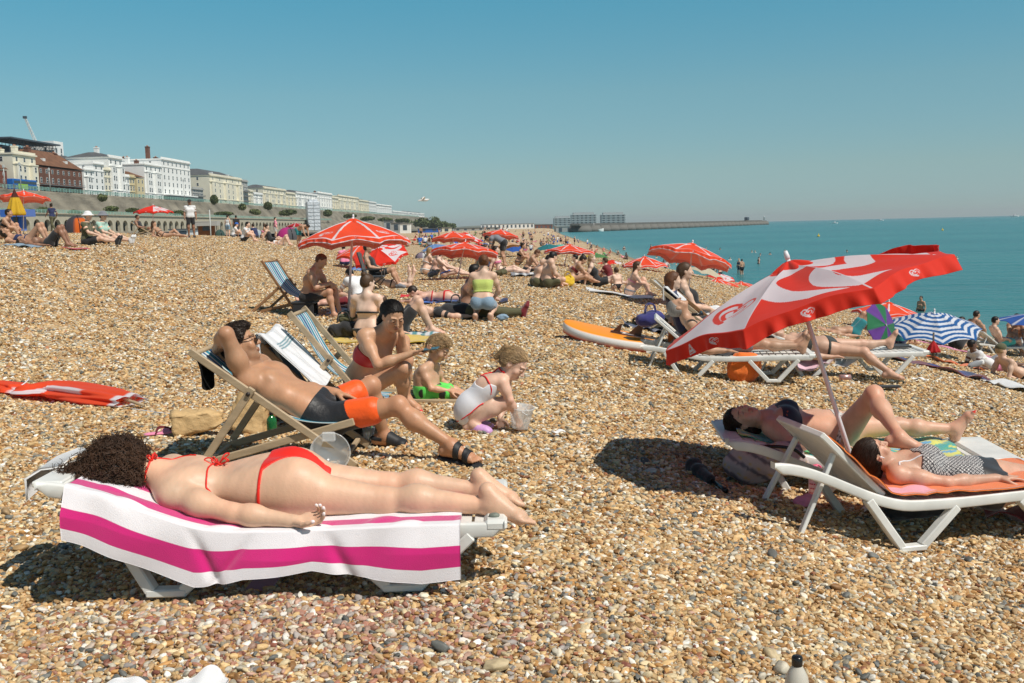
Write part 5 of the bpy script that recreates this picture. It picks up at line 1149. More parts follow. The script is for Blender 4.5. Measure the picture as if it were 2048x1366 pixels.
draped('towel', 'orange towel with a pink panel under the woman in the patterned top', [bk4(.44, -.24, .03), bk4(.28, -.28, .03), bk4(.12, -.30, .03), B4(-.25, -.30, .315), B4(.1, -.31, .305), B4(.5, -.31, .302), B4(.9, -.30, .302)], [bk4(.44, .22, .03), bk4(.28, .24, .03), bk4(.1, .26, .03), B4(-.25, .27, .31), B4(.1, .28, .305), B4(.5, .28, .302), B4(.9, .28, .302)], orange, amp=.008)
# ---------------------------------------------------------------- umbrellas
def stroke(px_, py_, line, w):
 """distance from points to a polyline minus half width (w may vary along it)"""
 d = np.full(px_.shape, 9.0); w = np.broadcast_to(w, (len(line),))
 for k in range(len(line)-1):
  ax, ay = line[k]; bx, by = line[k+1]; dx, dy = bx-ax, by-ay; t = np.clip(((px_-ax)*dx+(py_-ay)*dy)/(dx*dx+dy*dy+1e-9), 0, 1)
  d = np.minimum(d, np.hypot(px_-ax-t*dx, py_-ay-t*dy)-(w[k]*(1-t)+w[k+1]*t)/2)
 return d
def heart_lines():
 """the emblem: an outer heart line and a smaller open heart curling inside it; unit size about 2 x 1.8, point down"""
 L1 = cat([(-.05, .48), (-.30, .78), (-.68, .74), (-.96, .34), (-.80, -.20), (-.30, -.72), (.12, -.95)], 8)
 R1 = cat([(-.05, .48), (.30, .80), (.72, .76), (.98, .36), (.84, -.14), (.48, -.52)], 8)
 L2 = cat([(.02, .06), (-.18, .32), (-.44, .26), (-.52, -.02), (-.30, -.36), (.02, -.62)], 8)
 R2 = cat([(.02, .06), (.24, .34), (.52, .30), (.58, .02), (.36, -.30), (.10, -.44)], 8)
 return [(L1, np.linspace(.20, .30, len(L1))), (R1, np.linspace(.20, .06, len(R1))), (L2, np.linspace(.16, .22, len(L2))), (R2, np.linspace(.16, .06, len(R2)))]
HL = heart_lines()
def heart(x, y, cx, cy, s_, rot=0):
 x, y, cx, cy = -x, -y, -cx, -cy
 c, sn = math.cos(rot), math.sin(rot); X = ((x-cx)*c+(y-cy)*sn)/s_; Y = (-(x-cx)*sn+(y-cy)*c)/s_; m = np.zeros(x.shape, bool); near = (np.abs(X) < 1.3) & (np.abs(Y) < 1.3)
 if near.any():
  xs_, ys_ = X[near], Y[near]; q = np.zeros(xs_.shape, bool)
  for ln, w in HL: q |= stroke(xs_, ys_, ln, w) < 0
  m[near] = q
 return m
URED, UORG, UWHITE, UDARK = s2l((.94, .20, .09)), s2l((.98, .33, .13)), s2l((.93, .93, .95)), s2l((.75, .05, .08))
def umb_colour(style, th, r, n=8, base=None):
 """colour of the canopy at angle th (0..2pi) and radius r (0..1 canopy, 1..1.16 valance)"""
 k = np.floor(th/(2*np.pi/n)).astype(int) % n; a = (th/(2*np.pi/n)) % 1-.5; half = np.tan(np.pi/n); X = r*np.sin(a*2*np.pi/n); Y = r*np.cos(a*2*np.pi/n); xr = np.abs(X)/np.maximum(Y*half, 1e-6)
 c = np.tile(np.array(base or UORG), th.shape+(1,)); W_ = np.array(UWHITE)
 if style == 'A':        # white piping along the ribs and the hem, an emblem on every panel
  m = (Y*half-np.abs(X) < .026) & (r > .10) & (r < 1.0); m |= (r > .965) & (r < .998) | (r > 1.125)
  for q in range(n):
   pm_ = k == q
   if q % 2 == 0: m |= pm_ & heart(X, Y, 0, .74, .125, 0) & (r < 1)
   m |= pm_ & heart(X*1.0, Y, 0, 1.055, .030, 0)
  c[m] = W_
 elif style == 'B':      # two great open hearts wrapped over the canopy, one white panel with a red emblem
  c[:] = base or URED; gx, gy = r*np.sin(th-math.radians(284)), r*np.cos(th-math.radians(284))   # axis of the hearts at panel 3 edge
  m = np.zeros(th.shape, bool)
  out = cat([(0, .26), (.16, .08), (.40, .05), (.57, .26), (.63, .50), (.58, .88)], 8); inn = cat([(0, .56), (.12, .42), (.28, .40), (.42, .54), (.42, .74), (.22, .95)], 8)
  for s0 in (-1, 1):
   m |= stroke(gx*s0, gy, out, .155) < 0; m |= stroke(gx*s0, gy, inn, .14) < 0
  m &= (r < .90); c[m] = W_
  wp = (k == 0) & (r > .16) & (r < .985); c[wp] = W_; c[(k == 0) & (xr > .955) & (r < .985)] = W_
  em = (k == 0) & heart(X, Y, .0, .66, .17, 0); c[em] = URED
  for q in range(n): c[(k == q) & heart(X, Y, (-.12 if q == 0 else 0), 1.075, .045)] = W_
  tri = (k == 0) & ((stroke(X, Y, [(.155, 1.02), (.115, 1.12), (.195, 1.12), (.155, 1.02)], .014) < 0) | (stroke(X, Y, [(.14, 1.09), (.17, 1.09)], .03) < 0)); c[tri] = W_
  c[((k == 1) | (k == 7)) & (xr > .975) & (r > .15) & (r < .985)] = W_
 elif style == 'S':      # blue and white rings
  ring = np.floor(Y*13.6).astype(int) % 2 == 0; c[:] = s2l((.93, .94, .97)); c[ring & (Y > .03)] = s2l((.07, .40, .68))
 elif style == 'Q':      # alternating purple and green panels
  c[:] = np.where((k % 2 == 0)[..., None], s2l((.16, .50, .33)), s2l((.45, .25, .62)))
 elif style == 'R':
  c[:] = base; m = (Y*half-np.abs(X) < .02) & (r > .1); c[m] = W_
 return c
def umbrella(label, hub, R=1.0, tilt=(0, 0), spin=0.0, style='A', res=(20, 20), foot=None, drop=.27, val=.13, pole_r=.014, group=None, base=None, name='beach_umbrella', wob=.012, pole=None, scallop=.5, translucent=.38, cat_='umbrella', flip=None, lining=None):
 hub = np.array(hub, float); n = 8; na, nr = res
 up = unit(V3(tilt[0], tilt[1], 1)); fx = unit(np.cross((0, 1, 0), up)); fy = np.cross(up, fx); Rm = np.array([fx, fy, up])
 root = empty(name, hub, 0, label, cat_, group)
 rr = np.concatenate([np.linspace(0.0, 1, nr), np.linspace(1.003, 1.16, max(4, nr//5))]) if val else np.linspace(0, 1, nr)
 th = np.arange(n*na)/(n*na)*2*np.pi; TH, RR = np.meshgrid(th, rr, indexing='ij')
 a = (TH/(2*np.pi/n)) % 1-.5; poly = np.cos(np.pi/n)/np.cos(a*2*np.pi/n); sag = (1-(2*a)**2)
 rad = np.minimum(RR, 1)*R*(poly*(.985-.03*sag*RR)+(1-poly)*.15)
 z = -drop*R/.95*(np.minimum(RR, 1)**1.55)*(1)+0; z = z+.0-sag*.030*R*np.sin(np.pi*np.minimum(RR, 1))+sag*scallop*.10*R*np.clip(RR-.6, 0, .4)/.4*.6
 v_ = np.clip(RR-1, 0, 1)/.16 if val else 0*RR
 z = z-v_*val*R*(1-.10*sag); rad = rad+v_*.022*R+v_*wob*R*(np.sin(TH*37+hub[0])+.6*np.sin(TH*61))
 if flip is not None: z = z+v_*R*.19*np.exp(-((((np.degrees(TH+spin)-flip[0]+180) % 360)-180)/flip[1]*1.4)**4)
 if style != 'S': z += .006*R*np.sin(TH*13+RR*9)*RR
 X, Y = rad*np.sin(TH+spin), rad*np.cos(TH+spin); V = X[..., None]*Rm[0]+Y[..., None]*Rm[1]+z[..., None]*Rm[2]
 c = umb_colour(style, TH, RR, n, base)
 A_, B_ = TH.shape; i = np.arange(A_*B_).reshape(A_, B_); i2 = np.roll(i, -1, 0); f = np.stack([i[:, :-1], i2[:, :-1], i2[:, 1:], i[:, 1:]], -1).reshape(-1, 4)
 me = fast_mesh('canopy', V.reshape(-1, 3), f); setcol(me, c.reshape(-1, 3))
 o = link('canopy', me, root, mat('canopy_cloth', rough=.75, attr=1, bump=.3, bscale=14, bdist=.012, sheen=.15, translucent=translucent)); md = o.modifiers.new('thick', 'SOLIDIFY'); md.thickness = .003; md.material_offset = 1; md.material_offset_rim = 0
 lc = lining or (s2l((.96, .66, .60)) if style in 'AB' else tuple(.75*v for v in (base or (.7, .7, .75)))); me.materials.append(mat('canopy_lining_%d' % (hash(tuple(round(v, 3) for v in lc)) % 99991), lc, .8, translucent=.35))
 if style in 'AB':   # the raised vent cap over the hub
  rc = np.linspace(0, .19, 6); T2, R2 = np.meshgrid(th, rc, indexing='ij'); a2 = (T2/(2*np.pi/n)) % 1-.5
  zc = .035*R-.10*R*(R2/.19)**1.4+.012*R*np.sin(T2*8+1)*(R2/.19); rc_ = R2*R*(1+.10*np.sin(T2*8)); Vc = (rc_*np.sin(T2+spin))[..., None]*Rm[0]+(rc_*np.cos(T2+spin))[..., None]*Rm[1]+zc[..., None]*Rm[2]
  i = np.arange(T2.size).reshape(T2.shape); i2 = np.roll(i, -1, 0); f = np.stack([i[:, :-1], i[:, 1:], i2[:, 1:], i2[:, :-1]], -1).reshape(-1, 4)
  me = fast_mesh('vent_cap', Vc.reshape(-1, 3), f); cc = np.tile(np.array(base or (URED if style == 'B' else UORG)), (T2.size, 1)); setcol(me, cc); o = link('vent_cap', me, root, MATS['canopy_cloth']); md = o.modifiers.new('thick', 'SOLIDIFY'); md.thickness = .003
 WP = mat('white_tube', (.74, .74, .76), .35)
 pd = up*-1 if foot is None else unit(np.array(foot)-hub); L = pole or (np.linalg.norm(np.array(foot)-hub) if foot is not None else 1.9)
 top = -pd*.055*R; 
 if foot is not None: link('pole', tubes_mesh('pole', [np.array([top, pd*L*.5, pd*(L+.12)])], [[pole_r, pole_r, pole_r*1.25]], 10), root, WP)
 link('finial', tubes_mesh('finial', [np.array([top*1.9, top*1.2, top*.8])], [[.013*R, .018*R, .015*R]], 10), root, WP)
 ribs = []
 for q in range(n):
  t = q*2*np.pi/n+spin; e = (R*.97*math.sin(t))*Rm[0]+(R*.97*math.cos(t))*Rm[1]-drop*R/.95*Rm[2]; ribs.append(np.array([e*s0+Rm[2]*(drop*R/.95*(s0-s0**1.55)) - Rm[2]*.012 for s0 in (0.05, .3, .6, 1)]))
 if R > .5: link('ribs', tubes_mesh('ribs', ribs, [.004]*n, 4), root, WP)
 return root
GU = 'red and white beach umbrellas'
h0 = at0(1580, 532, 5.85); f0 = at0(1742, 1040, 5.85)
umbrella('large tilted red umbrella with white heart outlines and one white panel, nearest the camera', h0, R=.89, tilt=(-.325, .125), spin=math.radians(216), style='B', flip=(62, 50), res=(130, 170), foot=f0, drop=.245, val=.10, lining=s2l((.80, .06, .06)), pole_r=.0135, group=GU)
# ================================================================ people farther off, posed from a small library (local +x is where they face)
def PJ(pose, S=1.0):
 """joints for a pose, local metres at stature 1.70; returns J, face, up, front, pfront, hands, feet"""
 A = {}
 def put(**k): A.update({a: V3(*b) for a, b in k.items()})
 face, up, front, pf = V3(1, 0, 0), V3(0, 0, 1), V3(1, 0, 0), V3(1, 0, 0)
 h = {'R': ((.6, 0, -.8), (-.2, .8, 0), .5, 1), 'L': ((.6, 0, -.8), (-.2, -.8, 0), .5, -1)}
 ft = {'R': ((1, -.15, 0), (0, 0, 1)), 'L': ((1, .15, 0), (0, 0, 1))}
 if pose == 'stand':
  put(pelvis=(0, 0, .93), chest=(.01, 0, 1.22), neck=(0, 0, 1.43), head=(.02, 0, 1.60), shR=(0, -.18, 1.38), shL=(0, .18, 1.38), hipR=(0, -.09, .89), hipL=(0, .09, .89), knR=(.03, -.10, .48), knL=(.0, .12, .48), anR=(-.03, -.10, .08), anL=(-.02, .13, .08), elR=(-.03, -.24, 1.12), wrR=(.07, -.25, .88), elL=(-.03, .24, 1.12), wrL=(.07, .25, .88))
 elif pose == 'walk':
  put(pelvis=(0, 0, .91), chest=(.03, 0, 1.20), neck=(.03, 0, 1.41), head=(.06, 0, 1.58), shR=(.03, -.18, 1.36), shL=(.03, .18, 1.36), hipR=(0, -.09, .88), hipL=(0, .09, .88), knR=(.22, -.10, .52), knL=(-.06, .10, .47), anR=(.30, -.10, .10), anL=(-.32, .10, .16), elR=(-.12, -.24, 1.13), wrR=(-.02, -.25, .90), elL=(.12, .24, 1.12), wrL=(.30, .22, .98)); ft['L'] = ((.7, 0, -.7), (.7, 0, .7))
 elif pose == 'knees':       # sitting, knees drawn up, arms round them
  put(pelvis=(0, 0, .12), chest=(.07, 0, .40), neck=(.16, 0, .57), head=(.22, 0, .73), shR=(.14, -.17, .53), shL=(.14, .17, .53), hipR=(.02, -.09, .11), hipL=(.02, .09, .11), knR=(.36, -.10, .38), knL=(.36, .10, .40), anR=(.50, -.10, .07), anL=(.48, .11, .07), elR=(.28, -.22, .33), wrR=(.42, -.10, .30), elL=(.28, .22, .33), wrL=(.43, .05, .30))
  front = pf = unit(V3(1, 0, -.3)); pf = V3(1, 0, 0)
 elif pose == 'legs_out':    # sitting, legs stretched, leaning back on the hands
  put(pelvis=(0, 0, .11), chest=(-.10, 0, .38), neck=(-.14, 0, .58), head=(-.12, 0, .75), shR=(-.14, -.18, .54), shL=(-.14, .18, .54), hipR=(.02, -.09, .10), hipL=(.02, .09, .10), knR=(.42, -.10, .15), knL=(.40, .10, .22), anR=(.82, -.11, .07), anL=(.78, .11, .07), elR=(-.26, -.23, .29), wrR=(-.32, -.24, .05), elL=(-.26, .23, .29), wrL=(-.32, .24, .05)); ft = {k: ((.35, 0, .93), (-.9, 0, .3)) for k in 'LR'}; pf = V3(.3, 0, 1)
 elif pose == 'lean_fwd':    # sitting, legs out, bent forward over them
  put(pelvis=(0, 0, .11), chest=(.10, 0, .37), neck=(.24, 0, .52), head=(.36, 0, .62), shR=(.21, -.18, .49), shL=(.21, .18, .49), hipR=(.02, -.10, .11), hipL=(.02, .10, .11), knR=(.38, -.26, .17), knL=(.38, .24, .20), anR=(.62, -.10, .07), anL=(.60, .06, .08), elR=(.36, -.26, .28), wrR=(.52, -.12, .18), elL=(.36, .26, .28), wrL=(.52, .10, .18)); face = V3(.8, 0, -.6); up = V3(.6, 0, .8); front = V3(.8, 0, -.5)
 elif pose == 'cross':
  put(pelvis=(0, 0, .11), chest=(.02, 0, .40), neck=(.04, 0, .60), head=(.08, 0, .77), shR=(.03, -.18, .56), shL=(.03, .18, .56), hipR=(.03, -.10, .11), hipL=(.03, .10, .11), knR=(.24, -.32, .17), knL=(.24, .32, .17), anR=(.30, .06, .07), anL=(.26, -.08, .09), elR=(.08, -.26, .30), wrR=(.27, -.16, .22), elL=(.08, .26, .30), wrL=(.27, .16, .22)); ft = {'R': ((.2, .9, -.1), (0, 0, 1)), 'L': ((.2, -.9, -.1), (0, 0, 1))}
 elif pose == 'supine':
  put(pelvis=(0, 0, .11), chest=(-.29, 0, .12), neck=(-.50, 0, .11), head=(-.67, 0, .12), shR=(-.45, -.18, .10), shL=(-.45, .18, .10), hipR=(.03, -.09, .10), hipL=(.03, .09, .10), knR=(.46, -.11, .10), knL=(.46, .12, .10), anR=(.86, -.12, .08), anL=(.86, .13, .08), elR=(-.22, -.28, .06), wrR=(.02, -.26, .05), elL=(-.22, .28, .06), wrL=(.02, .26, .05))
  face = V3(.1, 0, 1); up = V3(-1, 0, .1); front = pf = V3(0, 0, 1); ft = {k: ((.3, 0, .95), (-.95, 0, .3)) for k in 'LR'}; h = {k: ((1, 0, 0), (0, 0, -1), .3, 1) for k in 'LR'}
 elif pose == 'supine_knees':
  put(pelvis=(0, 0, .11), chest=(-.29, 0, .12), neck=(-.50, 0, .11), head=(-.67, 0, .14), shR=(-.45, -.18, .10), shL=(-.45, .18, .10), hipR=(.03, -.09, .11), hipL=(.03, .09, .11), knR=(.30, -.11, .44), knL=(.26, .12, .46), anR=(.47, -.11, .07), anL=(.42, .13, .07), elR=(-.22, -.28, .06), wrR=(.02, -.26, .05), elL=(-.22, .28, .06), wrL=(.02, .26, .05))
  face = V3(.1, 0, 1); up = V3(-1, 0, .1); front = pf = V3(0, 0, 1); h = {k: ((1, 0, 0), (0, 0, -1), .3, 1) for k in 'LR'}
 elif pose in ('prone', 'prone_kick'):
  put(pelvis=(0, 0, .11), chest=(-.29, 0, .14), neck=(-.49, 0, .17), head=(-.63, 0, .22), shR=(-.44, -.18, .14), shL=(-.44, .18, .14), hipR=(.03, -.09, .10), hipL=(.03, .09, .10), knR=(.46, -.11, .07), knL=(.46, .12, .07), anR=(.86, -.12, .08), anL=(.86, .13, .08), elR=(-.60, -.26, .05), wrR=(-.78, -.10, .05), elL=(-.60, .26, .05), wrL=(-.78, .10, .05))
  face = V3(-.5, 0, -.8); up = V3(-.8, 0, .5); front = pf = V3(0, 0, -1); ft = {k: ((.8, 0, -.6), (-.6, 0, -.8)) for k in 'LR'}; h = {k: ((-.7, 0, 0), (0, 0, -1), .3, 1) for k in 'LR'}
  if pose == 'prone_kick': put(anR=(.50, -.12, .47), anL=(.62, .12, .44)); ft = {k: ((.1, 0, 1), (1, 0, 0)) for k in 'LR'}; put(chest=(-.28, 0, .20), neck=(-.44, 0, .33), head=(-.55, 0, .46), shR=(-.42, -.18, .29), shL=(-.42, .18, .29)); face = V3(-1, 0, -.2); up = V3(-.2, 0, 1); front = V3(-.5, 0, -.8)
 elif pose == 'side':        # lying propped on the elbows, chest up
  put(pelvis=(0, 0, .11), chest=(-.24, 0, .25), neck=(-.38, 0, .42), head=(-.42, 0, .58), shR=(-.34, -.18, .38), shL=(-.34, .18, .38), hipR=(.03, -.09, .10), hipL=(.03, .09, .10), knR=(.42, -.11, .13), knL=(.36, .12, .30), anR=(.84, -.12, .08), anL=(.62, .13, .08), elR=(-.42, -.24, .10), wrR=(-.22, -.26, .05), elL=(-.42, .24, .10), wrL=(-.22, .26, .05)); front = V3(.5, 0, .8); pf = V3(.2, 0, 1)
 elif pose == 'chair':       # seated on something .30 high, leaning back
  put(pelvis=(0, 0, .36), chest=(-.13, 0, .62), neck=(-.20, 0, .81), head=(-.16, 0, .98), shR=(-.20, -.18, .76), shL=(-.20, .18, .76), hipR=(.03, -.09, .35), hipL=(.03, .09, .35), knR=(.42, -.12, .44), knL=(.42, .12, .45), anR=(.58, -.12, .08), anL=(.60, .12, .08), elR=(-.08, -.26, .52), wrR=(.14, -.18, .48), elL=(-.08, .26, .52), wrL=(.14, .18, .48)); front = V3(1, 0, .3)
 elif pose == 'bench':       # seated, bent forward, elbows on knees
  put(pelvis=(0, 0, .36), chest=(.07, 0, .64), neck=(.16, 0, .82), head=(.27, 0, .95), shR=(.14, -.19, .77), shL=(.14, .19, .77), hipR=(.03, -.09, .35), hipL=(.03, .09, .35), knR=(.42, -.12, .44), knL=(.42, .14, .45), anR=(.48, -.12, .08), anL=(.50, .14, .08), elR=(.24, -.24, .52), wrR=(.44, -.08, .58), elL=(.26, .24, .52), wrL=(.40, .04, .55)); face = V3(.85, 0, -.5); up = V3(.5, 0, .85); front = V3(.9, 0, -.3)
 elif pose == 'kneel':
  put(pelvis=(0, 0, .30), chest=(.08, 0, .56), neck=(.15, 0, .75), head=(.21, 0, .91), shR=(.13, -.17, .70), shL=(.13, .17, .70), hipR=(.02, -.09, .28), hipL=(.02, .09, .28), knR=(.38, -.14, .20), knL=(.38, .14, .20), anR=(.02, -.12, .08), anL=(.02, .12, .08), elR=(.20, -.24, .46), wrR=(.38, -.14, .34), elL=(.20, .24, .46), wrL=(.38, .14, .34)); ft = {k: ((.5, 0, -.8), (.8, 0, .5)) for k in 'LR'}; front = V3(1, 0, -.2)
 elif pose == 'bend':
  put(pelvis=(0, 0, .88), chest=(.24, 0, 1.02), neck=(.44, 0, 1.04), head=(.60, 0, 1.0), shR=(.40, -.18, 1.0), shL=(.40, .18, 1.0), hipR=(0, -.09, .85), hipL=(0, .09, .85), knR=(.05, -.10, .46), knL=(.05, .10, .46), anR=(-.03, -.10, .08), anL=(-.05, .10, .08), elR=(.46, -.2, .74), wrR=(.52, -.14, .52), elL=(.46, .2, .74), wrL=(.52, .14, .52)); face = V3(.3, 0, -1); up = V3(1, 0, .2); front = V3(.2, 0, -1)
 return A, face, up, front, pf, h, ft
CC = {'red': s2l((.78, .08, .10)), 'black': (.014, .014, .016), 'white': (.76, .76, .76), 'navy': s2l((.12, .16, .32)), 'blue': s2l((.16, .38, .72)), 'teal': s2l((.15, .52, .55)), 'pink': s2l((.92, .55, .68)), 'green': s2l((.36, .58, .34)), 'lime': s2l((.74, .80, .42)), 'khaki': s2l((.34, .33, .22)), 'mint': s2l((.66, .80, .74)), 'denim': s2l((.52, .62, .70)), 'grey': s2l((.48, .49, .52)), 'yellow': s2l((.90, .75, .18)), 'maroon': s2l((.45, .08, .12)), 'aqua': s2l((.38, .80, .74)), 'purple': s2l((.20, .20, .46)), 'cream': s2l((.86, .82, .72)), 'orange': s2l((.93, .45, .12))}
def cmat(c): return cloth('cloth_'+c, CC[c], .85, bump=.5, bscale=40, bdist=.01)
def wear(f, p, top=None, bottom=None):
 J = f.J; up, sd, fr = pel_frame(f); S = f.S; uc = unit(J['neck']-J['chest'])
 if top:
  kind, c = top
  if kind == 'shirt': garment(f, 'shirt', p, cmat(c), lambda F: (f.torso(F, .014*S), [f.arm(F, sd_, .012*S, t1=.62) for sd_ in 'LR']), cut=fmax(fneg(plane(J['pelvis']-up*.02*S, up)), plane(J['neck']+uc*.02*S, uc)))
  if kind == 'vest': garment(f, 'vest', p, cmat(c), lambda F: f.torso(F, .016*S), cut=fmax(fneg(plane(J['pelvis']+up*.03*S, up)), plane(J['chest']+uc*.15*S, uc)))
  if kind == 'crop': garment(f, 'top', p, cmat(c), lambda F: f.torso(F, .012*S), cut=fmax(fneg(plane(J['chest']-up*.13*S, up)), plane(J['chest']+uc*.07*S, uc)))
  if kind == 'bikini': bandtop(f, 'bikini_top', p, cmat(c), .009, top=.03, low=-.045)
  if kind == 'string': bandtop(f, 'bikini_top', p, cmat(c), .010, top=-.015, low=-.04)
  if kind == 'dress': garment(f, 'dress', p, cmat(c), lambda F: (f.torso(F, .022*S), [f.leg(F, sd_, .03*S, t1=.7) for sd_ in 'LR']), cut=plane(J['chest']+uc*.10*S, uc))
 if bottom:
  kind, c = bottom
  if kind == 'shorts': garment(f, 'shorts', p, cmat(c), lambda F: (f.torso(F, .014*S, ('pelvis',)), [f.leg(F, sd_, .014*S, t1=.6, loose=.01*S) for sd_ in 'LR']), cut=plane(J['pelvis']+up*.10*S, up))
  if kind == 'trousers': garment(f, 'trousers', p, cmat(c), lambda F: (f.torso(F, .014*S, ('pelvis',)), [f.leg(F, sd_, .016*S, t1=2) for sd_ in 'LR']), cut=plane(J['pelvis']+up*.10*S, up))
  if kind == 'brief': brief(f, 'bikini_bottom', p, cmat(c), .010, wide=.15, narrow=.04, string=.035)
def mini(pose, loc, heading, tone, label, top=None, bottom=None, hair_=('short', 'dark'), sex='f', S=.97, h=.014, fat=1.0, group=None, cap=None, shoes=None, child=False, turn=0, merge=False, J=None, nod=0):
 """heading: radians, 0 = facing +x (right), pi/2 = away from the camera, -pi/2 = towards it"""
 A, face, up, front, pf, hn, ft = PJ(pose)
 if J: A.update({k: V3(*v) for k, v in J.items()})
 R = np.array(Matrix.Rotation(heading, 3, 'Z')); Rt = np.array(Matrix.Rotation(heading+turn, 3, 'Z'))
 k = S*1.0; loc = np.array(loc, float)
 Jw = {a: R@(b*k) for a, b in A.items()}
 face = V3(*face)+V3(0, 0, -nod)
 f = Figure(Jw, k, sex, fat, face=Rt@face, up=Rt@up, front=R@front, pfront=R@pf, h=h, child=child, hands={q: (R@V3(*v[0]), R@V3(*v[1]), v[2], v[3]) for q, v in hn.items()}, feet={q: (R@V3(*v[0]), R@V3(*v[1])) for q, v in ft.items()})
 f.body_field(); me = f.F.mesh('person'); f.paint(me, TONES[tone])
 p = link('person', me, None, SKIN_FAR); tag(p, label, 'person', group)
 if hair_: hair(f, hair_[0], hair_[1], p, h=max(.009, h*.8))
 wear(f, p, top, bottom)
 if cap:
  F = Field(f.hc-.25, f.hc+.25, .010); R_, hs = f.HR, f.hs; F.ell(f.hpt(0, -.01, .055), R_, V3(.092, .108, .085)*hs, .01); A_ = np.maximum(F.F, plane(f.hpt(0, 0, .025), f.HR[2])(*F.pts())*-1); F.F = A_.astype(np.float32)
  if cap[0] == 'bucket': F.cone(f.hpt(0, -.01, .022), f.hpt(0, -.01, .045), .165*hs, .12*hs, .01, R_[2], .2)
  else: F.cone(f.hpt(0, .07, .035), f.hpt(0, .13, .025), .06*hs, .05*hs, .01, R_[2], .18)
  link('hat', F.mesh('hat'), p, cmat(cap[1]))
 if shoes:
  for sd_ in 'LR':
   F = Field(f.J['an'+sd_]-.3, f.J['an'+sd_]+.3, .011); f.foot(F, sd_, .010); link('shoe', F.mesh('shoe'), p, cmat(shoes))
 p.location = loc; return p
def at_g(px, py): g = G(px, py); return g
def bx3(px, py): return None
# ================================================================ the middle distance
PI = math.pi
def cloth_flat(label, px0, px1, py, col, depth=.8, cat_='towel', name='towel', rz=0, amp=.03, stripes=None, grp=None, thick=.01):
 a = G(px0, py); b = G(px1, py); n, m_ = 26, 16; L = abs(b.x-a.x); cx, cy = (a.x+b.x)/2, (a.y+b.y)/2+depth/2
 u, v = np.meshgrid(np.linspace(-.5, .5, n), np.linspace(-.5, .5, m_), indexing='ij'); X = u*L*(1+.04*np.sin(v*7)); Y = v*depth*(1+.05*np.sin(u*9)); c, s_ = math.cos(rz), math.sin(rz)
 WX = cx+X*c-Y*s_; WY = cy+X*s_+Y*c; Z = gz(WX, WY)+.012+np.abs(vnoise(np.stack([WX, WY, 0*WX], -1).reshape(-1, 3), 7, int(abs(px0)) % 97)).reshape(n, m_)*amp
 cc = np.tile(np.array(CC[col] if isinstance(col, str) else col), (n, m_, 1))
 if stripes: k = (np.floor(u*stripes[1]) % 2 == 0); cc = np.where(k[..., None], CC[stripes[0]], cc)
 org = np.array([cx, cy, float(gz(cx, cy))]); o = link(name, sheet(name, np.stack([WX, WY, Z], -1)-org, thick, cc), None, MATS['terry']); o.location = org
 return tag(o, label, cat_, grp)
def bag(label, px, py, size, col, name='bag', seed=0, cat_='bag', handles=True, loc=None, shape=(1, .7, .8)):
 g = Vector(loc) if loc is not None else G(px, py); F = Field(V3(-1, -1, -.1)*size, V3(1, 1, 1.3)*size, size*.045); r = np.random.RandomState(seed)
 F.ell(V3(0, 0, .33)*size, np.eye(3), V3(.55*shape[0], .5*shape[1], .36*shape[2])*size, .1*size); F.ell(V3(-.18, 0, .28)*size, np.eye(3), V3(.42*shape[0], .45*shape[1], .30*shape[2])*size, .1*size); F.ell(V3(.12, 0, .42)*size, np.eye(3), V3(.36*shape[0], .35*shape[1], .30*shape[2])*size, .1*size)
 me = F.mesh(name); co = np.empty(len(me.vertices)*3, np.float32); me.vertices.foreach_get('co', co); co = co.reshape(-1, 3).astype(float); no = np.empty(len(co)*3, np.float32); me.vertices.foreach_get('normal', no); no = no.reshape(-1, 3)
 co += no*(np.abs(vnoise(co/size, 4, seed))*-.06+np.abs(vnoise(co/size, 9, seed+1))*-.03)[:, None]*size; co[:, 2] = np.maximum(co[:, 2], 0); me.vertices.foreach_set('co', co.astype(np.float32).ravel()); me.update()
 o = link(name, me, None, cmat(col) if isinstance(col, str) else col); o.location = g-Vector((0, 0, .01)); tag(o, label, cat_)
 if handles: link('handle', tubes_mesh('handle', [cat([V3(-.2, y, .55)*size, V3(-.12, y*1.3, .85)*size, V3(.12, y*1.3, .85)*size, V3(.2, y, .55)*size], 6) for y in (-.12, .14)], [.022*size]*2, 5), o, cmat(col) if isinstance(col, str) else col)
 return o
# ---- big umbrella and neighbours
def umb(px, py, w, label, style='A', tilt=(0, 0), spin=0, R=1.0, fpx=None, base=None, drop=.30, val=.09, res=(9, 22), dd=None, group=GU, translucent=.28, pole_r=.016):
 d = dd or 2*R*FPX/w; hub = at0(px, py, d); g = ground_at(fpx or px, d+.1)
 return umbrella(label, hub, R=R, tilt=tilt, spin=spin, style=style, res=res, foot=g, drop=drop, val=val, group=group, base=base, pole_r=pole_r, scallop=1.0, translucent=translucent)
umb(706, 441, 235, 'wide red umbrella with white piping over the seated tattooed man', 'A', (-.02, .06), math.radians(12), fpx=697, res=(44, 60), drop=.36, val=.07, pole_r=.02)
umb(757, 498, 112, 'small tilted red umbrella with white heart outlines, under the wide piped one', 'B', (-.15, -.42), math.radians(100), R=.78, fpx=763, res=(40, 50), dd=27, drop=.22, val=.10)
umb(722, 489, 70, 'red piped umbrella partly hidden behind the small tilted heart umbrella', 'A', (-.1, -.1), .3, dd=36)
umb(906, 464, 92, 'red piped umbrella behind the one over the three seated sunbathers', 'A', (.0, .1), .3, dd=43)
umb(932, 466, 66, 'faded red and white umbrella farther back beside the piped one', 'B', (.2, -.1), 2.2, dd=56)
umb(1002, 460, 70, 'red umbrella farthest back among the large ones near the huts', 'A', (.1, .12), .5, dd=52)
umb(930, 486, 140, 'red umbrella whose pale underside shows, over three seated sunbathers', 'A', (.06, .15), math.radians(20), dd=28, res=(30, 40), drop=.26, fpx=915)
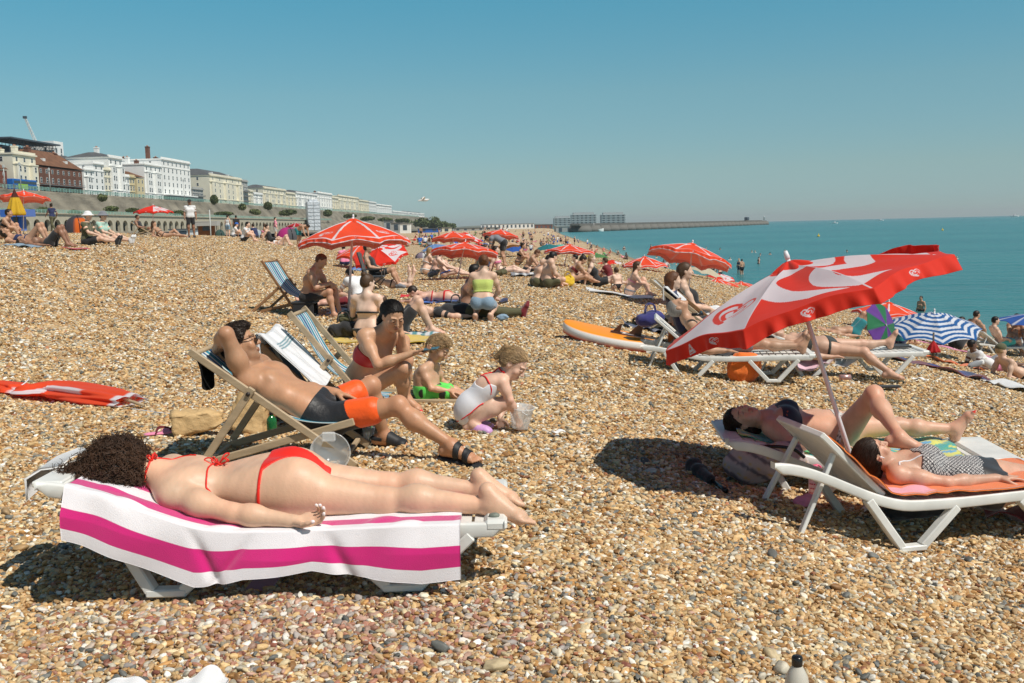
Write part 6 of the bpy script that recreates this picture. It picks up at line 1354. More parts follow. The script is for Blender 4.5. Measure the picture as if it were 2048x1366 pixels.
umb(1139, 490, 104, 'red piped umbrella over the couple with bare backs', 'A', (.06, .06), math.radians(22), dd=37, res=(24, 30), drop=.26, fpx=1128)
umb(1224, 521, 76, 'red umbrella with white heart bands beside the long haired woman in black', 'B', (.05, -.1), math.radians(110), dd=46, R=.95, res=(20, 30), drop=.3)
umb(1289, 514, 88, 'red piped umbrella behind the woman with long brown hair', 'A', (0, -.04), math.radians(22), dd=42, res=(24, 30), drop=.34)
umb(1385, 489, 172, 'large red umbrella tipping down to the right, over the woman in the black tank top', 'A', (.26, .14), math.radians(30), dd=22.5, res=(34, 44), drop=.30, fpx=1375)
umb(1375, 546, 62, 'small red umbrella just under the large tipping one', 'A', (0, -.1), .2, dd=52)
umb(1436, 548, 50, 'red and white umbrella behind the piped one near the water', 'B', (0, -.2), 2.0, dd=58)
umb(1433, 558, 82, 'red piped umbrella over people near the water, right of the black tank top', 'A', (0, -.02), .39, dd=45, res=(20, 26))
umb(1482, 564, 60, 'red umbrella mostly hidden behind the nearest umbrella\'s edge', 'A', (0, 0), .2, dd=52)
umb(1778, 606, 120, 'red piped umbrella behind the nearest umbrella, in front of the sea', 'A', (.10, .0), math.radians(20), dd=27, res=(24, 30), R=.95)
umb(1869, 627, 184, 'blue and white striped umbrella', 'S', (-.04, -.22), .2, dd=20.5, R=.98, res=(14, 70), drop=.34, val=0, group='single colour and patterned umbrellas')
umb(2062, 629, 110, 'plain blue umbrella at the right edge by the water', 'R', (.1, -.1), .2, dd=27, R=.85, base=CC['blue'], val=0, group='single colour and patterned umbrellas')
umb(1026, 489, 44, 'plain blue umbrella in the middle of the crowded beach', 'P', (.1, -.3), 0, dd=62, R=.8, base=CC['blue'], val=0, group='single colour and patterned umbrellas')
umb(1095, 489, 38, 'dark teal umbrella among the crowd', 'P', (-.1, -.2), 0, dd=70, R=.8, base=CC['teal'], val=0, group='single colour and patterned umbrellas')
umb(1121, 489, 34, 'pale aqua umbrella touching the dark teal one', 'P', (0, -.2), 0, dd=74, R=.8, base=CC['aqua'], val=0, group='single colour and patterned umbrellas')
umb(1012, 484, 60, 'cream umbrella with orange tints behind the bending man', 'R', (-.1, .1), 0, dd=48, R=.85, base=s2l((.88, .72, .55)), val=0, group='single colour and patterned umbrellas')
umb(866, 489, 44, 'small pale blue umbrella left of the three seated sunbathers', 'P', (-.2, -.1), 0, dd=50, R=.7, base=s2l((.5, .65, .85)), val=0, group='single colour and patterned umbrellas')
umb(1415, 535, 66, 'pale beige parasol by the water', 'P', (.3, -.1), .4, dd=48, R=.9, base=CC['cream'], val=0, group='single colour and patterned umbrellas')
umb(1178, 512, 34, 'yellow umbrella low in the crowd', 'P', (-.2, -.4), 0, dd=62, R=.6, base=CC['yellow'], val=0, group='single colour and patterned umbrellas')
umb(1202, 509, 30, 'green umbrella low in the crowd beside the yellow one', 'P', (.2, -.3), 0, dd=62, R=.6, base=CC['green'], val=0, group='single colour and patterned umbrellas')
umb(47, 383, 100, 'red umbrella with white piping at the left edge below the terraces', 'A', (0, .12), .3, dd=40, res=(20, 26), drop=.27)
umb(306, 412, 74, 'red umbrella with heart bands and one white panel, on the ridge at left', 'B', (0, .0), math.radians(115), dd=52, res=(20, 26), drop=.3)
umb(592, 446, 44, 'small red and white umbrella beside the pink and grey tent', 'R', (0, 0), 0, dd=84, R=.9, base=CC['red'])
h_ = at0(1752, 655, 17); umbrella('purple and green umbrella lying open on its side', h_+V3(.12, -.15, .05), R=.46, tilt=(2.2, -2.6), spin=.3, style='Q', res=(8, 20), foot=ground_at(1790, 17.6), drop=.22, val=0, group='single colour and patterned umbrellas', pole_r=.01)
def closed_umb(label, px, py_top, py_bot, d, w, cols, foot_py=None):
 a = at0(px, py_top, d); b = at0(px, py_bot, d); L = a[2]-b[2]; n, k = 24, 48; t = np.linspace(0, 1, n); th = np.arange(k)*2*PI/k; r = np.interp(t, [0, .12, .5, .92, 1], [.02, .10, .62, 1, .93])[:, None]*w/2/FPX*d*(1+.16*np.cos(th*8)[None]*t[:, None])
 V = np.stack([r*np.cos(th), r*np.sin(th), np.broadcast_to(-t[:, None]*L, r.shape)], -1); i = np.arange(n*k).reshape(n, k); i2 = np.roll(i, -1, 1); f = np.stack([i[:-1], i[1:], i2[1:], i2[:-1]], -1).reshape(-1, 4)
 me = fast_mesh('canopy', V.reshape(-1, 3), f); setcol(me, np.array([cols(tt) for tt in t]).repeat(k, 0).reshape(-1, 3)); root = empty('beach_umbrella', a, 0, label, 'umbrella'); o = link('canopy', me, root, MATS['canopy_cloth']); m_ = o.modifiers.new('t', 'SOLIDIFY'); m_.thickness = .01
 g = ground_at(px, d); link('pole', tubes_mesh('pole', [np.array([[0, 0, .12], [0, 0, g.z-a[2]]])], [.018], 8), root, mat('dark_pole', (.08, .06, .05), .5)); return root
closed_umb('closed yellow umbrella with a dark top standing at the left edge', 28, 374, 431, 36, 34, lambda t: CC['yellow'] if t > .38 else s2l((.35, .14, .10)))
closed_umb('small closed red umbrella hanging under the blue and white striped one', 1867, 678, 704, 18, 27, lambda t: CC['red'])
# ---- deck chairs and people of the middle distance
deckchair('brown wooden deck chair standing empty behind the others, nearest the tattooed man', at0(598, 633, 16.9), at0(523, 521, 16.9), at0(500, 628, 16.9), at0(617, 600, 16.9), (.12, .56, 0), wood='wood_brown', canvas=CV, tfold=.52, sag=.14)
def P_at(px, py, dz=0): g = G(px, py); return (g.x, g.y, g.z+dz)
mini('bench', P_at(617, 634, -.02), -.15, 'tan', 'bare-chested man with short red hair and tattooed arms sitting bent forward in dark shorts', None, ('shorts', 'black'), ('buzz', 'auburn'), 'm', 1.0, .009, group=None)
def stool(label, px, py, hgt, col='black'):
 g = G(px, py); root = empty('camp_stool', g, 0, label, 'stool'); link('seat', box_mesh('seat', [((0, 0, hgt), (.2, .2, .018), None)], .01), root, cmat(col))
 for sx_, sy_ in ((-1, -1), (1, -1), (-1, 1), (1, 1)): link('leg', tubes_mesh('leg', [np.array([[sx_*.17, sy_*.17, hgt], [-sx_*.16, sy_*.17, -.02]])], [.011], 6), root, mat('dark_pole'))
 link('side_panel', box_mesh('side_panel', [((0, -.185, hgt*.5), (.17, .006, hgt*.45), None), ((0, .185, hgt*.5), (.17, .006, hgt*.45), None)], .004), root, cmat(col)); return root
stool('black folding stool under the tattooed man', 612, 634, .25)
mini('cross', P_at(735, 680), 1.25, 'pale', 'woman with thin black bikini ties across her back sitting on a yellow towel', ('string', 'black'), ('brief', 'black'), ('bun', 'brown'), 'f', .95, .008, turn=-.5, J={'shR': (.03, -.17, .56)}, nod=.2)
cloth_flat('yellow towel under the woman with black bikini ties', 652, 852, 688, 'yellow', .7)
bag('black cloth bag on the shingle behind the deck chairs', 690, 678, .42, 'black', seed=3)
bag('brown scarf bundled on top of the black bag', 694, 668, .26, 'khaki', name='scarf', seed=5, cat_='scarf', handles=False, loc=tuple(G(690, 678)+Vector((.05, .02, .20))))
mini('supine_knees', P_at(797, 668), .05, 'fair', 'man in black shorts lying with his knees up beyond the woman in red', None, ('shorts', 'black'), ('short', 'dark'), 'm', .98, .008)
cloth_flat('pale blue towel under the feet of the man with raised knees', 800, 880, 676, 'white', .5, stripes=('teal', 9))
mini('prone', P_at(892, 605), .03, 'pink', 'woman in a red bikini lying face down on a blue towel', ('string', 'red'), ('brief', 'red'), ('short', 'dark'), 'f', .97, .010)
cloth_flat('blue towel under the face-down woman in a red bikini', 842, 960, 608, 'blue', .7)
cloth_flat('small red cloth beside the head of the face-down woman', 802, 832, 596, 'red', .3, 'cloth', 'cloth', amp=.07)
mini('kneel', P_at(966, 641), 1.45, 'fair', 'woman with a red bun kneeling in a lime strapless top and denim shorts', ('crop', 'lime'), ('shorts', 'denim'), ('lowbun', 'auburn'), 'f', .97, .008, .9, turn=.25, nod=.35)
mini('knees', P_at(928, 628), .25, 'brown', 'dark haired man sitting behind the kneeling woman in the lime top', None, ('shorts', 'black'), ('short', 'black'), 'm', .97, .010)
mini('supine', P_at(935, 636), -.02, 'fair', 'man in grey trousers and brown shoes lying behind the kneeling woman', ('shirt', 'black'), ('trousers', 'khaki'), ('short', 'brown'), 'm', 1.0, .010, shoes='maroon')
bag('black bag beside the kneeling woman in the lime top', 912, 632, .40, 'black', seed=8)
bag('small pale crumpled bag on the shingle right of the kneeling woman', 1006, 641, .18, 'denim', seed=9, handles=False)
bag('small crumpled plastic bag left of the kneeling woman', 928, 638, .14, 'grey', seed=19, handles=False)
cloth_flat('small dark blue cloth right of the kneeling woman', 998, 1016, 607, 'navy', .3, 'cloth', 'cloth', amp=.08)
mini('chair', P_at(752, 576), -.05, 'tan', 'person in dark shorts sitting in a black camp chair under the small heart umbrella', ('vest', 'black'), ('shorts', 'black'), ('short', 'dark'), 'm', 1.0, .012, shoes='grey')
def campchair(label, px, py, col='black', hd=0):
 g = G(px, py); root = empty('camp_chair', g, hd, label, 'chair'); M = cmat(col)
 link('seat', box_mesh('seat', [((.02, 0, .30), (.24, .24, .012), None)], .005), root, M); link('backrest', box_mesh('backrest', [((-.26, 0, .60), (.012, .25, .30), np.array([[.96, 0, .27], [0, 1, 0], [-.27, 0, .96]]))], .005), root, M)
 for sx_, sy_ in ((-1, -1), (1, -1), (-1, 1), (1, 1)): link('leg', tubes_mesh('leg', [np.array([[sx_*.23, sy_*.25, .46 if sx_ > 0 else .86], [sx_*.23, sy_*.25, .28], [-sx_*.2, sy_*.25, -.02]])], [.012], 6), root, mat('dark_pole'))
 for sy_ in (-1, 1): link('armrest', box_mesh('armrest', [((0, sy_*.27, .47), (.25, .03, .01), None)], .003), root, M)
 return root
campchair('black camp chair under the small heart umbrella', 748, 578)
mini('prone_kick', P_at(785, 576), .05, 'pale', 'girl lying on her front with her feet kicked up, black bikini bottoms', ('string', 'black'), ('brief', 'black'), ('short', 'dark'), 'f', .9, .011)
mini('supine', P_at(694, 614), 3.3, 'pink', 'man in dark red shorts lying on a dark towel by the umbrella pole', None, ('shorts', 'maroon'), ('short', 'brown'), 'm', .95, .011)
cloth_flat('dark patterned towel under the man in red shorts', 655, 740, 628, 'navy', .8, stripes=('grey', 7))
mini('lean_fwd', P_at(722, 606), 2.4, 'fair', 'person in a white shirt sitting behind the woman with black ties', ('shirt', 'white'), ('shorts', 'navy'), ('short', 'black'), 'm', .9, .012)
cloth_flat('pale blue checked towel behind the umbrella poles', 693, 735, 541, 'blue', 1.2, amp=.05, stripes=('denim', 6))
mini('knees', P_at(690, 530), 1.9, 'pink', 'person in pink sitting behind the umbrella pole', ('shirt', 'pink'), ('shorts', 'navy'), ('short', 'dark'), 'f', .9, .016)
GS = 'three sunbathers sitting under the red umbrella'
mini('knees', P_at(849, 548), .5, 'fair', 'long haired blond woman sitting leftmost under the pale-lined umbrella', ('string', 'white'), ('brief', 'white'), ('long', 'blond'), 'f', .97, .012, 1.0, GS)
mini('knees', P_at(868, 551), .2, 'pink', 'bare-backed man sitting in the middle of the three under the umbrella', None, ('shorts', 'black'), ('short', 'brown'), 'm', 1.0, .012, 1.0, GS)
mini('legs_out', P_at(889, 554), -.1, 'pale', 'woman in blue bikini bottoms sitting with her legs stretched to the right', ('string', 'white'), ('brief', 'blue'), ('long', 'brown'), 'f', .97, .012, 1.0, GS, J={'wrR': (.35, -.15, .25), 'elR': (.12, -.22, .32), 'wrL': (.35, .15, .25), 'elL': (.12, .22, .32), 'head': (-.02, 0, .74)})
bag('black and white bag between the three seated sunbathers', 866, 553, .30, 'grey', seed=11)
deckchair('deck chair with blue canvas behind the three seated sunbathers', at0(905, 533, 33), at0(928, 505, 33), at0(931, 531, 33), at0(908, 520, 33), (0, .5, 0), canvas=CV, tfold=.6)
mini('bend', P_at(1008, 532), 2.9, 'tan', 'man in a grey shirt bending forward beside a pale umbrella pole', ('shirt', 'grey'), ('shorts', 'black'), ('short', 'black'), 'm', 1.0, .016)
mini('legs_out', P_at(1001, 549), -.1, 'pale', 'woman with dark hair sitting upright with her legs stretched towards a white towel', ('bikini', 'pink'), ('brief', 'black'), ('bob', 'dark'), 'f', .97, .012)
cloth_flat('white patterned towel at the feet of the dark haired sitting woman', 1022, 1084, 553, 'white', 1.2, stripes=('grey', 8))
bag('dark green bag beside the woman with stretched legs', 1003, 552, .35, 'khaki', seed=12)
mini('knees', P_at(1036, 530), -.2, 'tan', 'person with tied hair sitting beyond the white towel', ('bikini', 'black'), ('brief', 'black'), ('bun', 'dark'), 'f', .95, .014)
mini('lean_fwd', P_at(1053, 546), -.1, 'tan', 'person in black shorts bent forward beside a red cloth', None, ('shorts', 'black'), ('short', 'auburn'), 'm', .95, .013)
mini('knees', P_at(960, 536), .2, 'tan', 'person sitting on the ground in the shade of the pale-lined umbrella', ('shirt', 'khaki'), ('shorts', 'khaki'), ('short', 'brown'), 'm', 1.0, .014)
mini('knees', P_at(975, 534), 2.6, 'fair', 'person in dark blue sitting right of the umbrella pole', ('shirt', 'navy'), ('shorts', 'navy'), ('short', 'dark'), 'm', .95, .014)
mini('lean_fwd', P_at(1072, 572), .35, 'fair', 'bare-backed man leaning forward, left one of a couple seated on the shingle', None, ('shorts', 'khaki'), ('short', 'dark'), 'm', 1.0, .011)
mini('cross', P_at(1093, 574), .55, 'fair', 'broad bare-backed man sitting cross-legged in grey shorts, right one of the couple', None, ('shorts', 'khaki'), ('short', 'black'), 'm', 1.05, .010, 1.08, J={'head': (.20, 0, .68), 'neck': (.12, 0, .57), 'chest': (.05, 0, .38)}, nod=.5)
mini('lean_fwd', P_at(1141, 566), .1, 'tan', 'woman with a high bun in a dark red top leaning over her book', ('bikini', 'maroon'), ('brief', 'black'), ('bun', 'dark'), 'f', .97, .011)
bag('yellow printed shopping bag in front of the woman with the high bun', 1136, 572, .40, 'yellow', seed=13, shape=(.9, .5, 1.1))
cloth_flat('black and white crumpled clothes on a towel in front of the woman with the bun', 1142, 1182, 567, 'white', .8, 'towel', amp=.12, stripes=('black', 9))
mini('knees', P_at(1163, 558), 3.0, 'fair', 'dark haired boy in black shorts sitting with his knees up', None, ('shorts', 'black'), ('short', 'black'), 'm', .85, .012)
mini('legs_out', P_at(1194, 572), -.15, 'pale', 'woman with long fair hair in a black tank top sitting with her legs stretched', ('vest', 'black'), ('shorts', 'black'), ('long', 'darkblond'), 'f', .98, .010)
mini('knees', P_at(1222, 566), 2.6, 'pink', 'person in red facing the woman in the black tank top', ('shirt', 'maroon'), ('shorts', 'maroon'), ('short', 'brown'), 'f', .9, .014)
mini('knees', P_at(1258, 592), -.05, 'fair', 'woman with long brown hair sitting with bent knees on a white towel', ('string', 'pink'), ('brief', 'grey'), ('long', 'brown'), 'f', .98, .009)
cloth_flat('white towel stretched out under the woman with long brown hair', 1186, 1296, 592, 'white', .6)
mini('kneel', P_at(1236, 586), 1.8, 'fair', 'small child standing beside the woman with long brown hair', None, ('brief', 'black'), ('short', 'brown'), 'm', .6, .012, child=True)
# deck chairs at right of the centre
g = G(1318, 657); D0 = g.y
def dcx(label, x0, d, wood, canvas, k=1.0, W_=(.12, .52, 0)):
 """a deck chair whose near back post meets the ground at pixel column x0, d metres ahead, facing right"""
 b = ground_at(x0, d); B_ = V3(*b); return deckchair(label, B_+V3(.98*k, 0, 0), B_+V3(.02*k, 0, .80*k), B_+V3(0, 0, .02), B_+V3(.92*k, 0, .33*k), W_, wood=wood, canvas=canvas, tfold=.5, sag=.15)
GREY = ([CREAM, s2l((.45, .47, .52))]*6, np.linspace(0, 1, 13)[1:-1], .03)
b1 = ground_at(1322, 12.2); B_ = V3(*b1)
r1, c1, _ = dcx('grey striped deck chair with a white towel on top, holding the red haired boy', 1322, 12.2, 'wood_pale', GREY)
mini('chair', B_+V3(.36, .30, -.02), 0, 'fair', 'boy with reddish brown hair and glasses sitting in the grey striped deck chair', ('shirt', 'navy'), ('shorts', 'black'), ('bob', 'auburn'), 'm', .95, .010)
towel_over('towel', 'white towel draped over the top of the grey striped deck chair', B_+V3(.02, -.02, .82), B_+V3(.98, 0, 0), (.12, .58, 0), .26, mat('terry'), .16, lambda s, w: np.tile(np.array(CC['white']), s.shape+(1,)), .04)
bag('purple blue bag hanging on the back of the grey striped deck chair', 0, 0, .34, 'purple', seed=14, loc=tuple(B_+V3(-.13, -.02, .36)))
b2 = ground_at(1345, 13.6); B2 = V3(*b2)
dcx('deck chair farther back, the woman in the black tank top sits in it', 1345, 13.6, 'wood_brown', CV)
mini('chair', B2+V3(.40, .3, 0.02), -.05, 'fair', 'woman in a black tank top and white shorts sitting in a deck chair', ('vest', 'black'), ('shorts', 'white'), ('long', 'brown'), 'f', 1.03, .010, 1.12)
dcx('empty deck chair turned away behind the boy with reddish hair', 1298, 15.5, 'wood_pale', GREY)
mini('supine', tuple(V3(*ground_at(1425, 14.2))+V3(0, 0, .30)), .08, 'fair', 'man in black and white striped shorts lying beyond the grey haired man', None, ('shorts', 'black'), ('short', 'brown'), 'm', .97, .012)
cloth_flat('dark blue clothes in a heap in front of the striped deck chair', 1256, 1330, 664, 'navy', .5, 'cloth', 'clothes', amp=.10)
cloth_flat('black jacket lying beside the heap of blue clothes', 1280, 1352, 657, 'black', .5, 'cloth', 'jacket', amp=.12)
cloth_flat('red cloth lying behind the legs of the striped deck chair', 1298, 1360, 640, 'red', .6, 'cloth', 'cloth', amp=.05)
# ---- the pair of sunbeds with the grey haired man and the woman in the dark bikini
gb = ground_at(1676, 11.7); bedR, bzR = sunbed('white plastic sunbed with pink towel, the woman in the dark bikini lies on it', (gb.x, gb.y, gb.z), math.radians(-3), L=1.9, head_rise=.12, seat=.30, back=math.radians(22), hinge=.62, BL=.6)
gl = ground_at(1450, 11.2); bedL, bzL = sunbed('white sunbed under the grey haired man behind the nearest umbrella', (gl.x, gl.y, gl.z), math.radians(-8), L=1.9, head_rise=.12, seat=.30, back=math.radians(42), hinge=.62, BL=.6)
def woman_dark():
 y = 11.55; J = {}
 J['pelvis'] = at0(1656, 693, y); J['chest'] = at0(1610, 686, y); J['neck'] = at0(1576, 680, y); J['head'] = at0(1548, 672, y)
 J['shR'] = at0(1580, 688, y-.17); J['shL'] = at0(1586, 674, y+.17); J['hipR'] = at0(1662, 698, y-.09); J['hipL'] = at0(1664, 690, y+.09)
 J['elR'] = at0(1622, 712, y-.26); J['wrR'] = at0(1664, 714, y-.30); J['elL'] = J['shL']+V3(.2, .2, -.05); J['wrL'] = J['elL']+V3(.2, 0, 0)
 J['knR'] = at0(1728, 704, y-.22); J['anR'] = at0(1778, 744, y-.40); J['knL'] = at0(1724, 688, y+.12); J['anL'] = at0(1776, 684, y+.12)
 f = Figure(J, .98, 'f', .98, face=(.0, -.3, 1), up=(-1, 0, .3), front=(.1, 0, 1), h=.009, hands={'R': ((1, 0, .1), (0, 0, -1), .4, -1), 'L': ((1, 0, 0), (0, 0, -1), .3, 1)}, feet={'R': ((.9, -.2, -.1), (.1, 0, 1)), 'L': ((.3, 0, .95), (-.95, 0, .3))})
 p = person(f, 'tanned woman in a dark bikini lying on a sunbed, one foot on the shingle', 'mid')
 K = cmat('black'); K = cloth('dark_bikini', s2l((.16, .17, .15)), .7); bandtop(f, 'bikini_top', p, K, .008, top=.04, low=-.05); brief(f, 'bikini_bottom', p, K, .008, wide=.14, narrow=.03, string=.03); hair(f, 'short', 'dark', p)
woman_dark()
y_ = 11.4
draped('towel', 'pale pink towel hanging off the sunbed under the woman in the dark bikini', [at0(1565, 700, y_), at0(1600, 742, y_-.05), at0(1635, 738, y_-.05), at0(1668, 722, y_)], [at0(1572, 695, y_+.5), at0(1610, 700, y_+.5), at0(1640, 702, y_+.5), at0(1670, 703, y_+.5)], lambda S, W, g: np.tile(np.array(s2l((.90, .74, .80))), S.shape+(1,)), amp=.03)
draped('towel', 'white towel on the sunbed beside the pale pink one', [at0(1664, 722, y_), at0(1690, 736, y_-.02), at0(1712, 722, y_)], [at0(1664, 702, y_+.5), at0(1690, 703, y_+.5), at0(1714, 702, y_+.5)], lambda S, W, g: np.tile(np.array(CC['white']), S.shape+(1,)), amp=.03)
g = ground_at(1775, 11.0); tag(link('flip_flop', box_mesh('flip_flop', [((0, 0, .02), (.14, .05, .012), None)], .01), None, cmat('black')), 'black sandal sole under the foot of the woman in the dark bikini', 'shoe').location = g
gf = bedpt(bedR, .72, .05, .31); tag(link('flip_flop', box_mesh('flip_flop', [((0, 0, .01), (.14, .05, .012), None), ((.02, .13, .01), (.14, .05, .012), None)], .01), None, cmat('black')), 'black flip flops on the foot of the sunbed beyond the nearest umbrella', 'shoe').location = gf
mini('supine', tuple(V3(*bedpt(bedL, -.05, 0, .30))), math.radians(-8), 'tan', 'grey haired man with dark sunglasses lying on a sunbed, his head by the umbrella edge', None, ('shorts', 'grey'), ('short', 'grey'), 'm', 1.0, .008, J={'chest': (-.24, 0, .22), 'neck': (-.38, 0, .38), 'head': (-.48, 0, .52), 'shR': (-.34, -.18, .34), 'shL': (-.34, .18, .34)})
hm = at0(1384, 633, 11.1); tag(link('sunglasses', tubes_mesh('sunglasses', [np.array([hm+V3(-.02, -.10, .03), hm+V3(.10, -.08, .03), hm+V3(.11, .06, .04)])], [.018], 6), None, mat('black_plastic')), 'dark sunglasses on the grey haired man', 'sunglasses')
bag('orange carrier bag standing under the sunbeds', 1490, 763, .50, 'orange', seed=21, shape=(.72, .6, 1.15), handles=False)
bag('black bag under the backrest of the left sunbed', 1372, 690, .35, 'black', seed=22, handles=False)
cloth_flat('red cloth hanging beside the grey haired man', 1370, 1440, 702, 'red', .5, 'cloth', 'cloth', amp=.2)
# ---- lower right, towards the water
mini('supine_knees', P_at(1704, 674), -.05, 'tan', 'person in teal shorts lying with one knee up behind the woman in the dark bikini', None, ('shorts', 'teal'), ('short', 'dark'), 'm', 1.0, .013)
mini('knees', P_at(1800, 690), .3, 'tan', 'child in a blue and teal shirt and a dark cap sitting by the striped umbrella', ('shirt', 'teal'), ('shorts', 'navy'), ('short', 'black'), 'm', .72, .012, cap=('cap', 'navy'))
mini('knees', P_at(1912, 697), .5, 'fair', 'person in a long black dress sitting beside the striped umbrella', ('dress', 'black'), None, ('long', 'dark'), 'f', .98, .012)
mini('knees', P_at(1878, 690), 2.4, 'fair', 'person in dark blue sitting in the shade under the striped umbrella', ('shirt', 'navy'), ('trousers', 'navy'), ('short', 'dark'), 'm', .95, .013)
cloth_flat('bright pink towel beside the person in the black dress', 1862, 1925, 697, 'pink', .6)
gR = ground_at(2016, 27.0); sunbed('white sunbed by the water, right one of two', (gR.x, gR.y, gR.z), 0, back=math.radians(40), hinge=.6, BL=.6, head_rise=.1)
gR2 = ground_at(1990, 28.2); sunbed('white sunbed by the water, left one of two', (gR2.x, gR2.y, gR2.z), 0, back=math.radians(30), hinge=.6, BL=.6, head_rise=.1)
mini('chair', (gR.x-.2, gR.y, gR.z-.03), -.1, 'fair', 'man in aqua shorts on the sunbed by the water', None, ('shorts', 'aqua'), ('short', 'black'), 'm', 1.0, .014)
mini('knees', (gR2.x-.45, gR2.y+.6, gR2.z+.25), .3, 'tan', 'bare-chested man sitting behind the man in aqua shorts', None, ('shorts', 'black'), ('short', 'dark'), 'm', 1.0, .014)
mini('knees', tuple(V3(*ground_at(2024, 28.2))+V3(0, 0, .25)), -1.6, 'tan', 'bare-chested man in blue shorts sitting under the blue umbrella', None, ('shorts', 'blue'), ('short', 'dark'), 'm', 1.05, .014)
mini('side', P_at(1978, 738), .1, 'deep', 'child in a white shirt sitting on the slope beside a gull', ('shirt', 'white'), ('shorts', 'grey'), ('short', 'black'), 'm', .85, .012)
mini('side', P_at(2040, 760), .2, 'fair', 'person in a green cap lying on one elbow at the right edge', None, ('brief', 'black'), ('short', 'darkblond'), 'f', .95, .012, cap=('cap', 'khaki'))
bag('pink and black bag between the child in white and the person in the cap', 2004, 744, .36, 'pink', seed=25)
cloth_flat('dark patterned cloth and towels in a heap below the striped umbrella', 1820, 1912, 736, 'purple', .6, 'cloth', 'cloth', amp=.05, stripes=('navy', 14))
cloth_flat('red towel edge below the striped umbrella', 1812, 1900, 738, 'maroon', .6, amp=.05)
cloth_flat('small salmon coloured towel near the gull', 1900, 1932, 733, 'orange', .4, amp=.05)
cloth_flat('white towel at the right edge of the beach', 2034, 2070, 785, 'white', .5, amp=.08)
# ---- left: on the ridge
gL = G(40, 490)
mini('supine_knees', P_at(60, 488), -.05, 'tan', 'tanned woman in a bikini lying with her knees up at the left edge, head raised', ('bikini', 'navy'), ('brief', 'navy'), ('long', 'dark'), 'f', 1.0, .010, J={'head': (-.60, 0, .30), 'neck': (-.46, 0, .20)})
mini('supine_knees', P_at(100, 494), -.03, 'brown', 'tanned person lying nearer with knees up beside the bikini woman', None, ('shorts', 'black'), ('short', 'dark'), 'f', 1.0, .010)
mini('knees', P_at(6, 478), .1, 'tan', 'person with raised arms sitting cut off by the left edge', ('bikini', 'black'), ('brief', 'black'), ('short', 'dark'), 'f', 1.0, .012)
cloth_flat('pale blue towel under the lying women at the left edge', -20, 95, 494, 'denim', 1.2)
cloth_flat('red towel at the feet of the lying women at left', 118, 165, 500, 'red', .6)
mini('legs_out', P_at(176, 489), -.05, 'fair', 'person in an olive shirt and white bucket hat sitting on the ridge', ('shirt', 'khaki'), ('shorts', 'black'), ('short', 'grey'), 'f', 1.0, .010, 1.15, cap=('bucket', 'white'), shoes='black', J={'chest': (-.02, 0, .38), 'neck': (.02, 0, .58), 'head': (.06, 0, .76), 'shR': (0, -.18, .54), 'shL': (0, .18, .54), 'elR': (.14, -.22, .32), 'wrR': (.34, -.12, .25), 'elL': (.14, .22, .32), 'wrL': (.34, .12, .25)})
mini('legs_out', P_at(206, 487), -.08, 'fair', 'person in a mint shirt and black and white hat sitting on the ridge', ('shirt', 'mint'), ('shorts', 'black'), ('short', 'brown'), 'f', 1.0, .010, 1.1, cap=('bucket', 'grey'), shoes='white', J={'chest': (-.02, 0, .38), 'neck': (.02, 0, .58), 'head': (.06, 0, .76), 'shR': (0, -.18, .54), 'shL': (0, .18, .54), 'elR': (.14, -.22, .32), 'wrR': (.34, -.12, .25), 'elL': (.14, .22, .32), 'wrL': (.34, .12, .25)})
mini('walk', tuple(ground_at(107, 60)), 2.6, 'brown', 'person in a dark blue top and brown trousers walking along the ridge', ('shirt', 'navy'), ('trousers', 'khaki'), ('bun', 'dark'), 'f', 1.0, .018)
mini('stand', tuple(ground_at(383, 45.5)), -1.2, 'brown', 'man in a white shirt, black shorts and black cap standing on the ridge', ('shirt', 'white'), ('shorts', 'black'), ('short', 'black'), 'm', 1.0, .014, cap=('cap', 'black'), shoes='black')
mini('side', tuple(ground_at(330, 43)), -.02, 'tan', 'tanned woman with long hair propped up on the shingle beside the standing man', ('string', 'black'), ('brief', 'black'), ('long', 'brown'), 'f', 1.05, .014)
gd = ground_at(285, 46); D_ = V3(*gd); deckchair('low deck chair on the ridge under the heart umbrella', D_+V3(.5, 0, 0), D_+V3(-.5, 0, .6), D_+V3(-.5, 0, 0), D_+V3(.5, 0, .25), (0, .5, 0), canvas=CV)
mini('chair', tuple(D_+V3(-.1, .2, -.1)), 0, 'brown', 'person in dark clothes reclining in the low deck chair on the ridge', ('vest', 'black'), ('shorts', 'khaki'), ('short', 'dark'), 'm', .95, .018)
mini('knees', tuple(ground_at(488, 44)), -.1, 'fair', 'man in a white shirt and black shorts sitting on the ridge', ('shirt', 'white'), ('shorts', 'black'), ('short', 'black'), 'm', 1.0, .014)
mini('knees', tuple(ground_at(467, 56)), .2, 'fair', 'person in a white shirt and blue cap sitting behind the man in black shorts', ('shirt', 'white'), ('shorts', 'grey'), ('short', 'brown'), 'm', .95, .018, cap=('cap', 'blue'))
mini('stand', tuple(ground_at(457, 76)), 1.2, 'fair', 'woman in a white top and pale blue skirt standing on the ridge', ('vest', 'white'), ('shorts', 'denim'), ('bun', 'dark'), 'f', .97, .022)
mini('stand', tuple(ground_at(474, 78)), 2.0, 'brown', 'person in black with a pink cloth standing on the ridge', ('shirt', 'black'), ('shorts', 'black'), ('short', 'black'), 'm', 1.02, .022)
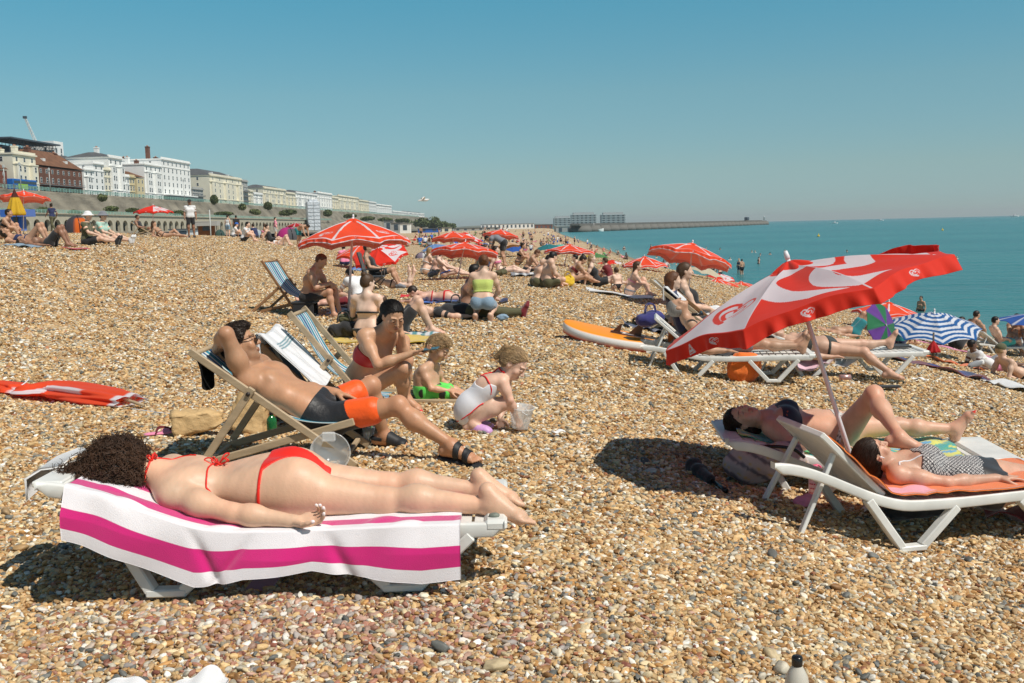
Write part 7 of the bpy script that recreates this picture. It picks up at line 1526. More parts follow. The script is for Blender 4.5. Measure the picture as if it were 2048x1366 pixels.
for k, (px, py, pose, hd, tone, lab, tp, bt, hr) in enumerate([
 (541, 480, 'legs_out', -.1, 'fair', 'person in a black top leaning back on the ridge left of the grey tent', ('vest', 'black'), ('shorts', 'black'), ('short', 'dark')),
 (562, 490, 'supine_knees', -.2, 'fair', 'person lying with bent knees on the slope below the grey tent', ('bikini', 'white'), ('brief', 'white'), ('short', 'brown')),
 (598, 492, 'bend', -.4, 'tan', 'person bending down at the edge of the slope below the tent', None, ('shorts', 'teal'), ('short', 'dark')),
 (524, 470, 'knees', .4, 'tan', 'person with tied hair sitting on the ridge among the tents', ('bikini', 'pink'), ('brief', 'black'), ('bun', 'brown')),
 (512, 468, 'knees', 2.6, 'fair', 'person in dark clothes sitting on the ridge before the white tent', ('shirt', 'navy'), ('shorts', 'black'), ('short', 'dark')),
 (552, 470, 'stand', .4, 'fair', 'person in pink standing beside the grey tent', ('shirt', 'pink'), ('shorts', 'white'), ('short', 'dark'))]):
 mini(pose, tuple(ground_at(px, (50, 48, 52, 58, 60, 78)[k])), hd, tone, lab, tp, bt, hr, 'f' if k % 2 else 'm', 1.0, .020)
# ================================================================ the seafront behind the beach
TH_ = math.atan(.0432); AX = V3(math.sin(TH_), math.cos(TH_), 0); AN = V3(math.cos(TH_), -math.sin(TH_), 0)     # along the shore, towards the sea
def SP(s_, u, z): return AX*s_+AN*u+V3(0, 0, z)
def s_at(px, U): return U*FPX/(1110-px)/1.0
def z_at(px, py, U):
 d = s_at(px, U); return P(px, py, d).z
FR = np.array([AX, AN, [0, 0, 1.]])
RZ = -TH_+PI/2       # rotation that takes local x to AX
def fbox(s0, s1, u0, u1, z0, z1): return (SP((s0+s1)/2, (u0+u1)/2, (z0+z1)/2), ((s1-s0)/2, abs(u1-u0)/2, (z1-z0)/2), FR)
def lbox(c, hs): return (np.array(c, float), hs, None)
STREET = 19.2
BW = {'white': mat('stucco_white', (.86, .86, .83), .8, noise=.06, nscale=.15), 'cream': mat('stucco_cream', (.80, .75, .60), .8, noise=.12, nscale=.15), 'yellow': mat('stucco_yellow', (.66, .56, .34), .8, noise=.1, nscale=.15), 'brick': mat('brick_brown', (.16, .070, .045), .9, noise=.4, nscale=.6), 'red': mat('brick_red', (.22, .07, .04), .9, noise=.3, nscale=.6), 'grey': mat('stucco_grey', (.42, .42, .40), .8, noise=.15, nscale=.2)}
SLATE = mat('slate', (.10, .105, .11), .8, noise=.3, nscale=.6); TILE = mat('clay_tile', (.19, .088, .045), .85, noise=.35, nscale=.5); POT = mat('chimney_pot', (.32, .16, .10), .9); GLASS = mat('window_glass', (.035, .045, .055), .12, spec=.8); WFR = mat('window_white', (.72, .72, .70), .6)
def unit_window():
 bm = box_mesh('window', [((0, .0, 0), (.5, .06, .5), None)]); bm.materials.append(WFR); f = box_mesh('pane', [((0, .07, .24), (.40, .02, .20), None), ((0, .07, -.24), (.40, .02, .20), None)]); f.materials.append(GLASS); return bm, f
WME, PME = unit_window()
def building(label, px0, px1, ytop, wall='white', U=208, depth=16, storeys=4, roof='flat', roof_h=3, chim=(), bays=None, base=STREET, grp='terraced buildings along the cliff top', frac=.5, balc=False, shop=False, cornice=True):
 s0, s1 = s_at(px0, U), s_at(px1, U); pm_ = px0+(px1-px0)*frac; H = z_at(pm_, ytop, U)-base; L = s1-s0
 root = empty('building', SP((s0+s1)/2, -U, base), RZ, label, 'building', grp)    # local x along the shore, local y inland
 mw = BW[wall]; body = [lbox((0, depth/2, H/2-3), (L/2, depth/2, H/2+3))]
 sh = H/storeys; nb = bays or max(2, int(L/4.6))
 link('wall', box_mesh('wall', body), root, mw)
 tr = []
 if cornice: tr.append(lbox((0, depth/2-.2, H+.25), (L/2+.35, depth/2+.5, .28))); tr.append(lbox((0, -.12, sh*1.05), (L/2+.1, .2, .16))); tr.append(lbox((0, -.10, H-sh*1.02), (L/2+.1, .16, .12)))
 if cornice: tr.append(lbox((0, .1, H+.95), (L/2, .25, .45)))
 if tr: link('cornice', box_mesh('cornice', tr), root, mw)
 bay = wall in ('white', 'cream') and not shop and px0 % 3 != 1
 if bay:
  for c_ in range(0, nb, 2): x = -L/2+(c_+.5)*L/nb; link('bay', box_mesh('bay', [lbox((x, -.6, (H-sh)/2), (L/nb*.36, .7, (H-sh)/2)), lbox((x, -.65, H-sh), (L/nb*.40, .85, .22)), lbox((x, -.65, sh*1.02), (L/nb*.40, .8, .15))]), root, mw)
 for r_ in range(storeys):
  for c_ in range(nb):
   x = -L/2+(c_+.5)*L/nb; z = r_*sh+sh*.52; by_ = -1.3 if bay and c_ % 2 == 0 and r_ < storeys-1 else 0; wd, hh = min(1.5, L/nb*.42), sh*(.62 if r_ < storeys-1 else .46)
   w = bpy.data.objects.new('window', WME); COL.objects.link(w); w.parent = root; w.location = (x, by_, z); w.scale = (wd, 1.0, hh); w.rotation_euler = (0, 0, PI)
   q = bpy.data.objects.new('pane', PME); COL.objects.link(q); q.parent = w
  if not shop or r_:
   for yy in ((.28, .62) if depth > 9 else (.4,)):   # the flank facing the camera
    if (r_+int(px0)) % 3 == 1: continue
    w = bpy.data.objects.new('window', WME); COL.objects.link(w); w.parent = root; w.location = (-L/2, depth*yy, z); w.scale = (1.3, 1, sh*.5); w.rotation_euler = (0, 0, PI/2)
    q = bpy.data.objects.new('pane', PME); COL.objects.link(q); q.parent = w
 if balc:
  for r_ in range(1, storeys-1): link('balcony', box_mesh('balcony', [lbox((0, -.8, r_*sh+.1), (L/2*.96, .8, .10)), lbox((0, -1.55, r_*sh+.95), (L/2*.96, .04, .05))]+[lbox((-L/2*.95+k*L*.95/24, -1.55, r_*sh+.5), (.05, .04, .45)) for k in range(25)]), root, mat('balcony_iron', (.20, .21, .21), .6))
 if shop: link('glazed_front', box_mesh('glazed_front', [lbox((0, -1.6, sh*.5), (L/2*.97, 1.6, sh*.42))]), root, GLASS); link('awning', box_mesh('awning', [lbox((0, -1.9, sh*.98), (L/2, 2.0, .3))]), root, mw)
 if roof != 'flat':
  rm = TILE if roof == 'tile' else SLATE; bm = bmesh.new(); o_ = .5; q = [(-L/2-o_, -o_), (L/2+o_, -o_), (L/2+o_, depth+o_), (-L/2-o_, depth+o_)]
  b_ = [bm.verts.new((x, y, H+.5)) for x, y in q]; i_ = min(L*.3, depth*.42); t_ = [bm.verts.new((x, y, H+.5+roof_h)) for x, y in ((-L/2+i_, depth*.42), (L/2-i_, depth*.42), (L/2-i_, depth*.58), (-L/2+i_, depth*.58))]
  for k in range(4): bm.faces.new((b_[k], b_[(k+1) % 4], t_[(k+1) % 4], t_[k]))
  bm.faces.new(t_); bm.faces.new(b_[::-1]); me = bpy.data.meshes.new('roof'); bm.to_mesh(me); bm.free(); rf = link('roof', me, root, rm)
  if roof_h > 4:
   for k in range(2): x = -L/4+k*L/2; link('dormer', box_mesh('dormer', [lbox((x, depth*.18, H+.5+roof_h*.30), (1.0, 1.4, 1.1))]), rf, WFR)
 for cx, chh in chim:
  x = -L/2+cx*L; c_ = link('chimney', box_mesh('chimney', [lbox((x, depth*.4, H+chh/2), (1.1, .9, chh/2+.3)), lbox((x, depth*.4, H+chh), (1.25, 1.05, .18))]), root, BW['brick'] if wall in ('brick', 'red') or int(cx*10) % 2 else mw)
  link('chimney_pots', tubes_mesh('chimney_pots', [np.array([[x+dx, depth*.4, H+chh], [x+dx, depth*.4, H+chh+.9]]) for dx in (-.75, -.25, .25, .75)], [.17]*4, 6), c_, POT)
 return root
building('red brick house with an orange hipped roof at the left edge of the cliff top', -30, 12, 336, 'red', storeys=3, roof='tile', roof_h=6, cornice=False, chim=((.5, 5),))
building('cream four storey house between the red and the brown brick houses', 26, 73, 307, 'cream', storeys=4, chim=((.2, 2), (.8, 4)))
building('dark brown brick mansion with a tall tiled roof and wooden balconies', 76, 166, 334, 'brick', storeys=3, roof='tile', roof_h=7, cornice=False, chim=((.18, 8), (.75, 7)), depth=18, balc=True)
building('white four storey house just right of the brown mansion', 170, 190, 338, 'white', storeys=4, chim=((.3, 2),))
building('white house with a stepped top storey left of the round bay tower', 190, 212, 326, 'white', storeys=5)
building('white corner house with a dark roof and a tall bow window', 222, 250, 314, 'white', storeys=5, roof='slate', roof_h=2.5, chim=((.4, 5),), depth=20)
building('low white and cream house set between taller white ones', 211, 224, 338, 'cream', storeys=4)
building('small white house beside the yellow ones', 251, 262, 352, 'white', storeys=3)
building('narrow yellow house with a chimney stack', 262, 273, 353, 'yellow', storeys=3, chim=((.5, 2),))
building('yellow house with a brown pitched roof beside the long white hotel', 277, 292, 354, 'yellow', storeys=3, roof='tile', roof_h=3, cornice=False)
building('white bow fronted left wing of the long hotel', 294, 329, 329, 'white', storeys=5, chim=((.2, 4), (.7, 3)), depth=26)
building('long white six storey hotel with a glazed ground floor', 330, 387, 321, 'white', storeys=6, bays=7, shop=True, chim=((.1, 7), (.35, 2), (.6, 2)), depth=22)
building('low grey and white building with dark balconies beside the long hotel', 390, 411, 378, 'grey', storeys=4, balc=True, depth=14)
building('cream building with a slate roof behind the balconies', 411, 424, 358, 'cream', storeys=5, roof='slate', roof_h=2.5, U=214)
building('large cream five storey block with a slate mansard roof', 425, 490, 354, 'cream', storeys=5, bays=5, roof='slate', roof_h=4.5, depth=26)
building('dark balconied end of the large cream block', 490, 502, 362, 'grey', storeys=5, balc=True)
CT = [(503, 512, 382, 'cream'), (513, 531, 388, 'white'), (533, 578, 378, 'cream'), (579, 597, 387, 'cream'), (599, 641, 388, 'white'), (642, 671, 387, 'white'), (672, 683, 396, 'cream'), (684, 724, 394, 'cream'), (725, 744, 402, 'cream'), (745, 759, 405, 'white'), (760, 790, 411, 'white'), (792, 820, 424, 'white'), (821, 855, 427, 'white')]
LB = ['first small cream house past the large block', 'small white house with a blue shopfront hoarding', 'wide cream terrace with stacked bay fronts', 'plain cream house at the end of the bay fronted terrace', 'white terrace behind the wrapped scaffold tower', 'tall white house right of the wrapped scaffold tower', 'narrow cream house in the far terrace', 'broad cream block above the small green pavilion', 'cream house stepping down right of the broad block', 'white house in the far terrace before the low wing', 'low white wing well along the far terrace', 'last but one white terrace near the trees', 'last white terrace on the cliff top beside the trees']
for (a, b_, y_, c_), lab in zip(CT, LB): building(lab, a, b_, y_, c_, storeys=4, bays=None if b_-a < 30 else 8, roof='slate' if (a % 2) else 'flat', roof_h=2.5, chim=((.3, 2), (.7, 2)) if b_ < 760 else (), depth=16)
building('white gabled house behind the row of white houses', 150, 168, 322, 'white', U=232, storeys=3, roof='slate', roof_h=3, cornice=False)
building('grey walled house end behind the yellow houses', 255, 285, 322, 'grey', U=236, storeys=3, chim=((.3, 2), (.7, 3)))
# gasholder frame wrapped in scaffolding, and the crane
def scaffold():
 U = 250; s0, s1 = s_at(22, U), s_at(116, U); zt = z_at(60, 277, U); z0 = z_at(60, 312, U); root = empty('scaffolded_building', SP((s0+s1)/2, -U, z0-8), RZ, 'dark scaffolding with a flat roof round a building high behind the houses', 'building'); L = s1-s0; H = zt-z0+8; ls = []
 for k in range(15):
  x = -L/2+k*L/14; ls += [np.array([[x, 0, 0], [x, 0, H]]), np.array([[x, 12, 0], [x, 12, H]])]
  if k < 14: ls += [np.array([[x, 0, z], [x+L/14, 0, z+2.6]]) for z in np.arange(0, H-3, 3)]
 for z in np.arange(1, H, 2.2): ls.append(np.array([[-L/2, 0, z], [L/2, 0, z]])); ls.append(np.array([[-L/2, 0, z], [-L/2, 12, z]]))
 link('poles', tubes_mesh('poles', ls, [.13]*len(ls), 4, False), root, mat('scaffold_steel', (.07, .09, .11), .6)); link('roof_deck', box_mesh('roof_deck', [lbox((0, 6, H), (L/2+1.5, 8, .35))]), root, mat('scaffold_steel'))
 link('inner_wall', box_mesh('inner_wall', [lbox((0, 9, H/2-1), (L/2*.94, 2.5, H/2-1.6))]), root, mat('dark_cladding', (.06, .09, .12), .8, noise=.5, nscale=.3))
 building('plain white block beside the scaffolding, above the brown mansion', 113, 132, 279, 'white', U=252, storeys=2, cornice=False, base=STREET+6)
 a = P(84, 312, 520); b = P(49, 233, 520); a, b = np.array(a), np.array(b); d_ = unit(b-a); sd = unit(np.cross(d_, (0, 1, 0))); n_ = np.cross(sd, d_); ls = []; c4 = [sd*.7+n_*.7, sd*.7-n_*.7, -sd*.7-n_*.7, -sd*.7+n_*.7]; L2 = np.linalg.norm(b-a)
 for c in c4: ls.append(np.array([c, d_*L2*.96+c*.5]))
 m_ = int(L2/1.6)
 for k in range(m_):
  for q in range(4): ls.append(np.array([c4[q]*(1-.5*k/m_)+d_*L2*.96*k/m_, c4[(q+1) % 4]*(1-.5*(k+1)/m_)+d_*L2*.96*(k+1)/m_]))
 cr = empty('crane', a, 0, 'pale lattice crane jib rising above the scaffolding', 'crane'); link('jib', tubes_mesh('jib', ls, [.11]*len(ls), 4, False), cr, mat('crane_white', (.55, .57, .56), .6)); link('jib_head', box_mesh('jib_head', [lbox(d_*L2*.98, (.9, .5, .6))]), cr, mat('scaffold_steel'))
scaffold()
# cliff wall, road, railings
CONC = mat('retaining_wall', (.24, .215, .165), .95, noise=.55, nscale=.09, nstretch=(1, 1, 2.2), bump=.6, bscale=.5, bdist=.8)
GREEN = mat('green_iron', (.28, .50, .43), .6); BUSH = mat('bush_leaf', (.13, .16, .06), .9, noise=.6, nscale=.4)
def quadstrip(name, ss, prof, mt, label, cat_, kind=None, jit=0):
 """extrude a (u, z) profile along the shore"""
 ss = np.asarray(ss, float); n, k = len(ss), len(prof); r = np.random.RandomState(2); g = np.array([[SP(s_, u+jit*(r.rand()-.5), z+jit*.3*(r.rand()-.5)) for u, z in prof] for s_ in ss])
 i = np.arange(n*k).reshape(n, k); f = np.stack([i[:-1, :-1], i[1:, :-1], i[1:, 1:], i[:-1, 1:]], -1).reshape(-1, 4); return tag(link(name, fast_mesh(name, g.reshape(-1, 3), f, False), None, mt), label, cat_, kind=kind)
SS = np.geomspace(200, 1600, 120)
quadstrip('cliff_wall', SS, [(-160, 1), (-176, 3.5), (-180, 9.6), (-193, 10.2), (-195, 12), (-200, STREET-.4), (-200, STREET+.5), (-200.8, STREET+.5), (-201, STREET)], CONC, 'long stained concrete retaining wall below the terraces', 'wall', jit=.5)
quadstrip('road', np.geomspace(180, 1700, 40), [(-201, STREET), (-420, STREET+1)], mat('asphalt', (.07, .07, .07), .9), None, None, 'structure')
quadstrip('promenade', np.geomspace(150, 1700, 40), [(-100, 1.0), (-161, 1.15)], mat('promenade_tarmac', (.20, .19, .17), .9), None, None, 'structure')
def railing(label, U, z, s0, s1, step, h_=1.3, r=.07):
 root = empty('railing', SP(s0, -U, z), 0, label, 'railing'); o = SP(s0, -U, z); ls = [np.array([SP(s0, -U, z+q)-o, SP(s1, -U, z+q)-o]) for q in (h_*.35, h_*.68, h_)]; ls += [np.array([SP(s_, -U, z)-o, SP(s_, -U, z+h_*1.06)-o]) for s_ in np.arange(s0, s1, step)]
 link('rails', tubes_mesh('rails', ls, [r]*len(ls), 4, False), root, GREEN)
railing('pale green iron railing along the top of the cliff wall', 200.4, STREET+.5, 300, 1500, 2.4, 1.5, .10)
railing('green railing on top of the arcade', 177.5, 9.9, 285, 800, 2.6, 1.3, .09)
def arcade():
 root = empty('arcade', SP(290, -174, 0), RZ, 'long row of cast iron arches below the cliff wall', 'arcade'); Lw = 7.0; H = 9.6; z0 = 2.0
 bm = bmesh.new(); n = 12; pts = [(-Lw/2, z0), (-2.3, z0), (-2.3, 5.6)]+[(-2.3*math.cos(t), 5.6+2.1*math.sin(t)) for t in np.linspace(0, PI, n)[1:-1]]+[(2.3, 5.6), (2.3, z0), (Lw/2, z0), (Lw/2, H), (-Lw/2, H)]
 fr_ = [bm.verts.new((x, 0, z)) for x, z in pts]; bk = [bm.verts.new((x, 1.2, z)) for x, z in pts]; bm.faces.new(fr_); bm.faces.new(bk[::-1])
 for k in range(len(pts)): bm.faces.new((fr_[k], bk[k], bk[(k+1) % len(pts)], fr_[(k+1) % len(pts)]))
 bmesh.ops.recalc_face_normals(bm, faces=bm.faces); bmesh.ops.triangulate(bm, faces=bm.faces[:]); me = bpy.data.meshes.new('arch'); bm.to_mesh(me); bm.free(); me.materials.append(mat('arcade_stone', (.50, .45, .34), .85, noise=.2, nscale=.4))
 for k in range(62): o = bpy.data.objects.new('arch', me); COL.objects.link(o); o.parent = root; o.location = (k*Lw, 0, 0)
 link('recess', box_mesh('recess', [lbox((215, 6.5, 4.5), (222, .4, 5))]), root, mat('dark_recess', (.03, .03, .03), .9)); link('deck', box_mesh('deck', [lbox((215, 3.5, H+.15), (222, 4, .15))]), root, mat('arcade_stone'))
arcade()
# leafy shrubs on the wall, each its own clump of leaves
def leaf_cloud(name, c, rad, n, size, mt, label, cat_, grp, seed, trunk=None):
 r = np.random.RandomState(seed); k = 9; cen = r.randn(k, 3)*.42; pts = cen[r.randint(0, k, n)]+r.randn(n, 3)*.30; pts /= np.maximum(1, np.linalg.norm(pts, axis=1, keepdims=True)); pts *= np.array(rad)
 a = r.randn(n, 3); a /= np.linalg.norm(a, axis=1, keepdims=True); b = np.cross(a, r.randn(n, 3)); b /= np.linalg.norm(b, axis=1, keepdims=True); sz = size*(.6+.8*r.rand(n, 1)); V = np.stack([pts-a*sz, pts+b*sz*.6, pts+a*sz, pts-b*sz*.6], 1).reshape(-1, 3); f = np.arange(n*4).reshape(n, 4)
 root = empty(name, c, 0, label, cat_, grp); link('crown', fast_mesh('crown', V, f, False), root, mt)
 link('trunk', tubes_mesh('trunk', [np.array([[0, 0, -rad[2]*1.1-(trunk or 0)], [.1*rad[0], 0, -rad[2]*.3], [0, 0, rad[2]*.3]])], [[.10*rad[2], .07*rad[2], .02*rad[2]]], 6), root, mat('bark', (.10, .075, .05), .9)); return root
BUSH2 = mat('bush_leaf_light', (.17, .19, .075), .9, noise=.5, nscale=.4)
for k, (px, py, w, h_, c_) in enumerate([(45, 423, 30, 9, 0), (88, 420, 18, 9, 0), (150, 425, 16, 7, 0), (205, 395, 9, 16, 1), (222, 418, 18, 8, 0), (265, 421, 16, 6, 0), (355, 426, 20, 7, 0), (428, 400, 9, 20, 0), (448, 428, 24, 6, 0), (485, 414, 9, 12, 1), (510, 424, 14, 8, 1), (536, 412, 9, 16, 0), (575, 425, 22, 13, 0), (655, 426, 11, 9, 0), (700, 432, 16, 6, 1), (735, 437, 18, 5, 0), (770, 439, 18, 5, 0), (805, 441, 18, 5, 0)]):
 U = 190 if py < 416 else 183; d = s_at(px, U); p = P(px, py, d); m_ = d/FPX; leaf_cloud('shrub', p, (w*m_*.8, 2.5, h_*m_*(.45 if h_ > 10 else .6)), 1300, .45*(d/400), BUSH if c_ == 0 else BUSH2, ['dark green', 'yellowish'][c_]+' shrub on the cliff wall '+['at the left edge', 'above the walking person', 'above the orange tent', 'below the white corner house', 'behind the hats', 'left of the heart umbrella', 'left of the standing man', 'climbing below the low grey building', 'low above the standing couple', 'climbing below the large cream block', 'below the small cream houses', 'climbing left of the round green bush', 'in a rounded mass left of the scaffold tower', 'right of the scaffold tower', 'under the broad cream block', 'under the far terrace', 'under the low white wing', 'near the last terrace'][k], 'shrub', 'shrubs on the cliff wall', k)
for k, (px, py, w, h_) in enumerate([(842, 446, 17, 9), (866, 445, 14, 11), (885, 450, 12, 7), (904, 452, 9, 5), (815, 447, 13, 6)]):
 d = 1150+40*k; p = P(px, py, d); m_ = d/FPX; leaf_cloud('tree', p, (w*m_, 9, h_*m_), 900, 1.6, BUSH, 'dark tree in the far clump '+['where the terraces end', 'tallest beside the last terrace', 'right of the tallest', 'rightmost and lowest', 'leftmost under the last terrace'][k], 'tree', 'trees at the end of the terraces', 40+k, trunk=6)
# street lamps
def lamp(px, ytop, U=196, z0=STREET, lab=''):
 d = s_at(px, U); zt = P(px, ytop, d).z; root = empty('street_lamp', SP(d/AX[1]*1.0, -U, z0), 0, lab, 'street lamp', 'lamp posts along the cliff top'); root.location = P(px, 450, d); root.location.z = z0; H = zt-z0
 link('post', tubes_mesh('post', [np.array([[0, 0, 0], [0, 0, H]])], [.16], 6), root, mat('lamp_white', (.5, .52, .5), .5)); link('lantern', box_mesh('lantern', [lbox((0, 0, H+.4), (.35, .35, .45)), lbox((0, 0, H+.95), (.2, .2, .12))], .08), root, mat('lamp_white'))
for px, yt, lab in ((16, 335, 'before the red brick house'), (48, 330, 'before the cream house'), (106, 341, 'before the brown mansion'), (372, 362, 'before the long hotel'), (544, 386, 'before the bay fronted terrace'), (553, 396, 'just right of its neighbour before the bay fronts')): lamp(px, yt, lab='white street lamp '+lab)
# bus, hoarding, wrapped scaffold tower, pavilion
def bus():
 d = s_at(42, 204); root = empty('bus', SP(d, -204, STREET), RZ, 'blue and green double deck bus on the cliff top road', 'bus'); L = s_at(67, 204)-s_at(18, 204)
 link('body', box_mesh('body', [lbox((0, 0, 2.6), (L/2, 1.3, 2.1))], .25), root, mat('bus_blue', s2l((.10, .38, .68)), .4)); link('side_panel', box_mesh('side_panel', [lbox((-L*.1, -1.32, 1.9), (L*.2, .02, 1.0))], 0), root, mat('bus_green', s2l((.60, .78, .25)), .5)); link('windows', box_mesh('windows', [lbox((0, -1.31, 3.5), (L/2*.94, .03, .5)), lbox((0, -1.31, 1.9), (L/2*.9, .015, .45))]), root, GLASS)
 for x in (-.32, .32): link('wheel', tubes_mesh('wheel', [np.array([[x*L, -1.35, .5], [x*L, -1.05, .5]])], [.5], 14), root, mat('black_rubber'))
bus()
def tower():
 d = s_at(626, 172); a = P(612, 444, d); b = P(640, 403, d); w = (b.x-a.x)/2; z0 = .5; h_ = b.z-z0; root = empty('scaffold_tower', ((a.x+b.x)/2, d, z0), RZ-1.2, 'tower wrapped in white scaffold sheeting below the terraces', 'tower'); k = w*.95
 link('sheeting', box_mesh('sheeting', [lbox((0, 0, h_*.5), (k*.86, k*.86, h_*.5)), lbox((0, 0, h_+.5), (k*.6, k*.7, 1.0))], .3), root, mat('white_sheeting', (.66, .70, .74), .6, noise=.15, nscale=.3, bump=1, bscale=.9, bdist=.5)); link('poles', tubes_mesh('poles', [np.array([[x*k*.9, y*k*.9, 0], [x*k*.9, y*k*.9, h_+1.6]]) for x in (-1, 0, 1) for y in (-1, 1)]+[np.array([[-k*.9, -k*.9, z], [k*.9, -k*.9, z]]) for z in np.arange(2, h_, 2.5)], [.10]*(6+len(np.arange(2, h_, 2.5))), 4), root, mat('scaffold_grey', (.35, .36, .37), .5))
tower()
def hut(px0, px1, y0, y1, d, col, label, roofc=None, name='hut', depth=6):
 a, b = P(px0, y1, d), P(px1, y0, d); root = empty(name, ((a.x+b.x)/2, d, a.z), 0, label, name.replace('_', ' ')); w, h_ = (b.x-a.x)/2, b.z-a.z
 link('wall', box_mesh('wall', [lbox((0, depth/2, h_/2-2), (w, depth/2, h_/2+2))]), root, cmat(col) if isinstance(col, str) else col)
 rm = roofc or SLATE; link('roof', box_mesh('roof', [lbox((0, depth/2, h_+.15), (w+.4, depth/2+.4, .22))]), root, rm)
 for k in range(max(1, int(w*2/6))): link('door', box_mesh('door', [lbox((-w+(k+.5)*2*w/max(1, int(w*2/6)), -.03, h_*.4), (min(1.2, w*.4), .05, h_*.38))]), root, mat('dark_cladding'))
for t_ in [(768, 785, 442, 459, 640, BW['grey'], 'small grey gabled hut at the back of the beach'), (782, 802, 446, 461, 600, BW['grey'], 'dark grey hut in the middle of the beach huts'), (800, 820, 447, 461, 590, BW['white'], 'pale hut beside the dark grey one'), (836, 880, 457, 463, 640, 'blue', 'long low blue hut at the back of the beach'), (884, 902, 455, 463, 660, BW['cream'], 'small cream kiosk right of the long blue hut'), (908, 1000, 455, 461, 900, BW['grey'], 'long low grey shed far along the beach'), (962, 1068, 447, 457, 1500, BW['white'], 'long pale roofed building far along the shore'), (1070, 1105, 449, 459, 1500, BW['red'], 'low reddish building before the marina'), (340, 392, 459, 470, 330, BW['white'], 'low white fence like hoarding behind the standing man')]: hut(*t_)
mroof = mat('pale_roof', (.48, .49, .47), .7); hut(1112, 1165, 452, 466, 760, BW['grey'], 'large shed with a pale curved roof at the root of the pier', mroof, 'shed', 30)
# marina flats
def flats(px0, px1, y0, label, seed, d=1950, steps=()):
 a, b = P(px0, 462, d), P(px1, y0, d); w = (b.x-a.x)/2; h_ = b.z-a.z; root = empty('apartment_block', ((a.x+b.x)/2, d, a.z), 0, label, 'building', 'apartment blocks at the marina'); st = 8; fh = h_/st
 link('wall', box_mesh('wall', [lbox((0, 14, h_*.44), (w, 14, h_*.44)), lbox((0, 16, h_*.93), (w*.82, 12, h_*.07))]), root, mat('flats_wall', (.40, .42, .42), .7)); link('floor_slabs', box_mesh('floor_slabs', [lbox((0, -.8, k*fh), (w, 1.2, .35)) for k in range(1, st)]), root, WFR)
 r = random.Random(seed)
 n = max(3, int(w*2/8))
 for k in range(st-1):
  for c in range(n):
   o = bpy.data.objects.new('window', WME); COL.objects.link(o); o.parent = root; o.location = (-w+(c+.5)*2*w/n, -.05, (k+.5)*fh); o.scale = (2*w/n*.66, 1, fh*.72); o.rotation_euler = (0, 0, PI); q = bpy.data.objects.new('pane', PME); COL.objects.link(q); q.parent = o
flats(1108, 1142, 432, 'lowest and leftmost apartment block at the marina', 1); flats(1143, 1193, 424, 'tall middle apartment block at the marina', 2); flats(1203, 1251, 424, 'separate right apartment block at the marina', 3)
# the breakwater with its caissons
def breakwater():
 A_, B_ = P(1150, 466, 700), P(1528, 446.5, 1330); A_ = V3(A_.x, A_.y, SEA); B_ = V3(B_.x, B_.y, SEA); D = B_-A_; L = np.linalg.norm(D); x_ = D/L; y_ = np.cross((0, 0, 1), x_); R_ = np.array([x_, y_, [0, 0, 1]]); root = empty('breakwater', A_, 0, 'long concrete breakwater of round caissons reaching into the sea', 'breakwater')
 CB = mat('breakwater_concrete', (.15, .145, .13), .9, noise=.3, nscale=.12); link('deck', box_mesh('deck', [(D/2+V3(0, 0, 4.8), (L/2, 3.5, .6), R_), (D/2+V3(0, 0, 5.6)+y_*3.0, (L/2, .4, .35), R_)]), root, CB)
 n = 34; pr = [(0, 4.6), (2.3, 4.9), (2.4, 4.3), (4.2, 4.3)]
 me = tubes_mesh('caisson', [np.array([[0, 0, -.5], [0, 0, 2.4], [0, 0, 2.6], [0, 0, 4.4]])], [[8.3, 8.3, 7.6, 7.4]], 20); me.materials.append(CB)
 for k in range(n): o = bpy.data.objects.new('caisson', me); COL.objects.link(o); o.parent = root; o.location = D*(k+.5)/n; 
 e = D+V3(0, 0, 6); lt = link('beacon', tubes_mesh('beacon', [np.array([e, e+V3(0, 0, 4.2), e+V3(0, 0, 4.4), e+V3(0, 0, 5.4)])], [[.9, .7, 1.1, .3]], 8), root, BW['white']); link('hut', box_mesh('hut', [(D*.84+V3(0, 0, 8), (5, 2, 2), R_)], .4), root, mat('dark_cladding'))
breakwater()
# hills beyond
def hills():
 xs_ = np.linspace(-2200, 420, 90); r = np.random.RandomState(4); pts = []; h_ = 14+10*np.sin(xs_*.004)+7*np.sin(xs_*.013+1)+4*np.sin(xs_*.03)+r.rand(90)*2; h_ *= smooth(430, -700, xs_)*.5+.10
 g = np.stack([np.stack([xs_, np.full(90, 3300.), np.full(90, -4.)], -1), np.stack([xs_, np.full(90, 3500.), h_*.8], -1), np.stack([xs_, np.full(90, 3900.), h_*1.15+6], -1), np.stack([xs_, np.full(90, 5200.), np.full(90, -4.)], -1)], 1); n, k = g.shape[:2]; i = np.arange(n*k).reshape(n, k); f = np.stack([i[:-1, :-1], i[1:, :-1], i[1:, 1:], i[:-1, 1:]], -1).reshape(-1, 4)
 tag(link('hills', fast_mesh('hills', g.reshape(-1, 3), f), None, mat('hill_green', (.17, .18, .13), .95, noise=.7, nscale=.01)), kind='structure')
 me = grid_mesh('hinterland', np.linspace(-3000, 60, 12), np.linspace(1500, 3400, 8), lambda X, Y: np.full(X.shape, -2.2)); tag(link('ground', me, None, mat('scrub', (.20, .17, .11), .95, noise=.5, nscale=.01)), kind='structure')
hills()
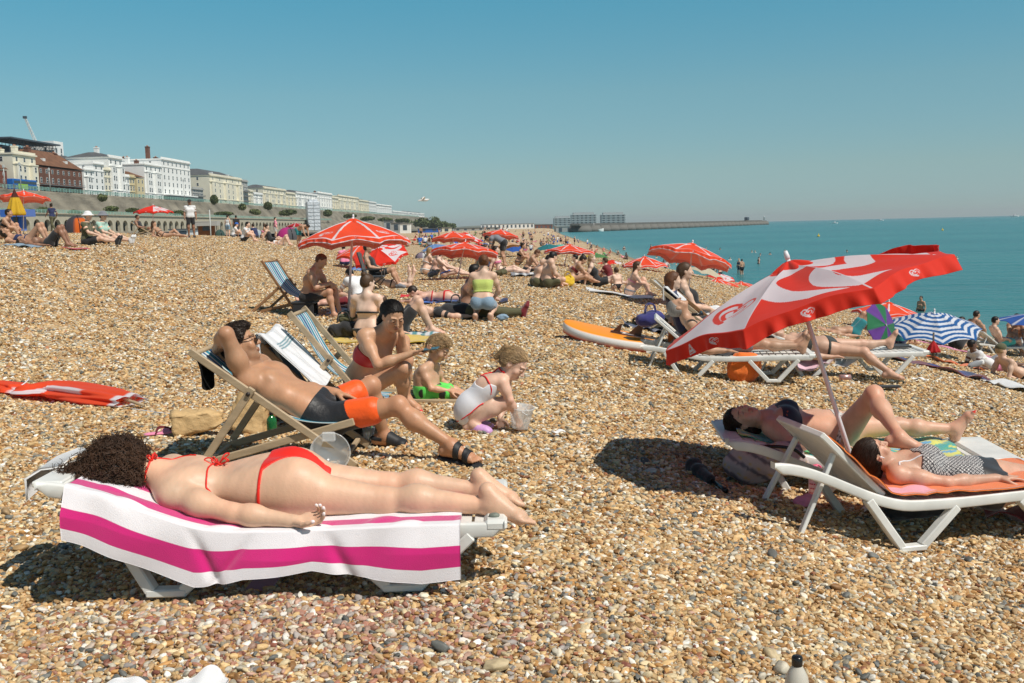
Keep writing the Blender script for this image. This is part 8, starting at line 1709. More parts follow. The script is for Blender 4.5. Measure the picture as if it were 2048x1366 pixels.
# ---- tents
def tent(px, py, w, h_, c1, c2, label, d):
 g = ground_at(px, d); a = w/2/FPX*d; hh = h_/FPX*d; root = empty('beach_tent', g, .3, label, 'tent', 'pop-up beach tents'); th = np.linspace(0, 2*PI, 25); ph = np.linspace(0, PI/2, 9); T_, Q_ = np.meshgrid(th, ph, indexing='ij'); r = np.cos(Q_)**.8; V = np.stack([a*r*np.cos(T_), a*.9*r*np.sin(T_)*(1+.1*np.sin(T_)), hh*np.sin(Q_)-.05*(Q_ == 0)], -1)
 k = ((T_ > PI*.9) & (T_ < PI*1.5))|(Q_ > 1.1); c = np.where(k[..., None], c1, c2); i = np.arange(T_.size).reshape(T_.shape); f = np.stack([i[:-1, :-1], i[1:, :-1], i[1:, 1:], i[:-1, 1:]], -1).reshape(-1, 4); me = fast_mesh('shell', V.reshape(-1, 3), f); setcol(me, c.reshape(-1, 3)); o = link('shell', me, root, MATS['canopy_cloth'])
 link('hoop', tubes_mesh('hoop', [np.array([[a*math.cos(t)*math.cos(q), a*.9*math.sin(t)*math.cos(q), hh*1.01*math.sin(q)] for q in np.linspace(0, PI, 20)]) for t in (.4, 1.9)], [.02]*2, 5), root, mat('black_plastic'))
O_, G_2 = CC['orange'], s2l((.30, .29, .32))
tent(155, 455, 48, 34, G_2, O_, 'orange and dark grey dome tent behind the hats', 50); tent(577, 470, 46, 24, s2l((.80, .20, .55)), s2l((.38, .39, .41)), 'grey and pink dome tent on the ridge', 66); tent(512, 466, 28, 17, CC['white'], s2l((.72, .78, .82)), 'white dome tent on the ridge', 72); tent(440, 468, 20, 14, s2l((.3, .42, .38)), s2l((.25, .36, .34)), 'dark green dome tent on the ridge', 74); tent(845, 497, 30, 12, s2l((.62, .56, .62)), CC['white'], 'pale flat tent right of the wide umbrella', 48)
hut(22, 42, 431, 448, 60, 'blue', 'blue windbreak box behind the closed yellow umbrella', cmat('blue'), 'windbreak', .6)
hut(396, 428, 450, 462, 95, mat('rusty_panel', (.22, .09, .04), .9, noise=.4, nscale=1), 'rusty brown panel fence behind the ridge', BW['grey'], 'panel', .3)
# volleyball posts
root = empty('volleyball_net', ground_at(395, 90), 0, 'volleyball posts with a net behind the ridge', 'net'); o = V3(*root.location); a, b = np.array(P(374, 425, 88))-o, np.array(P(419, 424, 92))-o
link('post', tubes_mesh('post', [np.array([[a[0], a[1], -1], a+V3(0, 0, .2)])], [.05], 6), root, mat('lamp_white')); link('post', tubes_mesh('post', [np.array([[b[0], b[1], -1], b+V3(0, 0, .2)])], [.05], 6), root, mat('lamp_white')); link('net', tubes_mesh('net', [np.array([a*(1-t)+b*t-V3(0, 0, z) for t in (0, 1)]) for z in (0, .3, .6, .9)], [.012]*4, 4), root, mat('dark_pole'))
# ---- the far crowd: small single-mesh figures, copied
def crowd_proto(pose, tone, top, bot, hc, S=1.0, h=.028):
 A, face, up, front, pf, hn, ft = PJ(pose); f = Figure({a: b*S for a, b in A.items()}, S, 'f', 1.0, face=face, up=up, front=front, pfront=pf, h=h); f.body_field(); me = f.F.mesh('person'); co = f.coords(me); c = np.tile(np.array(TONES[tone]), (len(co), 1)); J = f.J
 u_ = unit(J['neck']-J['pelvis']); t = ((co-J['pelvis'])@u_)/np.linalg.norm(J['neck']-J['pelvis']); ax = np.linalg.norm(co-J['pelvis']-u_*((co-J['pelvis'])@u_)[:, None], axis=1)
 if top: c[(t > (.15 if top[1] else .5)) & (t < (1.0 if top[1] else .8)) & (ax < .24)] = CC[top[0]]
 if bot:
  m = (t > -.3) & (t < .2) & (ax < .22)
  for sd in 'LR': L = J['kn'+sd]-J['hip'+sd]; q = ((co-J['hip'+sd])@L)/(L@L); m |= (q < .5) & (q > -.3) & (np.linalg.norm(co-J['hip'+sd]-L*np.clip(q, 0, 1)[:, None], axis=1) < .14)
  c[m] = CC[bot]
 Lh = f.head_local(co); c[(np.abs(Lh[:, 0]) < .13) & (np.abs(Lh[:, 2]-.03) < .13) & (np.abs(Lh[:, 1]) < .15) & (Lh[:, 1] < .04+(Lh[:, 2]-.03)*1.2)] = HAIRS[hc]
 setcol(me, c); me.materials.append(SKIN_FAR); return me
CP = [crowd_proto(*a) for a in [('knees', 'fair', ('black', 0), 'black', 'dark'), ('knees', 'pink', ('white', 1), 'navy', 'brown'), ('legs_out', 'fair', ('red', 0), 'red', 'blond'), ('legs_out', 'tan', ('blue', 1), 'black', 'black'), ('lean_fwd', 'fair', None, 'navy', 'dark'), ('stand', 'fair', ('white', 1), 'blue', 'dark'), ('stand', 'tan', None, 'black', 'black'), ('walk', 'pink', ('black', 0), 'black', 'brown'), ('supine_knees', 'fair', ('pink', 0), 'pink', 'blond'), ('prone', 'tan', None, 'teal', 'dark'), ('cross', 'deep', ('grey', 1), 'black', 'black'), ('stand', 'fair', ('navy', 0), 'navy', 'blond'), ('side', 'tan', ('green', 1), 'grey', 'brown')]]
CL = ['in black swimwear hugging knees', 'in white shirt hugging knees', 'in red swimwear, legs stretched', 'in blue shirt, legs stretched', 'bent forward in navy shorts', 'standing in white shirt', 'standing in black shorts', 'walking in black swimwear', 'lying in pink swimwear', 'face down in teal shorts', 'cross-legged in grey', 'standing in navy swimwear', 'propped up in green']
cr = random.Random(11); placed = 0; CR = []
def edge_x(py): return np.interp(py, [462, 470, 480, 490, 500, 512, 530, 560, 590], [1120, 1150, 1180, 1210, 1240, 1268, 1330, 1440, 1600])
for _ in range(2000):
 if placed >= 215: break
 py = 461+cr.random()**1.25*100; xl = np.interp(py, [461, 475, 500, 520, 545, 561], [900, 740, 800, 1010, 1170, 1290]); px = xl+(edge_x(py)-xl)*cr.random()
 if cr.random() < .35: px = xl+(edge_x(py)-xl)*(.55+.45*cr.random())
 g = G(px, py, 24); 
 if g.y < 62 or g.y > 900 or g.z < SEA+.05: continue
 k = cr.choices(range(len(CP)), [5, 5, 4, 4, 5, 1, 1, 1, 4, 3, 4, 1, 4])[0]; o = bpy.data.objects.new('person', CP[k]); COL.objects.link(o); o.location = g; o.rotation_euler = (0, 0, cr.random()*6.28); s0 = .9+.15*cr.random(); o.scale = (s0, s0, s0)
 CR.append((o, k, px, py)); placed += 1
XB = [(0, 840), (840, 900), (900, 950), (950, 1000), (1000, 1050), (1050, 1100), (1100, 1150), (1150, 1210), (1210, 1280), (1280, 2000)]
XN = ['left of the pale tent', 'behind the piped umbrellas', 'above the three sunbathers', 'left of the bending man', 'around the blue umbrella', 'left of the teal umbrella', 'right of the aqua umbrella', 'past the yellow umbrella', 'behind the long haired women', 'nearest the water']; YN = ['far back', 'midway', 'nearer']; seen = {}
for o, k, px, py in CR:
 bx_ = [i for i, (a, b) in enumerate(XB) if a <= px < b][0]; by = 0 if py < 473 else 1 if py < 492 else 2; seen.setdefault((k, bx_, by), []).append((px, o))
for (k, bx_, by), L_ in seen.items():
 L_.sort(key=lambda q: q[0])
 for i, (px, o) in enumerate(L_):
  w = '' if len(L_) == 1 else ', '+(['left', 'right'] if len(L_) == 2 else ['leftmost', 'second', 'third', 'fourth', 'fifth', 'sixth', 'seventh', 'eighth'])[min(i, 7)]+' of %s' % ['two', 'three', 'four', 'several'][min(len(L_)-2, 3)]
  tag(o, 'figure '+CL[k]+', '+YN[by]+' '+XN[bx_]+w, 'person', 'people on the far beach')
# swimmers
BT = {}
sw = [(1195, 497, 1), (1212, 500, 0), (1232, 503, 0), (1248, 500, 1), (1302, 497, 1), (1313, 516, 0), (1325, 512, 1), (1412, 497, 0), (1440, 499, 0), (1504, 505, 0), (1510, 505, 0), (1520, 511, 0), (1540, 509, 0), (1570, 504, 0), (1460, 520, 0), (1517, 527, 1), (1484, 549, 2), (1478, 547, 2), (1344, 527, 2), (1355, 530, 2), (1360, 528, 1), (1396, 533, 1), (1408, 538, 1), (1425, 545, 1), (1694, 504, 0), (1913, 518, 0), (1380, 540, 1), (1440, 560, 2), (1842, 622, 1)]
for k, (px, py, m_) in enumerate(sw):
 r_ = ray(px, py); t = (SEA-HC)/r_.z; p = Vector((0, 0, HC))+r_*t; o = bpy.data.objects.new('person', CP[(6, 11, 5, 7)[k % 4]]); COL.objects.link(o); o.location = (p.x, p.y, SEA-(1.38, .95, .35)[m_]); o.rotation_euler = (0, 0, k*1.7)
 q = (('head above water', 'waist deep', 'knee deep')[m_], ('before the far shallows', 'above the tipping umbrella', 'left of the pale buoy', 'right of the pale buoy')[0 if px < 1290 else 1 if px < 1470 else 2 if px < 1600 else 3]); BT.setdefault(q, []).append((px, py, o))
for (a_, b_), L_ in BT.items():
 for i, (px, py, o) in enumerate(sorted(L_, key=lambda q: q[0])): tag(o, 'bather '+a_+' '+b_+('' if len(L_) == 1 else ', '+['first', 'second', 'third', 'fourth', 'fifth', 'sixth', 'seventh', 'eighth', 'ninth', 'tenth'][i]+' from the left'), 'person', 'bathers in the sea')
# boats, buoys, gulls
def boat(px, py, L, label, sail=False, d=None):
 r_ = ray(px, py); t = min((SEA-HC)/r_.z if r_.z < -1e-4 else 3000, 3000); p = Vector((0, 0, HC))+r_*t; root = empty('boat', (p.x, p.y, SEA), .2, label, 'boat'); bm = bmesh.new(); r = []
 for x, w, z in ((-.5, .16, 0), (-.2, .19, 0), (.2, .17, 0), (.42, .08, .03), (.52, .005, .06)): r.append([bm.verts.new((x*L, -w*L, .10*L+z*L)), bm.verts.new((x*L, -w*.6*L, -.02*L)), bm.verts.new((x*L, w*.6*L, -.02*L)), bm.verts.new((x*L, w*L, .10*L+z*L))])
 for a, b in zip(r[:-1], r[1:]):
  for k in range(4): bm.faces.new((a[k], b[k], b[(k+1) % 4], a[(k+1) % 4]))
 bm.faces.new(r[0]); me = bpy.data.meshes.new('hull'); bmesh.ops.recalc_face_normals(bm, faces=bm.faces); bm.to_mesh(me); bm.free(); link('hull', me, root, BW['white'])
 link('cabin', box_mesh('cabin', [lbox((-.05*L, 0, .17*L), (.16*L, .10*L, .07*L)), lbox((-.02*L, 0, .26*L), (.09*L, .07*L, .03*L))], .02*L), root, mat('boat_cabin', (.5, .52, .55), .5)); link('mast', tubes_mesh('mast', [np.array([[0, 0, .2*L], [0, 0, (.95 if sail else .45)*L]])], [.012*L], 5), root, WFR)
boat(2030, 433.5, 26, 'motor cruiser on the horizon near the right edge'); boat(1670, 447, 7, 'small white boat nearest the middle of the open sea'); boat(1762, 441.5, 12, 'small pale boat near the horizon'); boat(1303, 457, 8, 'white moored boat nearest the breakwater, right one'); boat(1323, 457, 6, 'second white boat near the breakwater'); boat(1188, 463, 14, 'long low boat at the root of the breakwater')
for px, py, lab in ((1637, 473, 'pale yellow buoy nearer the breakwater side'), (1885, 461, 'orange yellow buoy in the open sea at right')):
 r_ = ray(px, py); t = (SEA-HC)/r_.z; p = Vector((0, 0, HC))+r_*t; F = Field(V3(-1, -1, -1), V3(1, 1, 2), .06); F.ell(V3(0, 0, .3), np.eye(3), V3(.7, .7, .6), .1); F.cone(V3(0, 0, .6), V3(0, 0, 1.6), .35, .12, .1); o = link('buoy', F.mesh('buoy'), None, cmat('yellow')); o.scale = (.5, .5, .5); o.location = (p.x, p.y, SEA); tag(o, lab, 'buoy')
def gull(loc, hd, label, flying, s0=1.0):
 root = empty('gull', loc, hd, label, 'gull'); F = Field(V3(-.4, -.3, -.3), V3(.5, .3, .5), .008 if not flying else .014); WH = mat('gull_white', (.74, .74, .72), .8); GY = mat('gull_grey', (.30, .32, .34), .8)
 if flying: F.cone(V3(-.22, 0, 0), V3(.16, 0, .02), .03, .065, .03); F.ell(V3(.24, 0, .04), np.eye(3), V3(.06, .045, .045), .04)
 else: F.cone(V3(-.25, 0, .17), V3(.08, 0, .24), .03, .085, .04); F.cone(V3(.08, 0, .26), V3(.13, 0, .345), .06, .04, .03); F.ell(V3(.15, 0, .365), np.eye(3), V3(.055, .04, .042), .03)
 b = link('body', F.mesh('body'), root, WH); hx, hz = (.29, .04) if flying else (.20, .36); link('beak', tubes_mesh('beak', [np.array([[hx, 0, hz], [hx+.06, 0, hz-.012]])], [[.012, .004]], 6), root, cmat('yellow'))
 for sg in (-1, 1):
  if flying:
   ln = cat([(.02, 0, .03), (.07, sg*.25, .16), (.0, sg*.5, .13), (-.10, sg*.72, .02)], 6); w = np.linspace(.10, .012, len(ln)); g = np.stack([ln+V3(.5, 0, 0)*w[:, None]*1.0, ln-V3(.9, 0, 0)*w[:, None]], 1); link('wing', sheet('wing', np.stack([g[:, 0], (g[:, 0]+g[:, 1])/2+V3(0, 0, .012), g[:, 1]], 1), .012), root, WH)
  else:
   F2 = Field(V3(-.45, -.2, 0), V3(.2, .2, .4), .008); F2.ell(V3(-.10, sg*.06, .215), frame((.95, 0, .25), (0, 0, 1)), V3(.03, .23, .075), .01); link('wing', F2.mesh('wing'), root, GY); link('leg', tubes_mesh('leg', [np.array([[.0, sg*.03, .15], [.01, sg*.03, 0]])], [.008], 6), root, mat('gull_leg', (.55, .32, .28), .6))
 root.scale = (s0, s0, s0)
gull(P(846, 401, 62), .15, 'gull gliding over the beach with both wings spread', True, 1.25); g = G(1957, 742); gull(g, .15, 'grey backed gull standing on the shingle beside the child in white', False, .62)
# ================================================================ small things on the shingle
def paddle():
 g = G(1216, 690); root = empty('paddle_board', g+Vector((0, 0, .03)), 0, 'orange and white inflatable paddle board lying upside down on the shingle', 'paddle board'); a, b = np.array(G(1128, 672))+V3(0, 0, .09), np.array(G(1306, 706))+V3(0, 0, .09); o = V3(*root.location); D = b-a; L = np.linalg.norm(D); x_ = D/L; y_ = unit(np.cross((0, 0, 1), x_)); z_ = np.cross(x_, y_)
 n = 50; t = np.linspace(0, 1, n); w = .37*np.minimum(1, np.sqrt(np.clip(1-(np.clip(.62-t, 0, 1)/.62)**2.4, 0, 1)))*np.where(t > .62, 1-.36*((t-.62)/.38)**2.2, 1); rock = .06*(1-t)**4; k = 16; th = np.linspace(0, 2*PI, k, endpoint=False); ct, st = np.sign(np.cos(th))*np.abs(np.cos(th))**.30, np.sign(np.sin(th))*np.abs(np.sin(th))**.45
 V = a[None, None]+x_*(t*L)[:, None, None]+y_*(w[:, None]*ct[None])[..., None]+z_*((.075*st[None])*np.ones((n, 1))+rock[:, None])[..., None]-o; i = np.arange(n*k).reshape(n, k); i2 = np.roll(i, -1, 1); f = np.vstack([np.stack([i[:-1], i2[:-1], i2[1:], i[1:]], -1).reshape(-1, 4)]); 
 V2 = V.reshape(-1, 3); e0 = len(V2); V2 = np.vstack([V2, V[-1].mean(0)[None], V[0].mean(0)[None]]); f = np.vstack([f, np.stack([i[-1], i2[-1], np.full(k, e0), np.full(k, e0)], 1)[:0]])
 me = fast_mesh('board', V2, f[:, ::-1]); c = np.where((st[None] > .72)[..., None], s2l((.98, .60, .13)), s2l((.93, .92, .90)))*np.ones((n, 1, 1)); c = np.where(((st[None] < -.3))[..., None], s2l((.75, .25, .12)), c); setcol(me, np.vstack([c.reshape(-1, 3), [CC['white']]*2])); link('board', me, root, mat('board_skin', rough=.4, attr=1, spec=.5))
 bm = bmesh.new(); vs = [bm.verts.new(V[-1][q]) for q in range(k)]; bm.faces.new(vs); me = bpy.data.meshes.new('tail'); bm.to_mesh(me); bm.free(); link('tail', me, root, mat('board_white', (.76, .75, .72), .4))
 for tt, yy, s0 in ((.60, -.02, .6), (.80, .0, 1.0)):
  p = a+x_*L*tt+y_*yy+z_*(.075+.02)-o; q = [p-x_*.10*s0, p+x_*.07*s0, p+x_*.10*s0+z_*.19*s0, p+x_*.055*s0+z_*.17*s0]; V_ = [v+y_*e for e in (-.008, .008) for v in q]; bm = bmesh.new(); vs = [bm.verts.new(v) for v in V_]
  for fc in ((0, 1, 2, 3), (7, 6, 5, 4), (0, 4, 5, 1), (1, 5, 6, 2), (2, 6, 7, 3), (3, 7, 4, 0)): bm.faces.new([vs[j] for j in fc])
  me = bpy.data.meshes.new('fin'); bm.to_mesh(me); bm.free(); link('fin', me, root, mat('fin_brown', (.10, .045, .03), .3)); link('fin_base', box_mesh('fin_base', [(p, (.13*s0, .03, .008), np.array([x_, y_, z_]))], .004), root, mat('fin_brown'))
 p = a+x_*L*.70+z_*.096-o; link('white_mark', box_mesh('white_mark', [(p, (.11, .05, .002), np.array([x_, y_, z_]))]), root, mat('board_white'))
paddle()
def closed_on_ground():
 """the furled red umbrella lying at left"""
 pts = [G(-45, 772), G(20, 783), G(47, 790), G(120, 792), G(200, 803), G(262, 812)]; c = np.array([list(p) for p in pts]); ln = cat(c, 14); n = len(ln); t = np.linspace(0, 1, n); k = 56; th = np.linspace(0, 2*PI, k, endpoint=False)
 w = np.interp(t, [0, .10, .30, .335, .38, .55, .85, 1.0], [.05, .10, .11, .045, .10, .17, .15, .12]); D = np.gradient(ln, axis=0); D /= np.linalg.norm(D, axis=1, keepdims=True); sd = np.cross(D, (0, 0, 1)); sd /= np.linalg.norm(sd, axis=1, keepdims=True)
 rr = w[:, None]*(1+.16*np.sin(th*5+t[:, None]*4)+.10*np.sin(th*9-t[:, None]*9)); V = ln[:, None]+sd[:, None]*(rr*np.cos(th))[..., None]*1.15+np.array([0, 0, 1.])*(rr*.40*np.sin(th)+w[:, None]*.25+.01)[..., None]; V[..., 2] = np.maximum(V[..., 2], gz(V[..., 0], V[..., 1])+.008)
 a_ = (th[None]*1+.9*np.sin(t[:, None]*6)+t[:, None]*2.2) % (2*PI); col = np.where((np.abs(a_-1.6) < .30)[..., None] & (t[:, None] > .32)[..., None] & (t[:, None] < .78)[..., None], UWHITE, UORG); col = np.where((t[:, None] > .965)[..., None] | (np.abs(t[:, None]-.335) < .018)[..., None] & np.ones((n, k, 1), bool), UWHITE, col); col = np.where((np.abs(a_-4.3) < .25)[..., None] & (t[:, None] > .55)[..., None], UWHITE, col)
 o0 = np.array(pts[2]); root = empty('beach_umbrella', pts[2], 0, 'furled red and white umbrella lying on the shingle at left', 'umbrella'); i = np.arange(n*k).reshape(n, k); i2 = np.roll(i, -1, 1); f = np.stack([i[:-1], i[1:], i2[1:], i2[:-1]], -1).reshape(-1, 4); me = fast_mesh('canopy', (V-o0).reshape(-1, 3), f); setcol(me, col.reshape(-1, 3)); link('canopy', me, root, MATS['canopy_cloth'])
 e = ln[-1]; dr = D[-1]; L = [np.array([e-dr*.1+V3(0, 0, .05), e+dr*.18+V3(0, 0, .02)])-o0]; link('pole', tubes_mesh('pole', L, [.014], 8), root, mat('pale_wood')); L = [cat([np.array(G(5, 789))+V3(0, 0, .02), np.array(G(44, 786))+V3(0, 0, .07), np.array(G(60, 780))+V3(0, 0, .10)], 6)-o0, cat([np.array(G(262, 822))+V3(0, 0, .02), np.array(G(320, 828))+V3(0, 0, .01), np.array(G(362, 832))+V3(0, 0, .012)], 6)-o0]; link('cord', tubes_mesh('cord', L, [.006, .004], 6), root, mat('white_tube'))
closed_on_ground()
def paper_bag(g, ax_, L, W_, H_, label, seed, lift):
 root = empty('paper_bag', g, 0, label, 'bag'); n, k = 11, 26; t = np.linspace(0, 1, n); th = np.linspace(0, 2*PI, k, endpoint=False)+.1; ct = np.sign(np.cos(th))*np.abs(np.cos(th))**.45; st = np.sign(np.sin(th))*np.abs(np.sin(th))**.45; ax_ = unit(ax_); sd = unit(np.cross((0, .02, 1) if abs(ax_[2]) < .8 else (0, 1, 0), ax_)); up = np.cross(ax_, sd); r = np.random.RandomState(seed)
 sc = np.interp(t, [0, .4, .8, 1], [1.08, .95, .78, .30]); j = lambda a: 1+a*(r.rand(n, k)-.5); V = ax_*(L*(t[:, None]+.06*(r.rand(n, k)-.5)))[..., None]+sd*(W_*ct[None]*sc[:, None]*j(.22))[..., None]+up*(H_*st[None]*sc[:, None]*j(.30)+lift)[..., None]; i = np.arange(n*k).reshape(n, k); i2 = np.roll(i, -1, 1)
 f = np.stack([i[:-1], i2[:-1], i2[1:], i[1:]], -1).reshape(-1, 4); me = fast_mesh('paper', V.reshape(-1, 3), f, False); o = link('paper', me, root, mat('kraft_paper', (.62, .42, .20), .75, noise=.12, nscale=20, bump=.9, bscale=22, bdist=.012)); m_ = o.modifiers.new('t', 'SOLIDIFY'); m_.thickness = .002
paper_bag(G(350, 872), V3(1, .25, .10), .34, .10, .085, 'crumpled brown paper bag open towards the left on the shingle', 3, .08)
paper_bag(G(455, 885)+Vector((.02, .40, -.01)), V3(.25, .1, 1), .36, .13, .09, 'upright brown paper carrier bag in the shade of the deck chair', 6, 0)
def flipflops(px, py, label, c1, c2):
 g = G(px, py); root = empty('flip_flops', g+Vector((0, 0, .012)), .1, label, 'flip flops')
 for k, (dx, dy, rz) in enumerate(((0, 0, .25), (.10, .05, -.2))):
  F = Field(V3(-.2, -.1, -.02), V3(.2, .1, .04), .005); F.cone(V3(-.09, 0, .01), V3(.08, 0, .01), .034, .044, .02, (0, 0, 1), .30); me = F.mesh('sole'); o = link('sole', me, root, cmat(c1)); o.location = (dx, dy, .01*k); o.rotation_euler = (.1*k, 0, rz); link('thong', tubes_mesh('thong', [cat([(.07, 0, .015), (.04, .0, .045), (-.02, .03*s0, .05), (-.045, .038*s0, .012)], 5) for s0 in (-1, 1)], [.006]*2, 5), o, cmat(c2))
flipflops(325, 872, 'pink flip flops with purple thongs lying beside the paper bag', 'pink', 'maroon')
bag('black bag standing in the shade under the man\'s deck chair', 0, 0, .42, 'black', seed=33, loc=tuple(G(688, 905)+Vector((.02, .35, 0))), handles=False)
def bottle(label, loc, h_, r, body, capm, name='bottle', prof=None, extra=None):
 root = empty(name, loc, 0, label, 'bottle'); pr = prof or [(0, .9), (.02, 1), (.60, 1), (.72, .92), (.82, .55), (.87, .38), (.90, .38)]
 link('body', tubes_mesh('body', [np.array([[0, 0, z*h_] for z, _ in pr])], [[q*r for _, q in pr]], 20), root, body); link('cap', tubes_mesh('cap', [np.array([[0, 0, .89*h_], [0, 0, .90*h_], [0, 0, .985*h_], [0, 0, h_]])], [[.40*r, .44*r, .44*r, .36*r]], 16), root, capm); 
 if extra: extra(root)
 return root
bottle('green glass bottle standing in the shade under the deck chair', G(508, 905)+Vector((0, .5, 0)), .17, .035, mat('green_glass', (.02, .16, .05), .1, alpha=.85), mat('black_plastic'))
gb_ = P(1594, 1345, 2.75); bottle('cloudy plastic water bottle with a black cap at the bottom edge', (gb_.x, gb_.y, gzf(gb_.x, gb_.y)-.0), P(1592, 1312, 2.75).z-gzf(gb_.x, gb_.y), .036, mat('cloudy_plastic', (.62, .58, .50), .25, alpha=.92, spec=.6), mat('black_plastic'), prof=[(0, .95), (.02, 1), (.55, 1), (.64, 1.02), (.78, .86), (.85, .6), (.89, .42), (.90, .40)])
def dots(root):
 bx = []
 for k in range(26): a = -PI/2+(k % 7-3)*.36+(k//7 % 2)*.18; z = .03+.028*(k//7); c_, s_ = math.cos(a), math.sin(a); bx.append(((.0395*c_, .0395*s_, z), (.0045, .001, .0035), np.array([[-s_, c_, 0], [c_, s_, 0], [0, 0, 1]])))
 link('printed_dots', box_mesh('printed_dots', bx), root, cloth('deep_pink', s2l((.80, .10, .30)))); link('handle', tubes_mesh('handle', [cat([(.02, 0, .155), (.035, 0, .185), (.01, 0, .200), (-.01, 0, .185)], 6)], [.006], 6), root, mat('pink_plastic', s2l((.92, .42, .55)), .4))
p_ = at0(1630, 945, 6.0); bottle('pink water bottle with dark dots and a handled lid standing under the raised backrest', (p_[0], p_[1], gzf(p_[0], p_[1])+.0), .20, .038, mat('pale_pink_plastic', s2l((.95, .78, .84)), .4), mat('pink_plastic', s2l((.92, .42, .55)), .4), extra=dots)
o = bag('striped beige and grey cloth backpack under the head of the navy woman\'s sunbed', 0, 0, .44, mat('pack_stripes', rough=.9, attr=1, bump=.5, bscale=120, bdist=.002), seed=41, loc=tuple(V3(*G(1545, 985))+V3(.02, .22, 0)), shape=(1.15, .5, .95), name='backpack', handles=False)
co = np.empty(len(o.data.vertices)*3, np.float32); o.data.vertices.foreach_get('co', co); co = co.reshape(-1, 3); q = co[:, 2]*.8+co[:, 0]*.5; k = np.mod(q/.085, 1); c = np.tile(np.array(s2l((.74, .68, .66))), (len(co), 1)); c[(k > .3) & (k < .55)] = s2l((.46, .43, .45)); c[(k > .72) & (k < .77)] = s2l((.80, .68, .42)); setcol(o.data, c)
link('strap', tubes_mesh('strap', [cat([(-.12, -.10, .25), (-.02, -.15, .28), (.12, -.14, .26), (.2, -.12, .20)], 6)], [.012], 6), o, mat('black_plastic'))
bag('small pink pouch lying under the raised sunbed', 0, 0, .13, 'pink', seed=42, loc=tuple(G(1610, 1012)), handles=False, name='pouch')
bag('black and pink shoe bag under the sunbed of the woman in the patterned top', 0, 0, .34, 'black', seed=43, loc=tuple(G(1850, 1066)+Vector((0, .15, 0))), handles=False, shape=(1.1, .6, .6))
cloth_flat('maroon and orange towel hanging under the right end of the nearest right sunbed', 1975, 2075, 1050, 'maroon', .25, amp=.08)
# black folded umbrella / pump on the ground
def black_tool():
 a, b = np.array(G(1385, 945)), np.array(G(1452, 988)); root = empty('folded_umbrella', a, 0, 'small black folded umbrella lying in the shade of the nearest umbrella', 'umbrella'); D = b-a; F = Field(np.minimum(0, D)-.12, np.maximum(0, D)+.12, .006); F.cone(V3(0, 0, .035), D*.55+V3(0, 0, .03), .045, .030, .02); F.ell(V3(.01, .0, .06), np.eye(3), V3(.05, .04, .035), .02); F.ell(D*.25+V3(0, .02, .05), np.eye(3), V3(.05, .035, .03), .02)
 link('cloth', F.mesh('cloth'), root, cmat('black')); link('handle', tubes_mesh('handle', [np.array([D*.5+V3(0, 0, .03), D*.92+V3(0, 0, .02), D+V3(0, 0, .018)])], [[.012, .013, .018]], 10), root, mat('black_plastic'))
black_tool()
def scrap(label, px, py, sz, col, name='paper_scrap', seed=1):
 g = G(px, py); n = 10; u, v = np.meshgrid(np.linspace(-1, 1, n), np.linspace(-1, 1, n), indexing='ij'); q = np.stack([u*sz, v*sz*.45, .02+.15*sz*np.sin(u*4+seed)+.12*sz*np.cos(v*5+seed)], -1); o = link(name, sheet(name, q, .003), None, col); o.location = g+Vector((0, 0, .02)); o.rotation_euler = (0, 0, seed); tag(o, label, name.split('_')[-1])
scrap('white crumpled wrapper on the shingle right of the bucket', 1118, 874, .045, mat('paper_white', (.78, .78, .78), .8), 'wrapper', .4); scrap('white scrap on the shingle in front of the lower right sunbathers', 1838, 764, .08, mat('paper_white'), 'paper_scrap', 2.4)
g = G(1690, 762); c_ = link('drink_can', tubes_mesh('drink_can', [np.array([[-.065, 0, .033], [-.06, 0, .033], [.06, 0, .033], [.065, 0, .033]])], [[.026, .033, .033, .026]], 18), None, mat('can_red', s2l((.75, .60, .58)), .3, metal=.5)); c_.location = g+Vector((0, 0, .01)); tag(c_, 'red and silver can lying on its side by the sunbed with the pink towel', 'can')
bottle('small orange bottle standing left of the grey haired man\'s sunbed', tuple(G(1342, 688)), .20, .045, cmat('orange'), cmat('yellow'))
gg = G(738, 888); root = empty('plastic_cup', gg, 0, 'clear plastic cup with green straws beside the man\'s foot', 'cup'); link('cup', tubes_mesh('cup', [np.array([[0, 0, 0], [0, 0, .11]])], [[.03, .042]], 18), root, CLEAR); link('straws', tubes_mesh('straws', [np.array([[0, 0, .01], [.03, .01, .16]]), np.array([[.01, 0, .01], [-.03, .01, .15]])], [.004]*2, 6), root, cmat('green'))
gb2 = at0(520, 1150, 3.98); tag(link('book', box_mesh('book', [((0, 0, .012), (.13, .09, .012), frame((.2, 1, 0), (0, 0, 1))), ], .003), None, cmat('navy')), 'blue covered book lying in the shade under the nearest sunbed', 'book').location = (gb2[0]-.03, 4.05, .02)
tag(link('leaflet', box_mesh('leaflet', [((0, 0, 0), (.05, .11, .002), frame((.3, 1, .35), (0, -.3, 1)))], .001), None, mat('lilac_card', s2l((.62, .50, .58)), .6)), 'purple grey leaflet leaning under the nearest sunbed', 'leaflet').location = (at0(540, 1148, 3.85)[0], 3.86, .045)
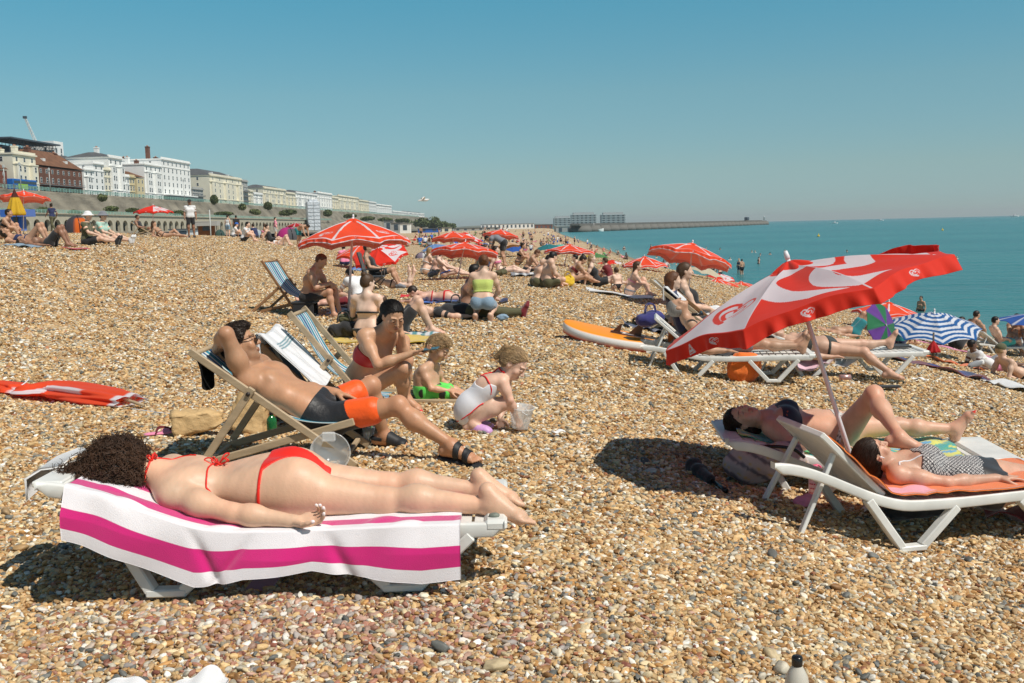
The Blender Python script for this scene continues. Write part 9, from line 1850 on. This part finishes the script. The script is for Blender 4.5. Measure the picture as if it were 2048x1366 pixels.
# white cloth at the bottom edge
n, m_ = 60, 24; u, v = np.meshgrid(np.linspace(0, 1, n), np.linspace(0, 1, m_), indexing='ij'); ax0, ax1 = P(215, 1366, 2.95), P(455, 1366, 2.95); X = ax0.x+(ax1.x-ax0.x)*u; Y = 2.955-.35*v+.02*np.sin(u*9)+.03*np.exp(-((u-.88)/.07)**2); Z = .02+.008*np.sin(u*11+v*3)+.028*np.exp(-((u-.84)/.09)**2)*(1-v*.5)+.004*np.sin(u*33); tag(link('towel', sheet('towel', np.stack([X, Y, Z], -1), .01), None, WT), 'white towel corner at the bottom edge of the beach', 'towel')
hw = 0  # the white cloth end hanging at the head of the nearest sunbed
q = np.array([[(-1.87, 4.30, .475), (-1.87, 4.12, .48), (-1.86, 3.98, .47)], [(-1.92, 4.30, .475), (-1.93, 4.12, .48), (-1.93, 3.97, .465)], [(-1.965, 4.28, .45), (-1.985, 4.10, .44), (-1.985, 3.95, .43)], [(-1.955, 4.25, .39), (-1.975, 4.07, .37), (-1.975, 3.93, .35)]]); 
tag(link('pillow_cloth', sheet('pillow_cloth', q, .010), None, WT), 'white cloth end hanging over the head of the nearest sunbed', 'cloth')
g = np.array(bedpt(bed1, .86, -.27, .272)); F = Field(V3(-.05, -.05, -.02), V3(.05, .05, .05), .003); F.ell(V3(0, 0, .010), np.eye(3), V3(.022, .016, .011), .002); o = link('stone', F.mesh('stone'), None, mat('grey_stone', (.20, .22, .18), .6, noise=.3, nscale=60)); o.location = g; tag(o, 'single grey green pebble lying on the foot of the nearest sunbed', 'stone')
# ---- haze over the far shore
HZ = bpy.data.materials.new('haze'); HZ.use_nodes = True; nn = HZ.node_tree.nodes; nn.clear(); ou = nn.new('ShaderNodeOutputMaterial'); pv = nn.new('ShaderNodeVolumePrincipled'); pv.inputs['Color'].default_value = (.93, .97, 1.0, 1); pv.inputs['Density'].default_value = .00009; pv.inputs['Anisotropy'].default_value = .2; HZ.node_tree.links.new(pv.outputs[0], ou.inputs['Volume'])
hb = box_mesh('haze', [((0, 6000, 37.5), (12500, 8000, 44), None)]); hz = link('haze', hb, None, HZ); tag(hz, kind='stuff')
